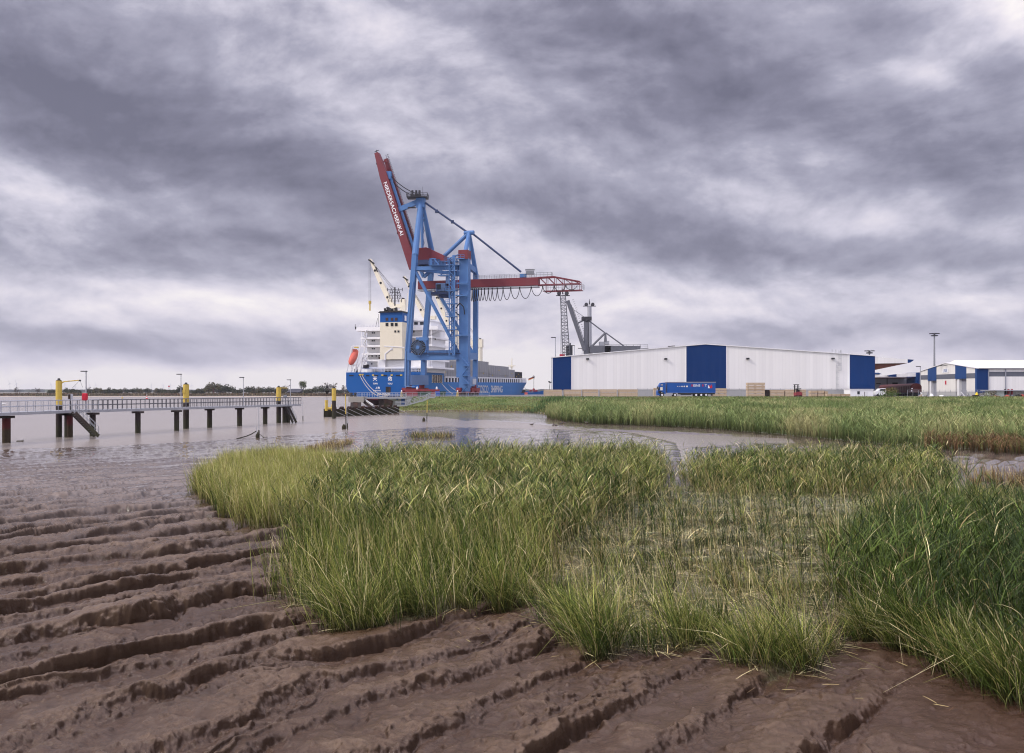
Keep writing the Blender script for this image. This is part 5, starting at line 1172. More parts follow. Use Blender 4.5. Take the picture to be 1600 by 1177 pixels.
# small white hut built against it
hut = thing('hut', 'small white flat roofed hut with one dark window below the right blue panel', 'hut', (xq(1346, 258), 258, Z_Q))
x0, x1, zt_ = xq(1328.5, 258), xq(1364.5, 258), zq(608.8, 258); MB().bb((x0, 258, Z_Q), (x1, 263, zt_)).build('wall', M['white_clean'], hut); MB().bb((x0-.15, 257.8, zt_), (x1+.15, 263.2, zt_+.15)).build('roof', M['white_clean'], hut)
MB().bb((xq(1339.5, 258), 257.9, zq(616.3, 258)), (xq(1343.2, 258), 258.1, zq(611.6, 258))).build('window', M['window'], hut)
dr = MB().bb((xq(1351, 258), 257.92, Z_Q), (xq(1355.5, 258), 258.1, zq(612.3, 258))).build('door', M['white'], hut); MB().bb((xq(1351.2, 258)-.12, 257.9, Z_Q), (xq(1351.2, 258), 258.12, zq(612.3, 258))).build('frame', M['steel_dark'], dr)
# fence in front of the plinth
fn = thing('wire_fence', 'thin grey wire fence along the foot of the warehouse wall', 'fence', (xq(1100, 263), 263, Z_Q))
mb = MB(); [mb.tube((x, 263, Z_Q), (x, 263, Z_Q+2.4), .035, 4) for x in np.arange(xq(996, 263), xq(1326, 263), 3.0)]; mb.build('post', M['galv'], fn)
mb = MB(); [mb.tube((xq(996, 263), 263, Z_Q+z), (xq(1326, 263), 263, Z_Q+z), .018, 3) for z in (.4, .8, 1.2, 1.6, 2.0, 2.3)]; mb.build('wire', M['galv'], fn)

# ================================================================== timber crates
DC = 250.0
def crate(px0, px1, zb, h, lab, D=DC, depth=1.8, dark=False, grp='wooden crates along the warehouse'):
    x0, x1 = xq(px0, D), xq(px1, D); w = x1-x0; c = ((x0+x1)/2, D, zb); r_ = thing('timber_crate', lab, 'crate', c, grp)
    mt = M['pile'] if dark else M['timber']
    MB().bb((x0+.06, D-depth/2, zb+.10), (x1-.06, D+depth/2, zb+h-.03)).build('boarding', mt, r_)
    mb = MB()
    for x in np.linspace(x0+.12, x1-.12, max(3, int(w/1.4)+1)): mb.box((x, D-depth/2-.03, zb+h/2+.03), (.11, .07, h-.12))
    mb.build('batten', mt, r_)
    mb = MB(); [mb.box((x, D, zb+.05), (.14, depth+.04, .10)) for x in np.linspace(x0+.4, x1-.4, 3)]; mb.build('skid', mt, r_)
    return r_
ord_ = ['leftmost', 'second from left', 'third from left', 'fourth from left', 'fifth from left']
for i, (a_, b_) in enumerate(((849.5, 878), (880.5, 908), (909.5, 934.5), (937, 963.5), (965.5, 996))):
    H = .98 if i < 2 else 1.02
    crate(a_, b_, Z_Q, H, 'lower crate, %s pair in the low row by the left warehouse end' % ord_[i]); crate(a_, b_, Z_Q+H, H, 'upper crate, %s pair in the low row by the left warehouse end' % ord_[i])
for k in range(4): crate(1021, 1031, Z_Q+k*.62, .62, '%s pale crate in the stack behind the truck cab' % ['lowest', 'second lowest', 'third lowest', 'topmost'][k], D=258)
for k in range(3): crate(1112, 1134.5, Z_Q+k*.78, .78, '%s crate in the stack behind the trailer end' % ['bottom', 'middle', 'top'][k], D=252)
for k in range(5): crate(1166.5, 1194, Z_Q+k*.78, .78, '%s crate of the tallest square stack right of the truck' % ['bottom', 'second lowest', 'middle', 'second highest', 'topmost'][k])
crate(1196, 1201, Z_Q, 1.9, 'narrow dark crate standing beside the tallest square crate stack', dark=True)
for i, (a_, b_) in enumerate(((1201.5, 1224), (1224.5, 1240))):
    for k in range(2): crate(a_, b_, Z_Q+k*.92, .92, '%s crate of the %s stack just left of the forklift' % (['lower', 'upper'][k], ['wide', 'narrow'][i]))
for k in range(2): crate(1228, 1258, Z_Q+k*1.0, 1.0, '%s crate of the stack behind the forklift' % ['lower', 'upper'][k], D=256)
for i, (a_, b_) in enumerate(((1264.5, 1275.5), (1276, 1286))):
    for k in range(2): crate(a_, b_, Z_Q+k*.85, .85, '%s crate in the %s stack right of the forklift' % (['lower', 'upper'][k], ['first', 'second'][i]))
crate(1287, 1292, Z_Q, 1.5, 'pale slim crate between the tall and low crates right of the forklift')
for i, (a_, b_) in enumerate(((1290, 1297), (1297.3, 1304), (1304.3, 1311), (1311.3, 1319), (1319.3, 1327))):
    crate(a_, b_, Z_Q, .78, '%s of the five low single crates beside the white hut' % ['first', 'second', 'middle', 'fourth', 'last'][i], D=246)

# ================================================================== articulated lorry
DT = 243.0; tx = lambda px: xq(px, DT); tz = lambda py: zq(py, DT)+.0
tr = thing('articulated_lorry', 'blue articulated lorry with curtain sided trailer parked before the warehouse facing left', 'lorry', (tx(1071), DT, Z_Q))
zf_ = Z_Q+1.05; zr = Z_Q+4.0
MB().bb((tx(1041), DT-1.27, zf_), (tx(1116.3), DT+1.27, zr-.16)).build('trailer_body', M['truck_blue'], tr)
MB().bb((tx(1040.5), DT-1.3, zr-.15), (tx(1117), DT+1.3, zr)).build('trailer_roof', M['rope'], tr)
mb = MB(); mb.bb((tx(1060), DT-1.0, zf_-.42), (tx(1116), DT-.8, zf_-.03)); mb.bb((tx(1060), DT+.8, zf_-.42), (tx(1116), DT+1.0, zf_-.03)); mb.bb((tx(1062), DT-1.2, Z_Q+.45), (tx(1079), DT-1.14, Z_Q+.95)); mb.bb((tx(1109), DT-1.2, Z_Q+.25), (tx(1112), DT-1.0, Z_Q+.9)); mb.build('chassis', M['steel_dark'], tr)
mb = MB(); [mb.bb((tx(p)-.05, DT-1.33, zf_), (tx(p)+.05, DT-1.28, zr-.16)) for p in (1041.5, 1060.5, 1079.5, 1099, 1116)]; mb.bb((tx(1041), DT-1.31, zf_+.65), (tx(1116), DT-1.275, zf_+.69)); mb.build('curtain_strap', M['truck_blue'], tr)
prof = [(1026, .35), (1026, 1.3), (1027.3, 2.2), (1029, 3.1), (1031.5, 3.75), (1038.5, 3.85), (1039, .8), (1036.6, .8), (1035.5, 1.25), (1031.5, 1.25), (1030.3, .6), (1030, .35)]
cab = MB().prism([(tx(p), DT-1.24, Z_Q+z) for p, z in prof], (0, 2.48, 0)).build('cab', M['truck_blue'], tr)
MB().prism([(tx(p), DT-1.27, Z_Q+z) for p, z in ((1030.6, 1.75), (1030.2, 2.5), (1034.2, 2.65), (1034.2, 1.75))], (0, .04, 0)).build('side_window', M['cream'], cab)
MB().prism([(tx(p), DT-1.26, Z_Q+z) for p, z in ((1026.6, 1.75), (1027.9, 2.65), (1029.4, 2.65), (1029.4, 1.75))], (0, 2.5, 0)).build('windscreen', M['window'], cab)
mb = MB(); mb.prism([(tx(p), DT-1.25, Z_Q+z) for p, z in ((1027.5, 1.7), (1033.2, 1.4), (1030.5, .7), (1027.5, 1.0))], (0, .02, 0)); mb.build('black_trim', M['black'], cab)  # black patch low on the cab side
MB().bb((tx(1025), DT-1.45, Z_Q+2.15), (tx(1026.6), DT-1.25, Z_Q+2.75)).build('mirror', M['steel_dark'], cab)
MB().text('MAN', (tx(1030.5), DT-1.27, Z_Q+3.2), (1, 0, 0), (0, 0, 1), .36, .01).build('roof_lettering', M['white_clean'], cab) if False else MB().bb((tx(1031.3), DT-1.26, Z_Q+3.05), (tx(1034.5), DT-1.24, Z_Q+3.35)).build('roof_badge', M['rope'], cab)
def wheel_(x, par, r=.5):
    w = MB().tube((x, DT-1.22, Z_Q+r), (x, DT-.86, Z_Q+r), r, 18).tube((x, DT+.86, Z_Q+r), (x, DT+1.22, Z_Q+r), r, 18).build('wheel', M['rubber'], par); MB().tube((x, DT-1.24, Z_Q+r), (x, DT-1.1, Z_Q+r), r*.56, 14).build('rim', M['white'], w)
for p in (1033.5, 1053.5, 1086.3, 1094.2, 1101.8): wheel_(tx(p), tr)
MB().bb((tx(1038), DT-1.2, Z_Q+.5), (tx(1050), DT-.7, Z_Q+1.0)).build('side_tank', M['galv'], tr)
def tt(s_, px, py, h, mat, sx=1.15, mir=False):
    mb = MB(); mb.text(s_, (tx(px), DT-1.335, tz(py)), (1, 0, 0), (0, 0, 1), h, .0, sx=sx, bold=.01)
    if mir: xs = [v_[0] for v_ in mb.v]; c_ = min(xs)+max(xs); mb.v = [(c_-v_[0], v_[1], v_[2]) for v_ in mb.v]
    mb.build('lettering', M[mat], tr)
tt('R', 1077.3, 604.4, .62, 'red', mir=True); tt('EINE', 1081.6, 604.4, .62, 'white_clean', 1.05); tt('R', 1094.9, 604.4, .62, 'red'); tt('T', 1099.4, 604.4, .62, 'white_clean')
mb = MB(); [mb.tube((tx(p), DT-1.31, tz(604)), (tx(p), DT-1.28, tz(604)), r_, 10) for p, r_ in ((1057.6, .14), (1060.6, .16), (1064.2, .18), (1067.8, .20), (1072, .24))]; mb.each('round_mark', M['cream'], tr)
MB().prism([(tx(p), DT-1.30, tz(q)) for p, q in ((1104.8, 606.8), (1106, 601.5), (1108.5, 603.5), (1110, 600.8), (1111.5, 604), (1111, 606.9))], (0, .02, 0)).build('emblem', M['red'], tr)
MB().prism([(tx(p), DT-1.32, tz(q)) for p, q in ((1104.6, 606.8), (1104.8, 602), (1106.2, 603.2), (1107.6, 606.9))], (0, .015, 0)).build('emblem', M['white_clean'], tr)

# ================================================================== forklift, van, wagon, bush
fk = thing('forklift', 'dark red forklift truck with raised black double mast facing the warehouse', 'forklift', (xq(1246.5, 238), 238, Z_Q)); fx, fy = xq(1246.5, 238), 238
mb = MB().bb((fx-.85, fy-1.2, Z_Q+.35), (fx+.85, fy+.8, Z_Q+1.15)); mb.prism([(fx-.8, fy-1.3, Z_Q+.5), (fx+.8, fy-1.3, Z_Q+.5), (fx+.55, fy-1.3, Z_Q+1.35), (fx-.55, fy-1.3, Z_Q+1.35)], (0, .6, 0)); mb.build('body', M['bogie_red'], fk)
mb = MB(); [mb.beam((fx+sx_, fy+yy, Z_Q+1.1), (fx+sx_*.9, fy+yy, Z_Q+2.25), .1, .1) for sx_ in (-.6, .6) for yy in (-.8, .5)]; mb.bb((fx-.65, fy-.95, Z_Q+2.25), (fx+.65, fy+.65, Z_Q+2.35)); mb.build('overhead_guard', M['black'], fk)
mb = MB(); [mb.bb((fx+sx_-.13, fy+.9, Z_Q+.1), (fx+sx_+.13, fy+1.1, Z_Q+3.3)) for sx_ in (-.5, .35)]; mb.bb((fx-.8, fy+.88, Z_Q+3.15), (fx+.65, fy+1.12, Z_Q+3.32)); mb.bb((fx-.95, fy+.95, Z_Q+2.6), (fx+.8, fy+1.05, Z_Q+2.7)); mb.bb((fx-.6, fy+.88, Z_Q+1.9), (fx+.5, fy+1.1, Z_Q+2.05)); mb.build('mast', M['black'], fk)
for sx_ in (-.75, .55):
    for yy in (-.8, .6): MB().tube((fx+sx_, fy+yy, Z_Q+.4), (fx+sx_+.25, fy+yy, Z_Q+.4), .4, 14).build('wheel', M['rubber'], fk)
MB().bb((fx-.4, fy-.4, Z_Q+1.15), (fx+.4, fy+.2, Z_Q+1.9)).build('seat', M['black'], fk)
vn = thing('van', 'white van parked between the blue warehouse corner and the olive bush', 'van', (xq(1374, 262), 262, Z_Q)); vx = xq(1366.5, 262); k = 262/FPX
pf = [(0, .4), (0, 1.5), (1.0, 1.62), (1.9, 2.25), (4.6, 2.35), (5.1, 1.9), (5.2, .4)]
vb = MB().prism([(vx+x*.60, 261, Z_Q+z) for x, z in pf], (0, 1.9, 0)).build('body', M['white_clean'], vn)
MB().prism([(vx+x*.60, 260.97, Z_Q+z) for x, z in ((1.7, 1.6), (2.2, 2.15), (4.6, 2.15), (4.6, 1.6))], (0, .02, 0)).build('window', M['window'], vn)
for x in (.9, 4.2): MB().tube((vx+x*.6, 260.95, Z_Q+.36), (vx+x*.6, 261.3, Z_Q+.36), .36, 12).build('wheel', M['rubber'], vn)
MB().bb((vx+3.0, 260.9, Z_Q+1.0), (vx+3.12, 261, Z_Q+1.15)).build('tail_lamp', M['red'], vn)
wg = thing('railway_wagon', 'long dark red covered railway wagon with rounded end behind the olive bush', 'wagon', (xq(1415, 275), 290, Z_Q))
w0 = Vector((xq(1427, 272), 270, 0)); wd = Vector((-.17, .98, 0)); wd = Vector((xq(1380, 330)-w0.x, 330-270, 0)).normalized(); wn = Vector((-wd.y, wd.x, 0)) if False else Vector((wd.y, -wd.x, 0))
arc = [(-1.5, 1.1), (-1.5, 2.9)] + [(-1.5*math.cos(t_), 2.9+1.0*math.sin(t_)) for t_ in np.linspace(.25, math.pi-.25, 8)] + [(1.5, 2.9), (1.5, 1.1)]
MB().loft([[w0+wd*s_+wn*(x*sc)+Vector((0, 0, Z_Q+z)) for x, z in arc] for s_, sc in ((-.0, .96), (.3, 1), (62, 1))]).build('body', M['wagon'], wg)
mb = MB(); [mb.beam(w0+wd*s_+wn*sd_*1.53+Vector((0, 0, Z_Q+1.1)), w0+wd*s_+wn*sd_*1.53+Vector((0, 0, Z_Q+3)), .12, .12) for s_ in np.arange(.5, 60, 3) for sd_ in (-1, 1)]; [mb.beam(w0-wd*.06+wn*-1.4+Vector((0, 0, Z_Q+z)), w0-wd*.06+wn*1.4+Vector((0, 0, Z_Q+z)), .08, .1) for z in (1.5, 1.9, 2.3, 2.7, 3.1)]; mb.build('rib', M['wagon'], wg)
mb = MB(); mb.beam(w0+wd*.5+Vector((0, 0, Z_Q+.9)), w0+wd*60+Vector((0, 0, Z_Q+.9)), 2.4, .4); mb.build('underframe', M['black'], wg)
for s_ in (2, 5, 14, 17, 26, 29): MB().tube(w0+wd*s_+wn*.9+Vector((0, 0, Z_Q+.45)), w0+wd*s_-wn*.9+Vector((0, 0, Z_Q+.45)), .45, 14).build('wheel', M['steel_dark'], wg)
for s_ in (-.8, .8): MB().tube(w0-wd*.6+wn*s_+Vector((0, 0, Z_Q+1.05)), w0+wn*s_+Vector((0, 0, Z_Q+1.05)), .25, 10).build('buffer', M['steel_dark'], wg)
for (x_, z_) in ((-1.2, 2.3), (-1.35, 1.6)): MB().box(tuple(w0-wd*.1+wn*x_+Vector((0, 0, Z_Q+z_))), (.35, .1, .3)).build('lamp', M['white_clean'], wg)

# ================================================================== plants and trees
def crown_mesh(name, shape, n, size, cols, seed, flat=1.0, core=True):
    """crown of many small leaf clumps; shape = list of (x, y, z, r)"""
    r_ = np.random.RandomState(seed); V = []; F = []; C = []
    w = np.array([s_[3]**2 for s_ in shape]); w = w/w.sum()
    for i in range(n):
        x, y, z, rad = shape[r_.choice(len(shape), p=w)]
        v_ = r_.normal(size=3); v_ /= np.linalg.norm(v_); rr = rad*r_.uniform(.45, 1.08)
        c = np.array([x, y, z])+v_*rr*np.array([1, 1, flat]); s_ = size*r_.uniform(.5, 1.4)
        a = r_.normal(size=3); a /= np.linalg.norm(a); b = np.cross(a, r_.normal(size=3)); b /= np.linalg.norm(b); o = len(V)
        V += [c-a*s_, c-b*s_*.6, c+a*s_, c+b*s_*.6]; F.append((o, o+1, o+2, o+3))
        col = np.array(cols[r_.randint(len(cols))])*r_.uniform(.7, 1.35); C += [(*col, 1)]*4
    me = bpy.data.meshes.new(name); me.from_pydata([tuple(v_) for v_ in V], [], F); ca_ = me.color_attributes.new('col', 'FLOAT_COLOR', 'POINT'); ca_.data.foreach_set('color', np.array(C, np.float32).ravel()); me.materials.append(M['leaf']); return me
def trunk_mesh(h, r, crown_r, seed, limbs=7, top=.85):
    r_ = np.random.RandomState(seed); mb = MB(); mb.tube((0, 0, -.3), (0, 0, h*.45), r, 8, r*.75, caps=False).tube((0, 0, h*.45), (r*.8, 0, h*top), r*.75, 6, r*.2, caps=False)
    for i in range(limbs):
        t_ = r_.uniform(.22, .75); a = 2*math.pi*i/limbs+r_.uniform(-.3, .3); p = Vector((0, 0, h*t_)); q = p+Vector((math.cos(a)*crown_r*.7, math.sin(a)*crown_r*.7, h*r_.uniform(.15, .32)))
        mb.tube(p, q, r*.38, 5, r*.1, caps=False)
        for k in range(2): mb.tube(p.lerp(q, .6), q+Vector(r_.normal(size=3)*crown_r*.22), r*.16, 4, r*.05, caps=False)
    return mb
def make_tree(name, label, cat, kind, seed, group, cols, leafn=520):
    r_ = np.random.RandomState(seed); t = thing(name, label, cat, (0, 0, 0), group)
    if kind == 'round': sh = [(r_.uniform(-3, 3), r_.uniform(-3, 3), r_.uniform(4.2, 8.2), r_.uniform(1.6, 2.8)) for _ in range(10)]; H, R0, CR = 10, .35, 4.5
    elif kind == 'low': sh = [(r_.uniform(-4.5, 4.5), r_.uniform(-3, 3), r_.uniform(1.6, 4.4), r_.uniform(1.4, 2.4)) for _ in range(11)]; H, R0, CR = 6, .3, 5
    elif kind == 'tall': sh = [(r_.uniform(-3.2, 3.2), r_.uniform(-3, 3), r_.uniform(7.5, 14.5), r_.uniform(1.8, 3.0)) for _ in range(12)]; H, R0, CR = 17, .45, 5
    else: sh = [(r_.uniform(-3.4, 3.4), r_.uniform(-3, 3), r_.uniform(4.0, 9.5), r_.uniform(.9, 1.6)) for _ in range(9)]; H, R0, CR = 11, .3, 4.2
    cm = crown_mesh('crown', sh, leafn, .62 if kind != 'bare' else .42, cols, seed); o = bpy.data.objects.new('crown', cm); COL.objects.link(o); o.parent = t
    tm = trunk_mesh(H, R0, CR, seed, 12 if kind == 'bare' else 7, .95).build('trunk', M['bark'], t, loc=(0, 0, 0)); tm.parent = t
    return t
DK = [(.030, .042, .018), (.045, .058, .022), (.06, .06, .025)]; OL = [(.09, .085, .03), (.11, .085, .035), (.07, .07, .025)]; YG = [(.10, .12, .035), (.075, .10, .03)]; BR = [(.10, .085, .07), (.12, .10, .08)]
GT = 'trees on the far river bank'
protos = {'dark': make_tree('bank_tree', 'x', 'tree', 'round', 3, GT, DK), 'olive': make_tree('bank_tree', 'x', 'tree', 'round', 5, GT, OL), 'low': make_tree('bank_tree', 'x', 'tree', 'low', 8, GT, DK+OL[:1]), 'lowo': make_tree('bank_tree', 'x', 'tree', 'low', 12, GT, OL),
          'tall': make_tree('bank_tree', 'x', 'tree', 'tall', 14, GT, YG, 800), 'bare': make_tree('bank_tree', 'x', 'tree', 'bare', 17, GT, BR, 260)}
used = set()
KD = {'dark': 'dark green round', 'olive': 'olive brown round', 'low': 'low dark bushy', 'lowo': 'low olive bushy', 'tall': 'tall yellow green', 'bare': 'thin nearly leafless'}
WH = [(0, 90, 'beyond the left end of the jetty'), (90, 150, 'beyond the yellow dolphin with the davit'), (150, 215, 'left of the red river buoy'), (215, 262, 'behind and right of the red river buoy'), (262, 300, 'behind the middle yellow dolphin'), (300, 375, 'in the big clump right of the middle dolphin'), (375, 430, 'behind the long jetty railing'), (430, 480, 'behind the end of the jetty'), (480, 545, 'between the jetty and the ship')]
cnt = {}
def bank_tree(kind, px, ytop, D=950, zb=1.2):
    H = {'dark': 10.6, 'olive': 10.6, 'low': 6.4, 'lowo': 6.4, 'tall': 17, 'bare': 11}[kind]
    h = (EYE-zb)+(HZ-ytop+.9)/FPX*D; s_ = h/H; loc = (xq(px, D), D, zb)
    where = [w for a, b, w in WH if a <= px < b][0]; key = (kind, where); cnt[key] = cnt.get(key, 0)+1
    nth = ['', 'second ', 'third ', 'fourth ', 'fifth ', 'sixth ', 'seventh ', 'eighth ', 'ninth ', 'tenth '][min(9, cnt[key]-1)]
    lab = '%s%s tree %s' % (nth, KD[kind], where)
    sx = max(s_, .8)
    p = protos[kind]
    if kind not in used: used.add(kind); p.location = loc; p.scale = (sx, sx, s_); p['label'] = lab; p.rotation_euler = (0, 0, rnd.uniform(0, 6)); return
    dup(p, loc, rnd.uniform(0, 6), lab, (sx*rnd.uniform(.85, 1.15), sx, s_))
TREES = [('bare', 25, 604.5), ('bare', 59, 606), ('low', 83, 608.5), ('dark', 104, 606.5), ('low', 112, 607.5), ('low', 119, 608.5), ('bare', 138, 604.5), ('low', 144, 608), ('olive', 150, 605.5), ('olive', 157, 606), ('low', 163, 608.5), ('dark', 170, 606), ('dark', 176, 608), ('low', 182, 608), ('low', 188, 608.5),
 ('bare', 194, 605.5), ('dark', 200, 607.5), ('dark', 207, 607), ('dark', 214, 606.5), ('olive', 220, 606.8), ('dark', 227, 606.8), ('dark', 234, 607), ('olive', 244, 606.3), ('dark', 249, 607), ('low', 257, 608.5), ('low', 264, 609), ('low', 271, 609), ('dark', 278, 606.5), ('dark', 283, 603), ('dark', 288, 605.5), ('low', 294, 609.5), ('low', 302, 611),
 ('low', 312, 607), ('dark', 318, 606), ('olive', 325, 599.5), ('olive', 332, 596.5), ('olive', 338, 599), ('dark', 344, 600), ('dark', 351, 600.5), ('dark', 358, 603), ('lowo', 349, 608), ('dark', 364, 605), ('low', 370, 609), ('dark', 377, 607), ('dark', 384, 605), ('dark', 390, 604), ('olive', 396, 603.5), ('olive', 403, 604), ('dark', 410, 605), ('lowo', 393, 610), ('lowo', 404, 611), ('dark', 417, 605.5), ('dark', 424, 604.5), ('dark', 431, 606),
 ('bare', 447, 601), ('olive', 442, 604), ('low', 456, 608), ('tall', 474, 594.5), ('low', 485, 607), ('dark', 492, 604.5), ('dark', 499, 602), ('dark', 505, 604), ('bare', 512, 597), ('bare', 521, 597.5), ('dark', 514, 606), ('low', 524, 609), ('bare', 537, 601.5), ('low', 531, 610), ('dark', 544, 608), ('low', 462, 609.5), ('low', 480, 610), ('low', 439, 610)]
for a in TREES: bank_tree(*a, D=930+(hash(a[1]) % 5)*8)
# the marsh reeds, the far wood and the hazy rise beyond
def strip(name, x0, x1, D, depth, h, cols, n, lab, seed, w=.9, kind='stuff', hv=.25):
    r_ = np.random.RandomState(seed); pts = np.stack([r_.uniform(x0, x1, n), D+r_.uniform(0, depth, n)], -1); B = Blades(); z = np.full((n, 1), .8)
    c = pick(cols, n, fbm(pts[:, 0]*.02, pts[:, 1]*.02, 3)*1.6, .25); B.ribbons(np.hstack([pts, z]), h*(1+r_.normal(0, hv, n)).clip(.4, 1.6)*(1+.5*fbm(pts[:, 0]*.03, pts[:, 1]*.03, 3)), np.full(n, w), r_.uniform(0, 6.28, n), np.full(n, .1), np.full(n, .1), 2, c*.5, c, c*1.1, taper=.5)
    o = B.build(name, lab, M['leaf']); return o
strip('marsh_reeds', -620, 30, 842, 60, 1.9, [(.095, .06, .035), (.13, .085, .05), (.10, .085, .045), (.16, .12, .075)], 15000, 'brown marsh reeds along the far river bank', 4)
def far_wood():
    r_ = np.random.RandomState(9); n = 9000; x = r_.uniform(-2600, 700, n); y = 3900+r_.uniform(0, 500, n); B = Blades()
    hh = 7*(1+.5*fbm(x*.004, y*.004, 3))*r_.uniform(.6, 1.1, n); c = pick(((.035, .05, .035), (.05, .06, .04)), n); B.ribbons(np.stack([x, y, np.full(n, 2.)], -1), hh+4, np.full(n, 26.), r_.uniform(0, 6.28, n), np.full(n, .1), np.full(n, .1), 2, c, c, c, taper=.6, waz=r_.uniform(-.3, .3, n)); B.build('far_wood', 'long low dark wood on the horizon beyond the river', M['leaf'])
far_wood()
for (px, py) in ((436, 607), ):    # dark low roof among the trees
    b = thing('farmhouse', 'long dark roofed farmhouse among the far trees behind the end of the jetty', 'house', (xq(462, 900), 900, 1.2)); x0, x1 = xq(449, 900), xq(470, 900)
    MB().bb((x0+.5, 896, 1.2), (x1-.5, 908, 4.2)).build('wall', M['pile'], b); MB().prism([(x0, 895, 4.1), (x0, 909, 4.1), (x0+2.5, 902, 7.6)], (x1-x0, 0, 0)).build('roof', paint('slate', (.05, .05, .065), .7), b)
# wind turbines
M['turbine'] = paint('turbine', (.55, .56, .60), .5, dirt_amt=0)
def turbine_proto():
    t = thing('wind_turbine', 'x', 'wind turbine', (0, 0, 0), 'wind turbines on the horizon'); MB().tube((0, 0, 0), (0, 0, 80), 2.6, 10, 1.4).build('tower', M['turbine'], t)
    h = MB().box((0, -1, 81), (4, 9, 4)).build('nacelle', M['turbine'], t); r_ = MB()
    for k in range(3): a = math.pi/2+k*2*math.pi/3+.3; r_.beam((0, -6, 81), (36*math.cos(a), -6, 81+36*math.sin(a)), 3.0, .8, up=(0, 1, 0), w2=.8)
    r_.build('rotor', M['turbine'], t); return t
tp = turbine_proto(); first = True
for i, (px, hub) in enumerate(((15.5, 599.5), (26, 599.5), (80, 601), (101.5, 600.5), (140, 601.5), (150, 601.5), (237, 601.5), (255.5, 601.5), (267, 601.5), (300, 602), (299.5, 602), (118, 603))):
    if i == 10: continue
    D = 5500; s_ = (EYE+(HZ-hub)/FPX*D)/81; loc = (xq(px, D), D, 0)
    WT = ['at the left frame edge of the skyline', 'just right of the leftmost turbine', 'just left of the first yellow dolphin', 'under the yellow davit arm', 'just right of the first jetty lamp', 'second right of the first jetty lamp', 'above the trees right of the red buoy', 'second right of the red buoy', 'third right of the red buoy', 'just right of the middle yellow dolphin', '', 'between dolphin and first lamp']
    lab = 'tiny wind turbine '+WT[i]
    if first: tp.location = loc; tp.scale = (s_,)*3; tp['label'] = lab; first = False
    else: dup(tp, loc, rnd.uniform(-.6, .6), lab, s_)
# bushes near the wagon
def bush(px, py, D, w, h, cols, lab, seed, n=900, name='bush'):
    r_ = np.random.RandomState(seed); c = (xq(px, D), D, Z_Q-.1); t = thing(name, lab, 'bush', c); sh = [(r_.uniform(-w/3, w/3), r_.uniform(-w/4, w/4), r_.uniform(h*.25, h*.72), r_.uniform(.18, .3)*w) for _ in range(9)]
    cm = crown_mesh('foliage', sh, n, .13, cols, seed, .8); o = bpy.data.objects.new('foliage', cm); COL.objects.link(o); o.parent = t
    mb = MB(); [mb.tube((r_.uniform(-.3, .3), r_.uniform(-.2, .2), 0), (r_.uniform(-w/3, w/3), r_.uniform(-w/4, w/4), h*.8), .05, 5, .015) for _ in range(9)]; tm = mb.build('stem', M['bark'], t, loc=(0, 0, 0)); tm.parent = t; return t
bush(1393.5, 612, 232, 4.4, 3.1, [(.16, .14, .045), (.11, .10, .03), (.20, .17, .06), (.06, .05, .02)], 'round olive coloured bush on the dyke in front of the wagon', 21)
bush(1390, 620, 225, 6.0, 1.0, [(.06, .10, .02), (.08, .13, .03)], 'low green shrub at the foot of the olive bush', 22)
bush(1540, 615, 230, 4.2, 1.5, [(.10, .10, .05), (.14, .12, .07)], 'straggly grey green weeds right of the yellow cone', 23, 260)
bush(1551, 614, 228, 3.0, 1.9, [(.10, .09, .06), (.14, .12, .08)], 'thin leafless shrub left of the pale shed', 24, 120)

# ================================================================== halls on the right
DH = 290.0; HX = xq(1527, DH)
hall = thing('storage_hall', 'white storage hall with blue corner, grey window band and gable end at the right edge', 'hall', (HX+20, DH+20, Z_Q))
def gd(px): return HX*FPX/(px-800)       # depth along the gable wall for a column of the picture
def gz(px, py): return EYE+(HZ-py)/FPX*gd(px)
GT_ = lambda D: (gz(1527, 576)+(gz(1478, 568)-gz(1527, 576))*(D-DH)/(gd(1478)-DH)) if D < gd(1478) else (gz(1478, 568)+(gz(1438, 581)-gz(1478, 568))*(D-gd(1478))/(gd(1438)-gd(1478)))
def gpanel(px0, px1, zb, mat, off=0.0, zt=None, name='wall_panel'):
    D0, D1 = gd(px0), gd(px1); pts = [(D0, zb), (D1, zb), (D1, zt if zt else GT_(D1))] + ([(gd(1478), GT_(gd(1478)))] if (zt is None and D1 < gd(1478) < D0) else []) + [(D0, zt if zt else GT_(D0))]
    return MB().prism([(HX-off, D, z) for D, z in pts], (1.2, 0, 0)).build(name, mat, hall)
zband0, zband1 = gz(1527, 591), gz(1527, 583)
gpanel(1438.5, 1450, Z_Q+1.4, M['clad_beige']); gpanel(1463.3, 1493, Z_Q+1.4, M['clad_beige']); gpanel(1510, 1524, Z_Q+1.4, M['clad_beige'])
gpanel(1450, 1463.3, gz(1456, 595), M['clad_blue_soft'], .12); gpanel(1493, 1510, gz(1502, 592), M['clad_blue_soft'], .12)
gpanel(1450.3, 1463, Z_Q, M['clad_grey'], -1.0, gz(1456, 595)-.02, 'door'); gpanel(1493.3, 1509.7, Z_Q, M['clad_grey'], -1.0, gz(1502, 592)-.02, 'door')
gpanel(1452, 1454.3, Z_Q, M['white'], -.1, gz(1456, 595)-.03, 'pillar'); gpanel(1495, 1498, Z_Q, M['white'], -.1, gz(1502, 592)-.03, 'pillar')
for a_, b_ in ((1438.6, 1449.9), (1463.5, 1492.8), (1510.3, 1523.8)): gpanel(a_, b_, zband0, M['glazing'], .06, zband1, 'window_band'); gpanel(a_, b_, Z_Q, M['concrete_pale'], -.06, Z_Q+1.38, 'plinth')
zc = gz(1527, 576)-.02
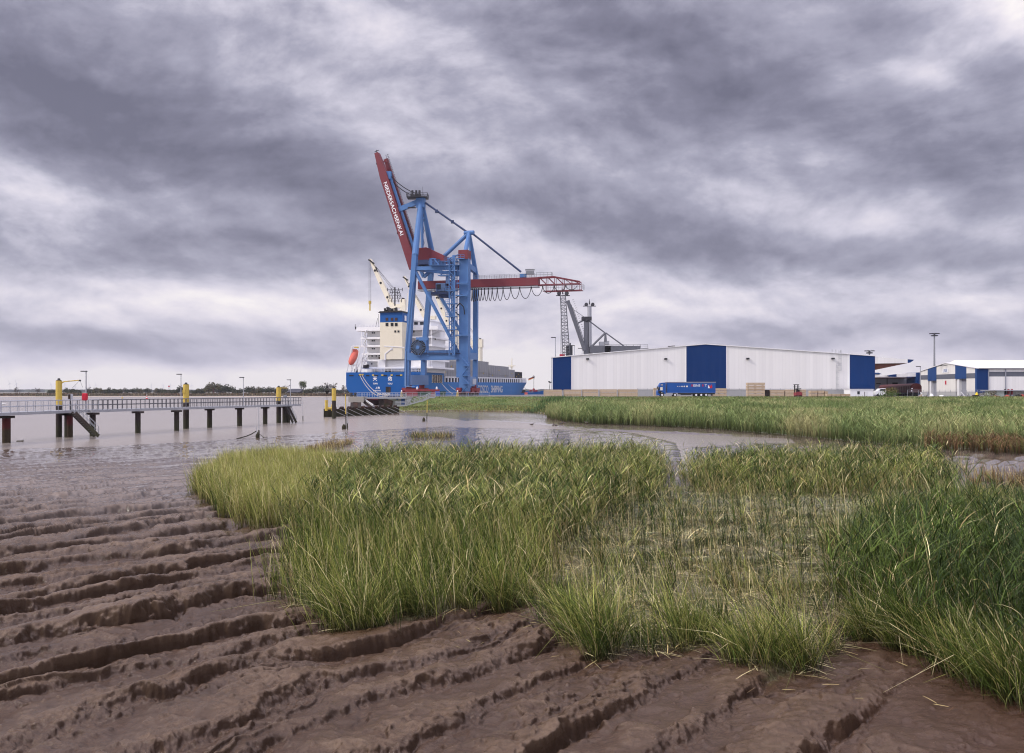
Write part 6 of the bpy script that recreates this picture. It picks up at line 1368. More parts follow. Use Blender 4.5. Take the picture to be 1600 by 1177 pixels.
MB().prism([(HX-.08, DH-.08, Z_Q+1.0), (xq(1543.5, DH), DH-.08, Z_Q+1.0), (xq(1543.5, DH), DH-.08, zc), (HX-.08, DH-.08, zc)], (0, .6, 0)).build('wall_panel', M['clad_blue'], hall)
gpanel(1524, 1526.9, Z_Q+1.0, M['clad_blue_soft'], .1)
x1 = xq(1720, DH); xs0 = xq(1543.7, DH)
zw0, zw1 = zq(588.5, DH), zq(581, DH)
MB().bb((xs0, DH, Z_Q+1.2), (x1, DH+.5, zw0)).build('wall_panel', M['clad_white'], hall); MB().bb((xs0, DH, zw1), (x1, DH+.5, zc-.2)).build('wall_panel', M['clad_white'], hall); MB().bb((xs0, DH+.1, zw0), (x1, DH+.45, zw1)).build('window_band', M['glazing'], hall)
MB().bb((xs0, DH+.06, Z_Q), (x1, DH+.5, Z_Q+1.2)).build('plinth', M['concrete_pale'], hall)
for px in (1544.2, 1570.8, 1640): MB().bb((xq(px, DH)-.12, DH-.25, Z_Q+1), (xq(px, DH)+.18, DH-.02, zc-.1)).build('downpipe', M['clad_grey'], hall)
De = gd(1438); Da = gd(1478); za = GT_(Da)
MB().prism([(HX+1.3, DH+.6, Z_Q), (HX+1.3, De-.1, Z_Q), (HX+1.3, De-.1, GT_(De)-.1), (HX+1.3, Da, za-.1), (HX+1.3, DH+.6, zc-.3)], (x1-HX-1.4, 0, 0)).build('wall', M['clad_white'], hall)
rfm = MB().prism([(HX-.35, DH-.4, zc-.0), (HX-.35, Da, za+.05), (HX-.35, De+.3, GT_(De)), (HX-.35, De+.3, GT_(De)+.2), (HX-.35, Da, za+.28), (HX-.35, DH-.4, zc+.22)], (x1-HX+.4, 0, 0)).build('roof', M['roof_white'], hall)
MB().bb((HX+.3, DH-.5, zc-.15), (x1, DH-.3, zc+.05)).build('gutter', M['steel_dark'], hall)
MB().prism([(HX+1, Da-2.4, za-.4), (HX+3, Da, za+1.1), (HX+1, Da+2.4, za-.4)], (x1-HX-1, 0, 0)).build('ridge_skylight', M['cream'], rfm)
for px, py in ((1536, 569.5), (1564.5, 573)): D = DH+8 if py > 572 else DH+16; MB().box((xq(px, D), D, zq(py, D)), (2.6, 1.0, .2)).build('roof_light', M['cream'], rfm)
# sign and notice on the gable
D0, D1 = gd(1473), gd(1482.5); sgn = MB().prism([(HX-.15, D0, gz(1473, 583)), (HX-.15, D1, gz(1482.5, 582.5)), (HX-.15, D1, gz(1482.5, 576)), (HX-.15, D0, gz(1473, 577))], (.12, 0, 0)).build('sign', M['white_clean'], hall)
mb = MB(); mb.text('J. MÜLLER', (HX-.17, D0-.9, gz(1475, 581.3)), (0, -1, 0), (0, 0, 1), 1.0, .02, sx=(D0-D1-1.8)/5.9/1.0*.95); mb.build('lettering', M['ship_blue'], sgn)
MB().prism([(HX-.12, gd(1477), gz(1477, 601)), (HX-.12, gd(1478.8), gz(1478.8, 601)), (HX-.12, gd(1478.8), gz(1478.8, 595)), (HX-.12, gd(1477), gz(1477, 595))], (.1, 0, 0)).build('notice', M['red'], hall)
for px, py in ((1472, 572), (1480, 571.5)): MB().beam((HX, gd(px), gz(px, py)+.2), (HX-1.6, gd(px), gz(px, py)-.1), .3, .2).build('wall_lamp', M['steel_dark'], hall)
# lower hall with a canopy, left of it
low_ = thing('loading_hall', 'low grey walled loading hall with white and blue roof edge behind the wagon', 'hall', (xq(1405, 335), 340, Z_Q)); DL = 335
MB().bb((xq(1381, DL), DL+10, Z_Q), (xq(1438, DL), DL+40, zq(588.5, DL))).build('wall', paint('wall_grey', (.27, .27, .30), .7), low_)
MB().prism([(xq(1401, DL), DL, zq(589, DL)), (xq(1431, DL), DL, zq(588.6, DL)), (xq(1431, DL), DL, zq(582.5, DL)), (xq(1401, DL), DL, zq(584.5, DL))], (0, 2, 0)).build('fascia', M['clad_white'], low_)
MB().prism([(xq(1391, DL), DL, zq(588.8, DL)), (xq(1401, DL)-.02, DL, zq(589, DL)), (xq(1401, DL)-.02, DL, zq(584.8, DL)), (xq(1387, DL), DL, zq(587, DL))], (0, 2, 0)).build('fascia', M['clad_blue'], low_)
MB().prism([(xq(1366, DL), DL+1, zq(590, DL)), (xq(1393, DL), DL+1, zq(589, DL)), (xq(1390, DL), DL+1, zq(586.2, DL)), (xq(1366, DL), DL+1, zq(588, DL))], (0, 30, 0)).build('canopy', M['clad_beige'], low_)
MB().bb((xq(1366, DL), DL+1.5, zq(591, DL)), (xq(1431, DL), DL+11, zq(590, DL))).build('soffit', M['soffit'], low_)
MB().bb((xq(1431, DL), DL-1, Z_Q), (xq(1438.8, DL), DL+8, zq(582.2, DL))).build('wall_panel', M['clad_blue'], low_)
for a_, b_, y0, y1 in ((1386, 1393, 600, 598.5), (1412, 1420.5, 600.5, 597.5), (1403, 1404, 603, 590)): MB().bb((xq(a_, DL), DL+9.9, zq(y0, DL)), (xq(b_, DL), DL+10.1, zq(y1, DL))).build('opening', M['black'], low_)
MB().bb((xq(1367, DL), DL+36, zq(604, DL)), (xq(1380, DL), DL+42, zq(592, DL))).build('distant_wall', M['white_clean'], low_)
far_h = thing('distant_shed', 'pale shed with a blue roof light seen under the warehouse canopy', 'shed', (xq(1373, 420), 425, Z_Q)); MB().bb((xq(1355, 420), 420, Z_Q), (xq(1374.5, 420), 440, zq(584.5, 420))).build('wall', M['clad_beige'], far_h); MB().prism([(xq(1355, 420), 419, zq(584.5, 420)), (xq(1377, 420), 419, zq(584.8, 420)), (xq(1371, 420), 419, zq(582.6, 420)), (xq(1355, 420), 419, zq(582.6, 420))], (0, 22, 0)).build('roof', M['clad_blue_soft'], far_h)
# pale flat shed at the right edge
sh_ = thing('open_shed', 'low pale green shed with a flat roof on posts at the right edge', 'shed', (xq(1575, 255), 258, Z_Q)); DS = 255
MB().bb((xq(1549, DS), DS, zq(610.8, DS)), (xq(1650, DS), DS+6, zq(609.6, DS))).build('roof', M['galv'], sh_); MB().bb((xq(1553, DS), DS+.6, Z_Q), (xq(1571, DS), DS+5, zq(610.9, DS))).build('wall', paint('pale_green', (.42, .47, .42), .6), sh_); MB().bb((xq(1571.2, DS), DS+4.4, Z_Q), (xq(1650, DS), DS+5, zq(610.9, DS))).build('wall', M['clad_beige'], sh_)
mb = MB(); [mb.tube((xq(p, DS), DS+.2, Z_Q), (xq(p, DS), DS+.2, zq(610.8, DS)), .07, 6) for p in (1549.8, 1552.3)]; mb.each('post', M['galv'], sh_)
for i, p in enumerate((1575.2, 1580.3, 1585.5)):
    c = (xq(p, DS), DS+1.5, Z_Q); t = thing('hose_rack', 'dark red rolled hose hanging in the open shed, %s of three' % ['leftmost', 'middle', 'rightmost'][i], 'hose rack', c, 'hoses in the shed')
    MB().lathe(c, [(.28, .5), (.34, 1.0), (.27, 1.6), (.31, 2.1)], 8).build('hose', M['bogie_red'] if i else M['pile'], t); MB().lathe(c, [(.45, 0), (.4, .5)], 8).build('drum', M['galv'], t)
for i, (p, w_, h_, mt) in enumerate(((1556.5, 2.0, .35, 'bogie_red'), (1575.5, 1.0, .45, 'orange'), (1599, 1.6, .6, 'red'), (1593, 1.4, .7, 'black'))):
    c = (xq(p, 250), 250, Z_Q); t = thing('machine_part', ['flat dark red frame lying left of the shed', 'orange machine part in front of the shed', 'bright red machine part at the right frame edge', 'black machine part beside the bright red one'][i], 'machine part', c); MB().bb((c[0]-w_/2, c[1], c[2]), (c[0]+w_/2, c[1]+1, c[2]+h_*.6)).build('body', M[mt], t); MB().lathe((c[0], c[1]+.5, c[2]+h_*.6), [(.3, 0), (.25, h_*.4)], 8).build('housing', M[mt], t)
# loose steel props, domes and a cone in front of the gable
def prop(px, D, lean, h, mat, lab):
    c = Vector((xq(px, D), D, Z_Q)); t = thing('steel_prop', lab, 'prop', tuple(c), 'props by the hall'); MB().beam(c, c+Vector((lean, 0, h)), .35, .2, w2=.25).build('plate', M[mat], t); MB().beam(c+Vector((lean*.5, .3, h*.5)), c+Vector((lean*1.2, .3, 0)), .12, .12).build('stay', M['steel_dark'], t)
prop(1442.5, 250, -.7, 1.2, 'white', 'pale plate leaning left beside the wagon end'); prop(1450.5, 250, -.3, 1.2, 'galv', 'grey plate standing just left of the white dome'); prop(1507.5, 250, -1.0, 1.2, 'white', 'white plate leaning left before the right grey door'); prop(1515.5, 250, -.5, 1.1, 'galv', 'pale plate right of the grey door'); prop(1436, 249, .9, .6, 'timber', 'pale plank lying tilted by the wagon end')
for px, r_, lab in ((1455.5, .55, 'white dome cover in front of the left grey door'), (1471, .6, 'low white dome cover by the gable middle')):
    c = (xq(px, 250), 250, Z_Q); t = thing('dome_cover', lab, 'cover', c); MB().lathe(c, [(r_, 0), (r_*.95, .3), (r_*.6, .65 if px < 1460 else .38), (.05, .8 if px < 1460 else .42)], 14).build('dome', M['white_clean'], t); MB().lathe(c, [(r_+.06, 0), (r_+.06, .07)], 14).build('rim', M['steel'], t)
c = (xq(1526, 246), 246, Z_Q); t = thing('yellow_cone', 'bright yellow cone on a dark base below the blue hall corner', 'cone', c); MB().lathe((c[0], c[1], c[2]+.45), [(.42, 0), (.3, .25), (.25, .6), (.08, .75)], 10).build('cone', paint('bright_yellow', (.8, .6, .02), .5, dirt_amt=.05), t); MB().prism([(c[0]-1, c[1], c[2]), (c[0]+1, c[1], c[2]), (c[0]+.6, c[1], c[2]+.5), (c[0]-.6, c[1], c[2]+.5)], (0, 1, 0)).build('base', M['pile'], t)
# pipe rail fence at the right
fr = thing('pipe_fence', 'grey pipe fence in front of the gabled hall', 'fence', (xq(1500, 262), 262, Z_Q)); mb = MB()
for px in np.arange(1418, 1560, 8.4): mb.tube((xq(px, 262), 262, Z_Q), (xq(px, 262), 262, Z_Q+1.9), .05, 5)
mb.build('post', M['galv'], fr); mb = MB(); [mb.tube((xq(1418, 262), 262, Z_Q+z), (xq(1556, 262), 262, Z_Q+z), .035, 4) for z in (1.3, 1.85)]; mb.build('rail', M['galv'], fr)

# ================================================================== light masts
def light_mast(px, ytop, D, lab, heads=8, r=.45, basez=Z_Q, wide=1.5):
    x = xq(px, D); zt_ = zq(ytop, D); t = thing('light_mast', lab, 'light mast', (x, D, basez), 'floodlight masts'); MB().tube((x, D, basez), (x, D, zt_), r, 12, r*.55).build('pole', M['steel'], t)
    MB().lathe((x, D, zt_-.8), [(.5, 0), (1.3, .1), (1.3, .4), (.4, .6)], 12).build('ring', M['steel_dark'], t)
    for k in range(heads):
        a = 2*math.pi*k/heads; MB().beam((x, D, zt_), (x+math.cos(a)*wide, D+math.sin(a)*wide*.7, zt_+.25), .3, .15).build('lamp_arm', M['steel_dark'], t); MB().box((x+math.cos(a)*wide, D+math.sin(a)*wide*.7, zt_+.25), (.8, .6, .3)).build('floodlight', M['steel_dark'], t)
light_mast(1460, 522.5, 345, 'tall grey floodlight mast behind the gabled hall on the right'); light_mast(1358.5, 549.5, 345, 'floodlight mast head peeping over the right blue panel of the warehouse', 6)
def slim(px, ytop, D, lab, side=-1):
    x = xq(px, D); zt_ = zq(ytop, D); t = thing('street_lamp', lab, 'lamp post', (x, D, Z_Q), 'slim lamp posts behind the warehouse'); MB().tube((x, D, Z_Q), (x, D, zt_), .22, 8, .12).build('pole', M['galv'], t); MB().box((x+side*.7, D, zt_), (1.6, .4, .25)).build('lamp_head', M['steel_dark'], t)
slim(868, 527.5, 300, 'slim lamp post standing just left of the warehouse blue end'); slim(897.5, 540, 330, 'slim lamp post right of the lattice crane'); slim(909.5, 544.5, 330, 'short slim lamp post by the grey crane boom foot'); slim(1438, 573, 320, 'slim aerial mast above the low loading hall')
t = thing('street_lamp', 'low double headed lamp leaning by the left warehouse corner', 'lamp post', (xq(858, 300), 300, Z_Q), 'slim lamp posts behind the warehouse'); MB().tube((xq(857, 300), 300, Z_Q), (xq(859.5, 300), 300, zq(598, 300)), .12, 6).build('pole', M['steel'], t); MB().box((xq(859.5, 300), 300, zq(597.5, 300)), (.9, .4, .35)).box((xq(858, 300), 300, zq(596.5, 300)), (.6, .3, .3)).build('lamp_head', M['steel_dark'], t)

# ================================================================== grey harbour cranes beyond the warehouse
GC = M['grey_crane']
def g_at(px, py, D): return at(px, py, D)
D1 = 520
t = thing('harbour_crane', 'grey mobile harbour crane with tall upright lattice jib at the left warehouse end', 'crane', (xq(885, D1), D1, Z_Q))
mb = MB(); lattice(mb, g_at(885, 556, D1), g_at(879.5, 462, D1), 4.0, 18, .17, 3.0, up=(0, 1, 0)); mb.build('jib', GC, t)
mb = MB(); hd = g_at(879.5, 460, D1); mb.tube(hd-Vector((2.2, 1, -.5)), hd-Vector((2.2, -1, -.5)), 1.2, 12).tube(hd+Vector((2.2, -1, .5)), hd+Vector((2.2, 1, .5)), 1.2, 12).beam(hd-Vector((4, 0, .8)), hd+Vector((4, 0, -.8)), .5, .5).tube(hd, hd+Vector((-.5, 0, 3.6)), .5, 6, .1); mb.build('jib_head', M['steel_dark'], t)
mb = MB(); c = g_at(890, 555, D1); mb.beam(g_at(889.5, 600, D1), g_at(889.5, 540, D1), 3.6, 3.6, up=(0, 1, 0)); mb.beam(g_at(886, 541, D1), g_at(893, 541, D1), 1.5, .6); mb.tube(g_at(891, 541, D1), g_at(891, 536, D1), .4, 6); mb.build('tower', M['steel_dark'], t)
mb = MB(); mb.bb(tuple(g_at(874, 600, D1)), tuple(g_at(895, 585, D1)+Vector((0, 8, 0)))); mb.build('machine_house', GC, t); MB().box(tuple(g_at(878.5, 556.5, D1)), (3, 2, 2)).build('hook_block', M['red'], t)
mb = MB(); [mb.tube(g_at(px, 465, D1), g_at(px-.5, 556, D1), .08, 4) for px in (876.5, 877.5, 882.5)]; mb.build('rope', M['steel'], t)
D2 = 560
t = thing('harbour_crane', 'second grey mobile crane with upright tubular jib right of the slanting grey boom', 'crane', (xq(921, D2), D2, Z_Q))
mb = MB(); mb.tube(g_at(921.5, 552, D2), g_at(921, 479, D2), 1.3, 12).tube(g_at(919.3, 552, D2), g_at(919.2, 479, D2), .5, 6).tube(g_at(923.6, 552, D2), g_at(922.8, 479, D2), .5, 6); mb.build('jib', M['galv'], t)
mb = MB(); hd = g_at(921, 476, D2); mb.tube(hd-Vector((2.0, 1, 0)), hd-Vector((2.0, -1, 0)), 1.1, 12).tube(hd+Vector((2.0, -1, 0)), hd+Vector((2, 1, 0)), 1.1, 12).beam(hd-Vector((4, 0, 1)), hd+Vector((4, 0, -1)), .5, .5).tube(hd, hd+Vector((0, 0, 3.4)), .5, 6, .1); mb.build('jib_head', M['steel_dark'], t)
MB().beam(g_at(921, 600, D2), g_at(921, 545, D2), 4, 4, up=(0, 1, 0)).build('tower', M['steel_dark'], t); MB().box(tuple(g_at(921, 532, D2)), (1.6, 1.2, 2.2)).build('hook_block', M['red'], t)
D3 = 540
t = thing('gantry_crane', 'smaller grey ship to shore gantry crane with raised boom behind the warehouse roof', 'crane', (xq(930, D3), D3, Z_Q)); G = lambda x, y, o=0: g_at(x, y, D3+o)
MB().beam(G(913.5, 548), G(887, 470), 3.4, 2.0, up=(1, 0, .3)).build('boom', GC, t); mb = MB()
for i in range(24): p = G(913.5, 545).lerp(G(888, 471), i/23)+Vector((2.4, 0, .8)); mb.tube(p, p+Vector((.9, 0, .3)), .1, 4)
mb.tube(G(915.5, 545), G(892.5, 476), .14, 4).tube(G(917, 545), G(895, 480), .14, 4); mb.build('boom_walkway', M['steel_dark'], t)
mb = MB().beam(G(914, 600), G(915.5, 500), 2.2, 2.2, up=(0, 1, 0)).beam(G(919, 600, 15), G(917.5, 500, 8), 2.0, 2.0, up=(0, 1, 0)).beam(G(949, 600), G(949, 541), 3.6, 3.6, up=(0, 1, 0)).beam(G(938, 600), G(938, 545), 2, 2, up=(0, 1, 0)); mb.each('leg', GC, t)
mb = MB().tube(G(915.5, 503), G(916.5, 499), 1.6, 8).tube(G(913, 540), G(915, 503), .3, 5).box(tuple(G(916.5, 498)), (6, 3, 2.2)); mb.build('pylon_head', M['steel_dark'], t)
mb = MB().tube(G(917, 499), G(945, 520), .42, 6).tube(G(946, 520), G(982, 546), .42, 6).tube(G(945, 521), G(921, 545), .7, 6).beam(G(903, 505), G(914, 500), 1.0, .8).tube(G(896, 484), G(915, 497), .14, 4).tube(G(946, 534), G(946, 520), .9, 8, .5); mb.build('stay', GC, t)
mb = MB().beam(G(922, 546), G(1000, 546.5), 3.6, 4.4).beam(G(1000, 545.5), G(1013, 544.5), .5, .5).beam(G(926, 542), G(946, 542), 3, .6); mb.build('girder', GC, t)
mb = MB(); railing(mb, [G(945, 544), G(1012, 543.5)], 2.0, 4, .1); mb.build('girder_railing', M['steel'], t)
MB().bb(tuple(G(937, 543)), tuple(G(945, 534)+Vector((0, 5, 0)))).build('machinery_house', M['galv'], t); MB().bb(tuple(G(945.5, 538)-Vector((0, .6, 0))), tuple(G(951.8, 533)+Vector((0, 5, 0)))).build('cap_box', M['galv'], t)
# blue vessel beyond the bow
DV = 545
t = thing('tug', 'dark blue workboat with orange box and thin mast moored ahead of the ship', 'tug', (xq(830, DV), DV, 0))
mb = MB().loft([[Vector((xq(px, DV)+0, DV+yy*w_, z)) for yy, z in ((-1, zt_), (-.8, .2), (.8, .2), (1, zt_))] for px, w_, zt_ in ((813, 3, 3.8), (825, 4, 3.9), (838, 4, 4.4), (849, 2, 5.4))]); mb.build('hull', M['ship_blue'], t)
hb = MB().bb((xq(812, DV), DV-2, 3.8), (xq(821, DV), DV+3, zq(609.3, DV))).build('wheelhouse', M['steel_dark'], t); MB().bb((xq(814, DV), DV-2.1, zq(612.5, DV)), (xq(820, DV), DV-1.9, zq(610.3, DV))).build('window', M['window'], hb)
MB().bb((xq(819.5, DV), DV-5, 2.6), (xq(824, DV), DV-4.2, zq(613.3, DV))).build('orange_box', M['orange'], t); MB().prism([(xq(820, DV), DV-1, 4), (xq(846, DV), DV-1, 4.6), (xq(846, DV), DV-1, zq(612.2, DV)), (xq(822, DV), DV-1, zq(611.3, DV))], (0, 3, 0)).build('deck_cover', M['ship_blue'], t)
mb = MB().tube((xq(834, DV), DV, 4), (xq(834.3, DV), DV, zq(586, DV)), .12, 5); mb.beam((xq(832.5, DV), DV, zq(589, DV)), (xq(836, DV), DV, zq(589, DV)), .15, .15).box((xq(834.2, DV), DV, zq(589.8, DV)), (.8, .5, 1.2)); mb.build('mast', M['steel_dark'], t)
fl = MB(); fl.cur = 0; fx_, fz = xq(829.5, DV), zq(592, DV)
for i in range(3): fl.cur = i; fl.prism([(fx_-1.5, DV, fz+.1-i*.4), (fx_+1.5, DV, fz+1.3-i*.4), (fx_+1.5, DV, fz+.9-i*.4), (fx_-1.5, DV, fz-.3-i*.4)], (0, .04, 0))
fl.build('flag', [M['black'], M['red'], M['yellow']], t); MB().tube((xq(831.2, DV), DV, fz+1), (xq(834, DV), DV, fz+2.2), .05, 4).build('flag_line', M['black'], t)
for px, h_ in ((829, 1.2), (833.8, 2.0), (838, 1.2)): MB().lathe((xq(px, DV), DV-1, zq(612, DV)), [(.8, 0), (.7, h_*.7), (.4, h_)], 8).build('vent', M['bogie_red'], t)

# ================================================================== quay front: walkway, platform, sheet piling
DP = 212.0
wk = thing('mooring_walkway', 'narrow grey railed walkway from the concrete dolphin to the quay stairs', 'walkway', (xq(600, DP), DP, 2.5)); zw = zq(620.8, DP)
MB().bb((xq(558, DP), DP, zw-.35), (xq(634, DP), DP+1.8, zw)).build('deck', M['galv'], wk)
mb = MB(); railing(mb, [(xq(557, DP), DP, zw), (xq(634, DP), DP, zw)], 1.05, .62, .04, (.5,)); railing(mb, [(xq(557, DP), DP+1.8, zw), (xq(634, DP), DP+1.8, zw)], 1.05, 1.2, .04, (.5,)); mb.build('railing', M['galv'], wk)
MB().beam((xq(594.5, DP), DP+.9, -2), (xq(594.5, DP), DP+.9, zw-.4), 1.0, 1.0, up=(0, 1, 0)).build('support', M['pile'], wk); MB().box((xq(594.5, DP), DP+.9, zw-.55), (1.3, 1.6, .4)).build('support_cap', M['pile'], wk)
cd = thing('concrete_dolphin', 'weathered pale concrete block on raking dark piles at the walkway end', 'mooring dolphin', (xq(558, DP), DP, 0)); x0, x1 = xq(546.5, DP), xq(570, DP)
blk = MB().bb((x0, DP-1.8, zq(628.8, DP)), (x1, DP+3, zq(619.8, DP))).build('block', M['concrete'], cd)
for p0, p1, w_, mt in (((551.5, 628), (550, 650), 1.0, 'pile'), ((561, 628), (561, 650), 1.0, 'pile'), ((556, 628), (556, 650), 1.2, 'rust'), ((560.5, 627), (572.5, 651), .4, 'concrete_pale'), ((568, 627), (597, 650), .55, 'pile'), ((570.5, 625), (583, 634), .3, 'concrete_pale')):
    MB().beam(at(*p0, DP), at(p1[0], p1[1], DP-8), w_, w_).build('raking_pile', M[mt], cd)
for i, (px, lab) in enumerate(((549, 'left'), (555, 'right'))):
    c = (xq(px, DP), DP, zq(619.8, DP)); t = thing('bollard', '%s dark bollard on the weathered concrete dolphin' % lab, 'bollard', c, 'bollards on the dolphin'); MB().lathe(c, [(.38, 0), (.3, .2), (.26, .6)], 12).build('shaft', M['steel_dark'], t); MB().lathe((c[0], c[1], c[2]+.6), [(.26, 0), (.42, .12), (.3, .3), (.05, .36)], 12).build('head', M['steel_dark'], t)
ab = thing('quay_end_wall', 'pale concrete end face of the quay with a blue door under the walkway', 'quay wall', (xq(622, 216), 216, 0)); 
MB().prism([(xq(613, 214), 214, 1.0), (xq(637, 214), 214, 1.0), (xq(637, 214), 214, zq(620.6, 214)), (xq(604.5, 214), 214, zq(621.4, 214)), (xq(604.5, 214), 214, zq(623.5, 214)), (xq(614, 214), 214, zq(626.5, 214))], (0, 12, 0)).build('wall', M['concrete_pale'], ab)
MB().bb((xq(627, 214), 213.9, zq(633.5, 214)), (xq(632.5, 214), 214.1, zq(622.8, 214))).build('door', M['truck_blue'], ab); MB().bb((xq(617, 214), 213.85, zq(634.5, 214)), (xq(634, 214), 214.5, zq(633.6, 214))).build('ledge', M['concrete_pale'], ab); MB().bb((xq(633, 214), 213.8, zq(634, 214)), (xq(634.5, 214), 214.4, zq(621.5, 214))).build('pillar', M['white'], ab)
MB().prism([(xq(618, 214), 213.9, zq(622.5, 214)), (xq(623, 214), 213.9, zq(622.5, 214)), (xq(620.8, 214), 213.9, zq(625.8, 214))], (0, .2, 0)).build('blue_plate', M['truck_blue'], ab)
qw = thing('quay_wall', 'long dark steel quay wall behind the ship side', 'quay wall', (-31, 262, 0)); MB().prism([(-31.2, 228, -2.5), (-29.2, 262, -2.5), (-38.4, 262.2, -2.5), (28, 500, -2.5), (29, 500, -2.5), (-30.2, 262, -2.5), (-30.2, 228, -2.5)], (0, 0, 5.85)).build('wall', M['rust'], qw)
gw = thing('access_stairs', 'galvanised gangway stairs climbing right from the blue door to the dyke top', 'stairs', (xq(655, 208), 208, 2)); DG = 208
P0, P1, P2, P3 = at(633, 634, DG), at(655, 627.5, DG), at(660, 626.8, DG), at(671.5, 621.2, DG); P4 = at(679.5, 621.2, DG)
for off in (0, 1.2): 
    o_ = Vector((0, off, 0)); mb = MB().beam(P0+o_, P1+o_, .08, .28).beam(P1+o_, P2+o_, .08, .28).beam(P2+o_, P3+o_, .08, .28).beam(P3+o_, P4+o_, .08, .28).beam(at(618, 634.3, DG)+o_, P0+o_, .08, .28); mb.build('stringer', M['galv'], gw)
    mb = MB(); railing(mb, [at(618, 634, DG)+o_, P0+o_, P1+o_, P2+o_, P3+o_, P4+o_], 1.0, 1.1, .035, (.35, .68)); mb.build('railing', M['galv'], gw)
mb = MB(); [mb.box(tuple(P0.lerp(P3, k/26)+Vector((0, .6, .02))), (.28, 1.15, .04)) for k in range(27)]; mb.box(tuple((P3+P4)/2+Vector((0, .6, 0))), (P4.x-P3.x, 1.2, .05)); mb.build('tread', M['galv'], gw)
qr = thing('quay_railing', 'thin grey railing along the quay edge before the crane', 'railing', (-18, 228, Z_Q)); mb = MB(); railing(mb, [(-31, 227, Z_Q), (xq(765, 227), 227, Z_Q)], 1.1, 2.0, .035, (.33, .66)); mb.build('rail', M['galv'], qr)
# sheet piling with stays
sp_ = thing('sheet_pile_wall', 'rusty corrugated sheet pile wall running from the yellow marker to the bank', 'sheet piling', (-31, 180, 0))
A_, B_2 = Vector((xq(504.5, 168), 168, 0)), Vector((xq(622, 192), 192, 0)); nrm_ = Vector(((B_2-A_).y, -(B_2-A_).x, 0)).normalized(); L_ = (B_2-A_).length; ring = []; n_ = 44
for i in range(n_+1):
    p = A_.lerp(B_2, i/n_)+nrm_*(.28 if i % 4 < 2 else -.28); ring.append(p)
prs = []; mb = MB()
for i in range(n_):
    h0 = 1.55+.12*math.sin(i*1.7)+.1*math.sin(i*.9); mb.prism([ring[i]+Vector((0, 0, -2)), ring[i+1]+Vector((0, 0, -2)), ring[i+1]+Vector((0, 0, h0)), ring[i]+Vector((0, 0, h0))], -nrm_*.12)
mb.build('piling', M['rust'], sp_)
for i in range(9):
    p = A_.lerp(B_2, (i+.7)/9.4)+nrm_*.35+Vector((0, 0, 1.45)); q = p+(B_2-A_).normalized()*1.9+nrm_*2.6-Vector((0, 0, 1.5)); MB().beam(p, q, .07, .07).build('stay', M['concrete_pale'], sp_)
for i in range(11):
    p = A_.lerp(B_2, (i+.5)/11)+Vector((0, 0, 1.65)); MB().tube(p-nrm_*.3, p+nrm_*.35, .26, 8).build('pile_cap', M['rust'], sp_)
bc = thing('beacon', 'small yellow beacon with a black cone topmark at the sheet pile end', 'beacon', (A_.x+.6, 168, 1.5)); bx_ = A_.x+.7
MB().tube((bx_, 167.8, 1.2), (bx_, 167.8, 3.2), .28, 10).tube((bx_-.3, 167.8, 1.6), (bx_+1.6, 167.8, 1.7), .22, 8).tube((bx_+1.1, 167.8, 1.2), (bx_+1.1, 167.8, 2.4), .2, 8).build('body', M['yellow'], bc); MB().tube((bx_+.1, 167.8, 3.2), (bx_+.1, 167.8, 5.6), .04, 5).build('staff', M['black'], bc); MB().lathe((bx_+.1, 167.8, 4.2), [(.05, 0), (.42, .7), (.1, .75)], 10).build('topmark', M['black'], bc); MB().tube((bx_+.1, 167.8, 5.4), (bx_+.1, 167.8, 6.1), .28, 8, .05).build('topmark', M['black'], bc)

M['rail_dark'] = paint('rail_dark', (.10, .10, .11), .6)
# ================================================================== jetty with its dolphins, lamps and stairs
def ypile(px, ybase): D = EYE*FPX/(ybase-HZ); return Vector((xq(px, D), D, 0))
DZ = 2.86; JA0 = Vector((-66, 66, 0)); 
JA = ypile(10, 692); JB = ypile(107, 683.5); JC = ypile(145, 681); JE = ypile(462, 660)
jt = thing('jetty', 'long narrow grey railed jetty on dark steel piles over the river', 'jetty', tuple(JC))
segs = [(JA+(JA-JB)*1.2, JB+(JB-JA)*.42, DZ), ]
def deck_seg(p, q, z, name='deck'):
    p = Vector((p.x, p.y, z)); q = Vector((q.x, q.y, z)); MB().beam(p-Vector((0, 0, .14)), q-Vector((0, 0, .14)), 1.9, .28).build(name, M['galv'], jt); return p, q
pA, qA = deck_seg(segs[0][0], segs[0][1], DZ); pB, qB = deck_seg(JC+(JC-JE).normalized()*1.2, JE, DZ-.02)
dA = (qA-pA).normalized(); nA = Vector((dA.y, -dA.x, 0)); dB = (qB-pB).normalized(); nB = Vector((dB.y, -dB.x, 0))
for s_ in (-.92, .92):
    mb = MB(); railing(mb, [pA+nA*s_, qA+nA*s_], 1.05, 1.25, .035, (.5,)); mb.build('railing', M['galv'], jt)
    mb = MB(); railing(mb, [pB+nB*s_, qB+nB*s_], 1.05, .78, .042, (.5,)); mb.build('railing', M['rail_dark'], jt)
mb = MB(); railing(mb, [qB+nB*.92, qB-nB*.92], 1.05, .8, .03); mb.build('railing', M['steel'], jt)
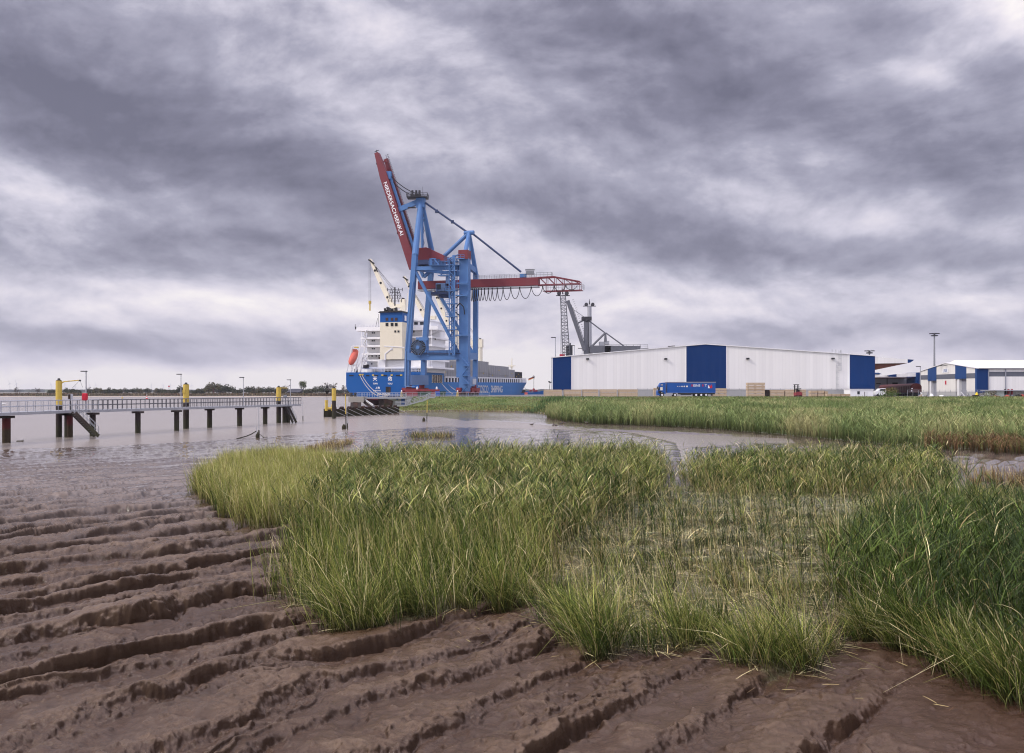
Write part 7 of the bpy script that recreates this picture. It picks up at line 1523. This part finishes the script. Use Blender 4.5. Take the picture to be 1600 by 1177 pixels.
for px, yb, w_, mt in ((10, 692, .72, 'rust_red'), (104.5, 683.5, .5, 'pile'), (108.8, 683.5, .62, 'rust_red'), (144.8, 681.5, .62, 'pile'), (215.5, 677, .6, 'pile'), (276, 673.3, .6, 'pile'), (327.5, 668.5, .66, 'pile'), (374.3, 665.8, .7, 'pile'), (414.3, 663, .68, 'pile'), (444.5, 660.5, .66, 'pile'), (450, 660.3, .66, 'pile')):
    b = ypile(px, yb); pl = MB().tube(b-Vector((0, 0, 3)), b+Vector((0, 0, DZ-.55)), w_/2, 12).build('pile', M[mt], jt, smooth=True)
    MB().box(tuple(b+Vector((0, 0, DZ-.45))), (.95, 1.2, .22), 0.0).build('pile_cap', M['pile'], pl)
def stairs(px0, y0, px1, y1, D, lab, w=1.3):
    p = at(px0, y0, D); q = at(px1, y1, D-1.0); t = thing('stairs', lab, 'stairs', tuple(q), 'boat stairs on the jetty'); d_ = (q-p); sidev = Vector((0, w, 0)) if False else Vector((-1.15, .9, .0)).normalized()*w*.62
    for o_ in (Vector((0, 0, 0)), sidev):
        MB().beam(p+o_, q+o_, .12, .36).build('stringer', M['pile'], t); mb = MB(); k = 6
        for i in range(k+1): b = (p+o_).lerp(q+o_, i/k); mb.tube(b, b+Vector((0, 0, 1.0)), .03, 4)
        for h_ in (.5, 1.0): mb.tube(p+o_+Vector((0, 0, h_)), q+o_+Vector((0, 0, h_)), .03, 4)
        mb.build('railing', M['steel'], t)
    mb = MB(); [mb.beam(p.lerp(q, (i+.5)/13), p.lerp(q, (i+.5)/13)+sidev, .16, .04) for i in range(13)]; mb.build('tread', M['rail_dark'], t); return t
stairs(118, 645.5, 154, 681.5, 92, 'steel stairs slanting into the water by the red lifebuoy box')
stairs(451, 636, 463, 660.5, 136, 'steel stairs slanting into the water at the far end of the jetty')
def dolphin(px, yb, ytop, ych, w, lab):
    b = ypile(px, yb); D = b.y; zt_, zc_ = zq(ytop, D), zq(ych, D); t = thing('dolphin_pile', lab, 'mooring pile', tuple(b), 'yellow topped mooring piles')
    MB().tube(b-Vector((0, 0, 3)), b+Vector((0, 0, zc_)), w/2, 16).build('shaft', M['pile'], t, smooth=True); MB().tube(b+Vector((0, 0, zc_)), b+Vector((0, 0, zt_)), w/2+.01, 16).build('yellow_top', M['yellow'], t, smooth=True); MB().lathe(b+Vector((0, 0, zt_)), [(w*.42, 0), (w*.4, .06), (w*.22, .12), (w*.2, .25)], 12).build('cap', M['steel_dark'], t); return t, b
DB1 = ypile(92, 683.3) - Vector((0, 0, 0))
t1, b1 = dolphin(92, 683.3, 595, 633, .60, 'yellow topped dark mooring pile with a davit arm, the nearest'); t2, b2 = dolphin(290.7, 670, 601, 630, .72, 'yellow topped mooring pile beside the middle of the jetty'); t3, b3 = dolphin(435.5, 661, 605.5, 627, .72, 'yellow topped mooring pile at the far end of the jetty'); t4, b4 = dolphin(521.8, 654.3, 607, 626, .74, 'yellow topped mooring pile standing before the sheet piling')
D = b1.y; dv = thing('davit', 'thin yellow davit arm with wires on the nearest mooring pile', 'davit', tuple(at(98, 598, D))); MB().tube(at(96.5, 598.5, D), at(100, 596.5, D), .07, 6).tube(at(100, 596.5, D), at(125, 594.2, D), .06, 6).build('arm', M['yellow'], dv); MB().tube(at(125, 594.6, D), at(113, 606.5, D), .015, 3).tube(at(125, 594.6, D), at(129, 605.5, D), .015, 3).build('wire', M['black'], dv); MB().box(tuple(at(125, 594.8, D)), (.16, .14, .16)).build('pulley', M['steel_dark'], dv)
D = b3.y; MB().tube(at(438, 606.5, D), at(449, 606.5, D), .06, 6).build('davit_arm', M['yellow'], t3)
c = at(287.8, 612, b2.y-.3); MB().box(tuple(c), (.32, .3, .45)).build('lantern', M['yellow'], t2)
def jetty_lamp(px, ytop, D, lab, zb=DZ, side=-1, thick=.055):
    x = xq(px, D); zt_ = zq(ytop, D); t = thing('jetty_lamp', lab, 'lamp post', (x, D, zb), 'lamp posts on the jetty'); MB().tube((x, D, zb), (x, D, zt_), thick, 8, thick*.8).build('pole', M['galv'], t); MB().box((x+side*.22, D, zt_), (.62, .26, .10)).build('lamp_head', M['steel_dark'], t); return t
jetty_lamp(134.5, 580.3, 95, 'tall galvanised lamp post with twin head by the red lifebuoy box', thick=.075); jetty_lamp(282.8, 585, 112, 'lamp post just left of the middle yellow mooring pile', thick=.06); jetty_lamp(380.3, 590, 124, 'lamp post between the middle and far yellow mooring piles'); jetty_lamp(453.8, 593.7, 136, 'lamp post at the far end of the jetty')
D = 94.2; lb = thing('lifebuoy_box', 'bright red lifebuoy box fixed beside the first lamp post on the jetty', 'lifebuoy box', tuple(at(132.5, 641, D))); c = at(132.6, 620.3, D)
MB().loft([[c+Vector((x*s_*.24, yy, z*s_*.34)) for x, z in [(math.copysign(abs(math.cos(t_))**.45, math.cos(t_)), math.copysign(abs(math.sin(t_))**.45, math.sin(t_))) for t_ in np.linspace(0, 2*math.pi, 21)[:-1]]] for yy, s_ in ((-.14, .85), (-.10, 1.15), (.10, 1.15), (.14, .9))]).build('housing', M['red'], lb); MB().tube((c.x, c.y+.1, DZ), (c.x, c.y+.1, c.z-.3), .04, 6).build('bracket', M['galv'], lb)
D = 93.6; nb = thing('notice_board', 'small grey notice board on a dark post seen from behind on the jetty', 'notice board', tuple(at(110, 641, D))); c = at(110, 620, D); MB().box(tuple(c), (.52, .05, .58)).build('panel', M['galv'], nb); MB().box(tuple(c-Vector((.1, .05, 0))), (.22, .03, .5)).build('print', M['rust'], nb); MB().tube((c.x, c.y+.02, DZ), (c.x, c.y+.02, c.z+.3), .05, 6).build('post', M['steel_dark'], nb)
D = 136; t = thing('round_sign', 'round dark sign on a post at the far end of the jetty', 'sign', tuple(at(445.5, 633, D))); c = at(445.5, 620, D); MB().tube(c-Vector((0, .03, 0)), c+Vector((0, .03, 0)), .3, 14).build('disc', M['steel'], t); MB().tube((c.x, c.y+.05, DZ), (c.x, c.y+.05, c.z), .04, 5).build('post', M['steel'], t)
# small gull on the first railing, ducks on the mud
M['bird'] = paint('bird', (.10, .08, .07), .8); M['bird_pale'] = paint('bird_pale', (.55, .54, .52), .8)
def bird(name, cat, loc, az, s_, mat, lab, grp=None):
    t = thing(name, lab, cat, tuple(loc), grp); X = Vector((math.cos(az), math.sin(az), 0)); Yv = Vector((-X.y, X.x, 0)); Z = Vector((0, 0, 1)); L = Vector(loc)
    sec = [(-.62, .30, .02), (-.45, .30, .08), (-.25, .27, .16), (0, .26, .19), (.2, .30, .16), (.32, .40, .09), (.38, .52, .07), (.43, .60, .085), (.52, .61, .06), (.60, .58, .02)]
    mb = MB().loft([[L+(X*x+Z*z)*s_+(Yv*math.cos(k*math.pi/4)+Z*math.sin(k*math.pi/4))*r_*s_ for k in range(8)] for x, z, r_ in sec]); mb.build('body', M[mat], t, smooth=True)
    mb = MB().tube(L+X*.57*s_+Z*.59*s_, L+X*.72*s_+Z*.56*s_, .03*s_, 5, .01*s_); mb.build('beak', M['yellow'], t)
    for sd_ in (-.07, .07): MB().tube(L+Yv*sd_*s_, L+Yv*sd_*s_+Z*.16*s_, .02*s_, 4).build('leg', M['yellow'], t)
for i, (px, py, az) in enumerate(((831.5, 663.5, .2), (864.5, 664.5, 1.2), (868.5, 664.8, 2.9), (877, 663.8, .3), (880.5, 662.5, 3.0), (916, 662.8, 2.5), (919, 662, .4), (922, 662.3, 1.0))):
    x, y = ground_pt(px, py, .15); z = float(ground_z(np.array([x]), np.array([y]))[0][0]); bird('duck', 'duck', (x, y, max(z, 0)), az, .62, 'bird', 'small dark duck on wet mud, %s from the left' % ['first', 'second', 'third', 'fourth', 'fifth', 'sixth', 'seventh', 'eighth'][i], 'ducks on the mud')
bird('gull', 'gull', at(5, 633.5, 84), 3.0, .5, 'bird_pale', 'pale gull perched at the left end of the jetty railing')
# floating log, stakes, mooring stones and their chain
lx, ly_ = ground_pt(31, 690, 0); lg = MB().tube((lx-.3, ly_, .02), (lx+.35, ly_, .05), .07, 7, .05).tube((lx+.25, ly_, .05), (lx+.34, ly_, .16), .03, 5); solo('driftwood', lg, M['pile'], 'dark piece of driftwood floating by the leftmost jetty pile', 'driftwood')
def stake_block(px, yb, hw, hh, lab, D=None):
    x, y = ground_pt(px, yb, 0); k = y/FPX; t = thing('mooring_block', lab, 'mooring block', (x, y, 0), 'dark mooring blocks in the shallows'); w_ = hw*k; h_ = hh*k
    MB().lathe((x, y, -.3), [(w_, 0), (w_, h_*.55+.3), (w_*.8, h_*.8+.3), (w_*.35, h_+.3)], 9).build('block', M['rust'], t, smooth=False); MB().tube((x, y, h_*.9), (x, y, h_*.9+.12), w_*.3, 6).build('ring', M['rust'], t)
stake_block(402.5, 684.5, 3.0, 7.5, 'dark conical mooring block with chain, left one in the shallows'); stake_block(537.3, 671, 3.0, 7.5, 'dark rounded mooring block left of the yellow stake'); stake_block(662.2, 658.8, 2.3, 6, 'small dark mooring block below the grassy dyke')
mb = MB(); cpts = [Vector((*ground_pt(a, b, .0), .05+h_)) for a, b, h_ in ((370, 686.5, 0), (385, 684, .1), (393, 682, .2), (400, 680.5, .4))]; mb.path(cpts, .06, 5); mb.path([cpts[-1], Vector((*ground_pt(412, 685, 0), .1))], .035, 4); solo('chain', mb, M['rust'], 'slack rusty chain running left from the conical mooring block', 'chain')
def stake(px, yt, yb, lean, r_, mat, lab, ysplit=None):
    x, y = ground_pt(px, yb, 0); t = thing('stake', lab, 'stake', (x, y, 0), 'thin stakes in the shallows'); zt_ = zq(yt, y); top = Vector((x+lean*y/FPX, y, zt_)); b = Vector((x, y, -.5))
    if ysplit: zs_ = zq(ysplit, y); mid = b.lerp(top, (zs_+.5)/(zt_+.5)); MB().tube(b, mid, r_*1.2, 6).build('foot', M['pile'], t); MB().tube(mid, top, r_, 6).build('yellow_pole', M['yellow'], t)
    else: MB().tube(b, top, r_, 6, r_*.6).build('pole', M[mat], t); MB().tube(b, b.lerp(top, .35), r_*1.5, 6).build('foot', M['pile'], t)
stake(404.7, 637, 684, -.5, .05, 'galv', 'thin grey stake behind the conical mooring block'); stake(473.5, 627, 658, -.7, .05, 'galv', 'thin leaning stake just right of the jetty stairs')
stake(540.8, 616, 670, -1.0, .06, 'galv', 'yellow stake with grey foot right of the mooring block before the sheet piling', 647); stake(543.5, 632, 671.5, -2.0, .05, 'galv', 'thin grey stake leaning on the yellow stake'); stake(666.8, 626, 658.5, .8, .06, 'galv', 'yellow stake with grey foot in front of the grassy dyke', 645); stake(402.2, 668, 683, -1.5, .05, 'galv', 'short split stake on the conical mooring block')
# buoys
bx, by = ground_pt(229.5, 623.6, 0); bt = thing('river_buoy', 'red and white pointed river buoy afloat before the far bank', 'buoy', (bx, by, 0)); s_ = by/FPX
MB().lathe((bx, by, -.3), [(2.2*s_, 0), (2.3*s_, .3+.6*s_), (1.2*s_, .4+.8*s_)], 12).build('float', M['red'], bt); MB().lathe((bx, by, .6*s_), [(1.6*s_, 0), (1.0*s_, 2.4*s_), (.4*s_, 4.4*s_)], 8).build('tower', paint('buoy_red', (.6, .08, .08), .6), bt); MB().tube((bx, by, 5*s_), (bx, by, 7.2*s_), .35*s_, 6).build('lantern', M['white'], bt); MB().lathe((bx, by, 2.0*s_), [(1.35*s_, 0), (1.05*s_, .9*s_)], 8).build('band', M['white_clean'], bt)
bx, by = ground_pt(191, 622.8, 0); bt = thing('small_buoy', 'tiny yellow buoy afloat left of the red buoy', 'buoy', (bx, by, 0)); MB().lathe((bx, by, -.2), [(.35, 0), (.55, .4), (.45, .9), (.1, 1.3)], 10).build('float', M['yellow'], bt); MB().tube((bx, by, 1.1), (bx, by, 1.7), .06, 5).build('staff', M['steel_dark'], bt)
bx, by = xq(264, 1100), 1100; bt = thing('red_marker', 'small red light marker above the far trees left of the middle yellow pile', 'marker', (bx, by, 1)); MB().tube((bx, by, 1), (bx, by, zq(605, by)), .35, 6).build('mast', M['galv'], bt); MB().lathe((bx, by, zq(605, by)), [(.4, 0), (1.1, .4), (1.1, 1.4), (.4, 1.8)], 8).build('top', M['red'], bt)
bx, by = xq(334, 900), 900; bt = thing('red_marker', 'thin red lattice marker in front of the big far clump of trees', 'marker', (bx, by, 1)); MB().beam((bx, by, .5), (bx, by, zq(606.5, by)), .7, .7, up=(0, 1, 0)).build('mast', M['rust_red'], bt); MB().box((bx, by, zq(606.5, by)), (1.2, 1.2, .5)).build('top', M['rust_red'], bt)
# a white feather-like scrap and stalk on the near mud
# ================================================================== air: thin haze that turns the far bank and the distant wood bluish
def haze():
    mb = MB().bb((-5600, -150, -60), (5600, 6000, 260)); m = bpy.data.materials.new('haze'); m.use_nodes = True; t = NT(m.node_tree); t.n.clear()
    v_ = t.node('ShaderNodeVolumePrincipled', {'Color': (.80, .82, .93, 1), 'Density': 0.00009, 'Anisotropy': 0.2}); o_ = t.node('ShaderNodeOutputMaterial'); t.l.new(v_.outputs[0], o_.inputs['Volume'])
    o = mb.build('haze', m); tag(o, 'thin pale haze over the river and terminal', kind='stuff')
if HAZE: haze()
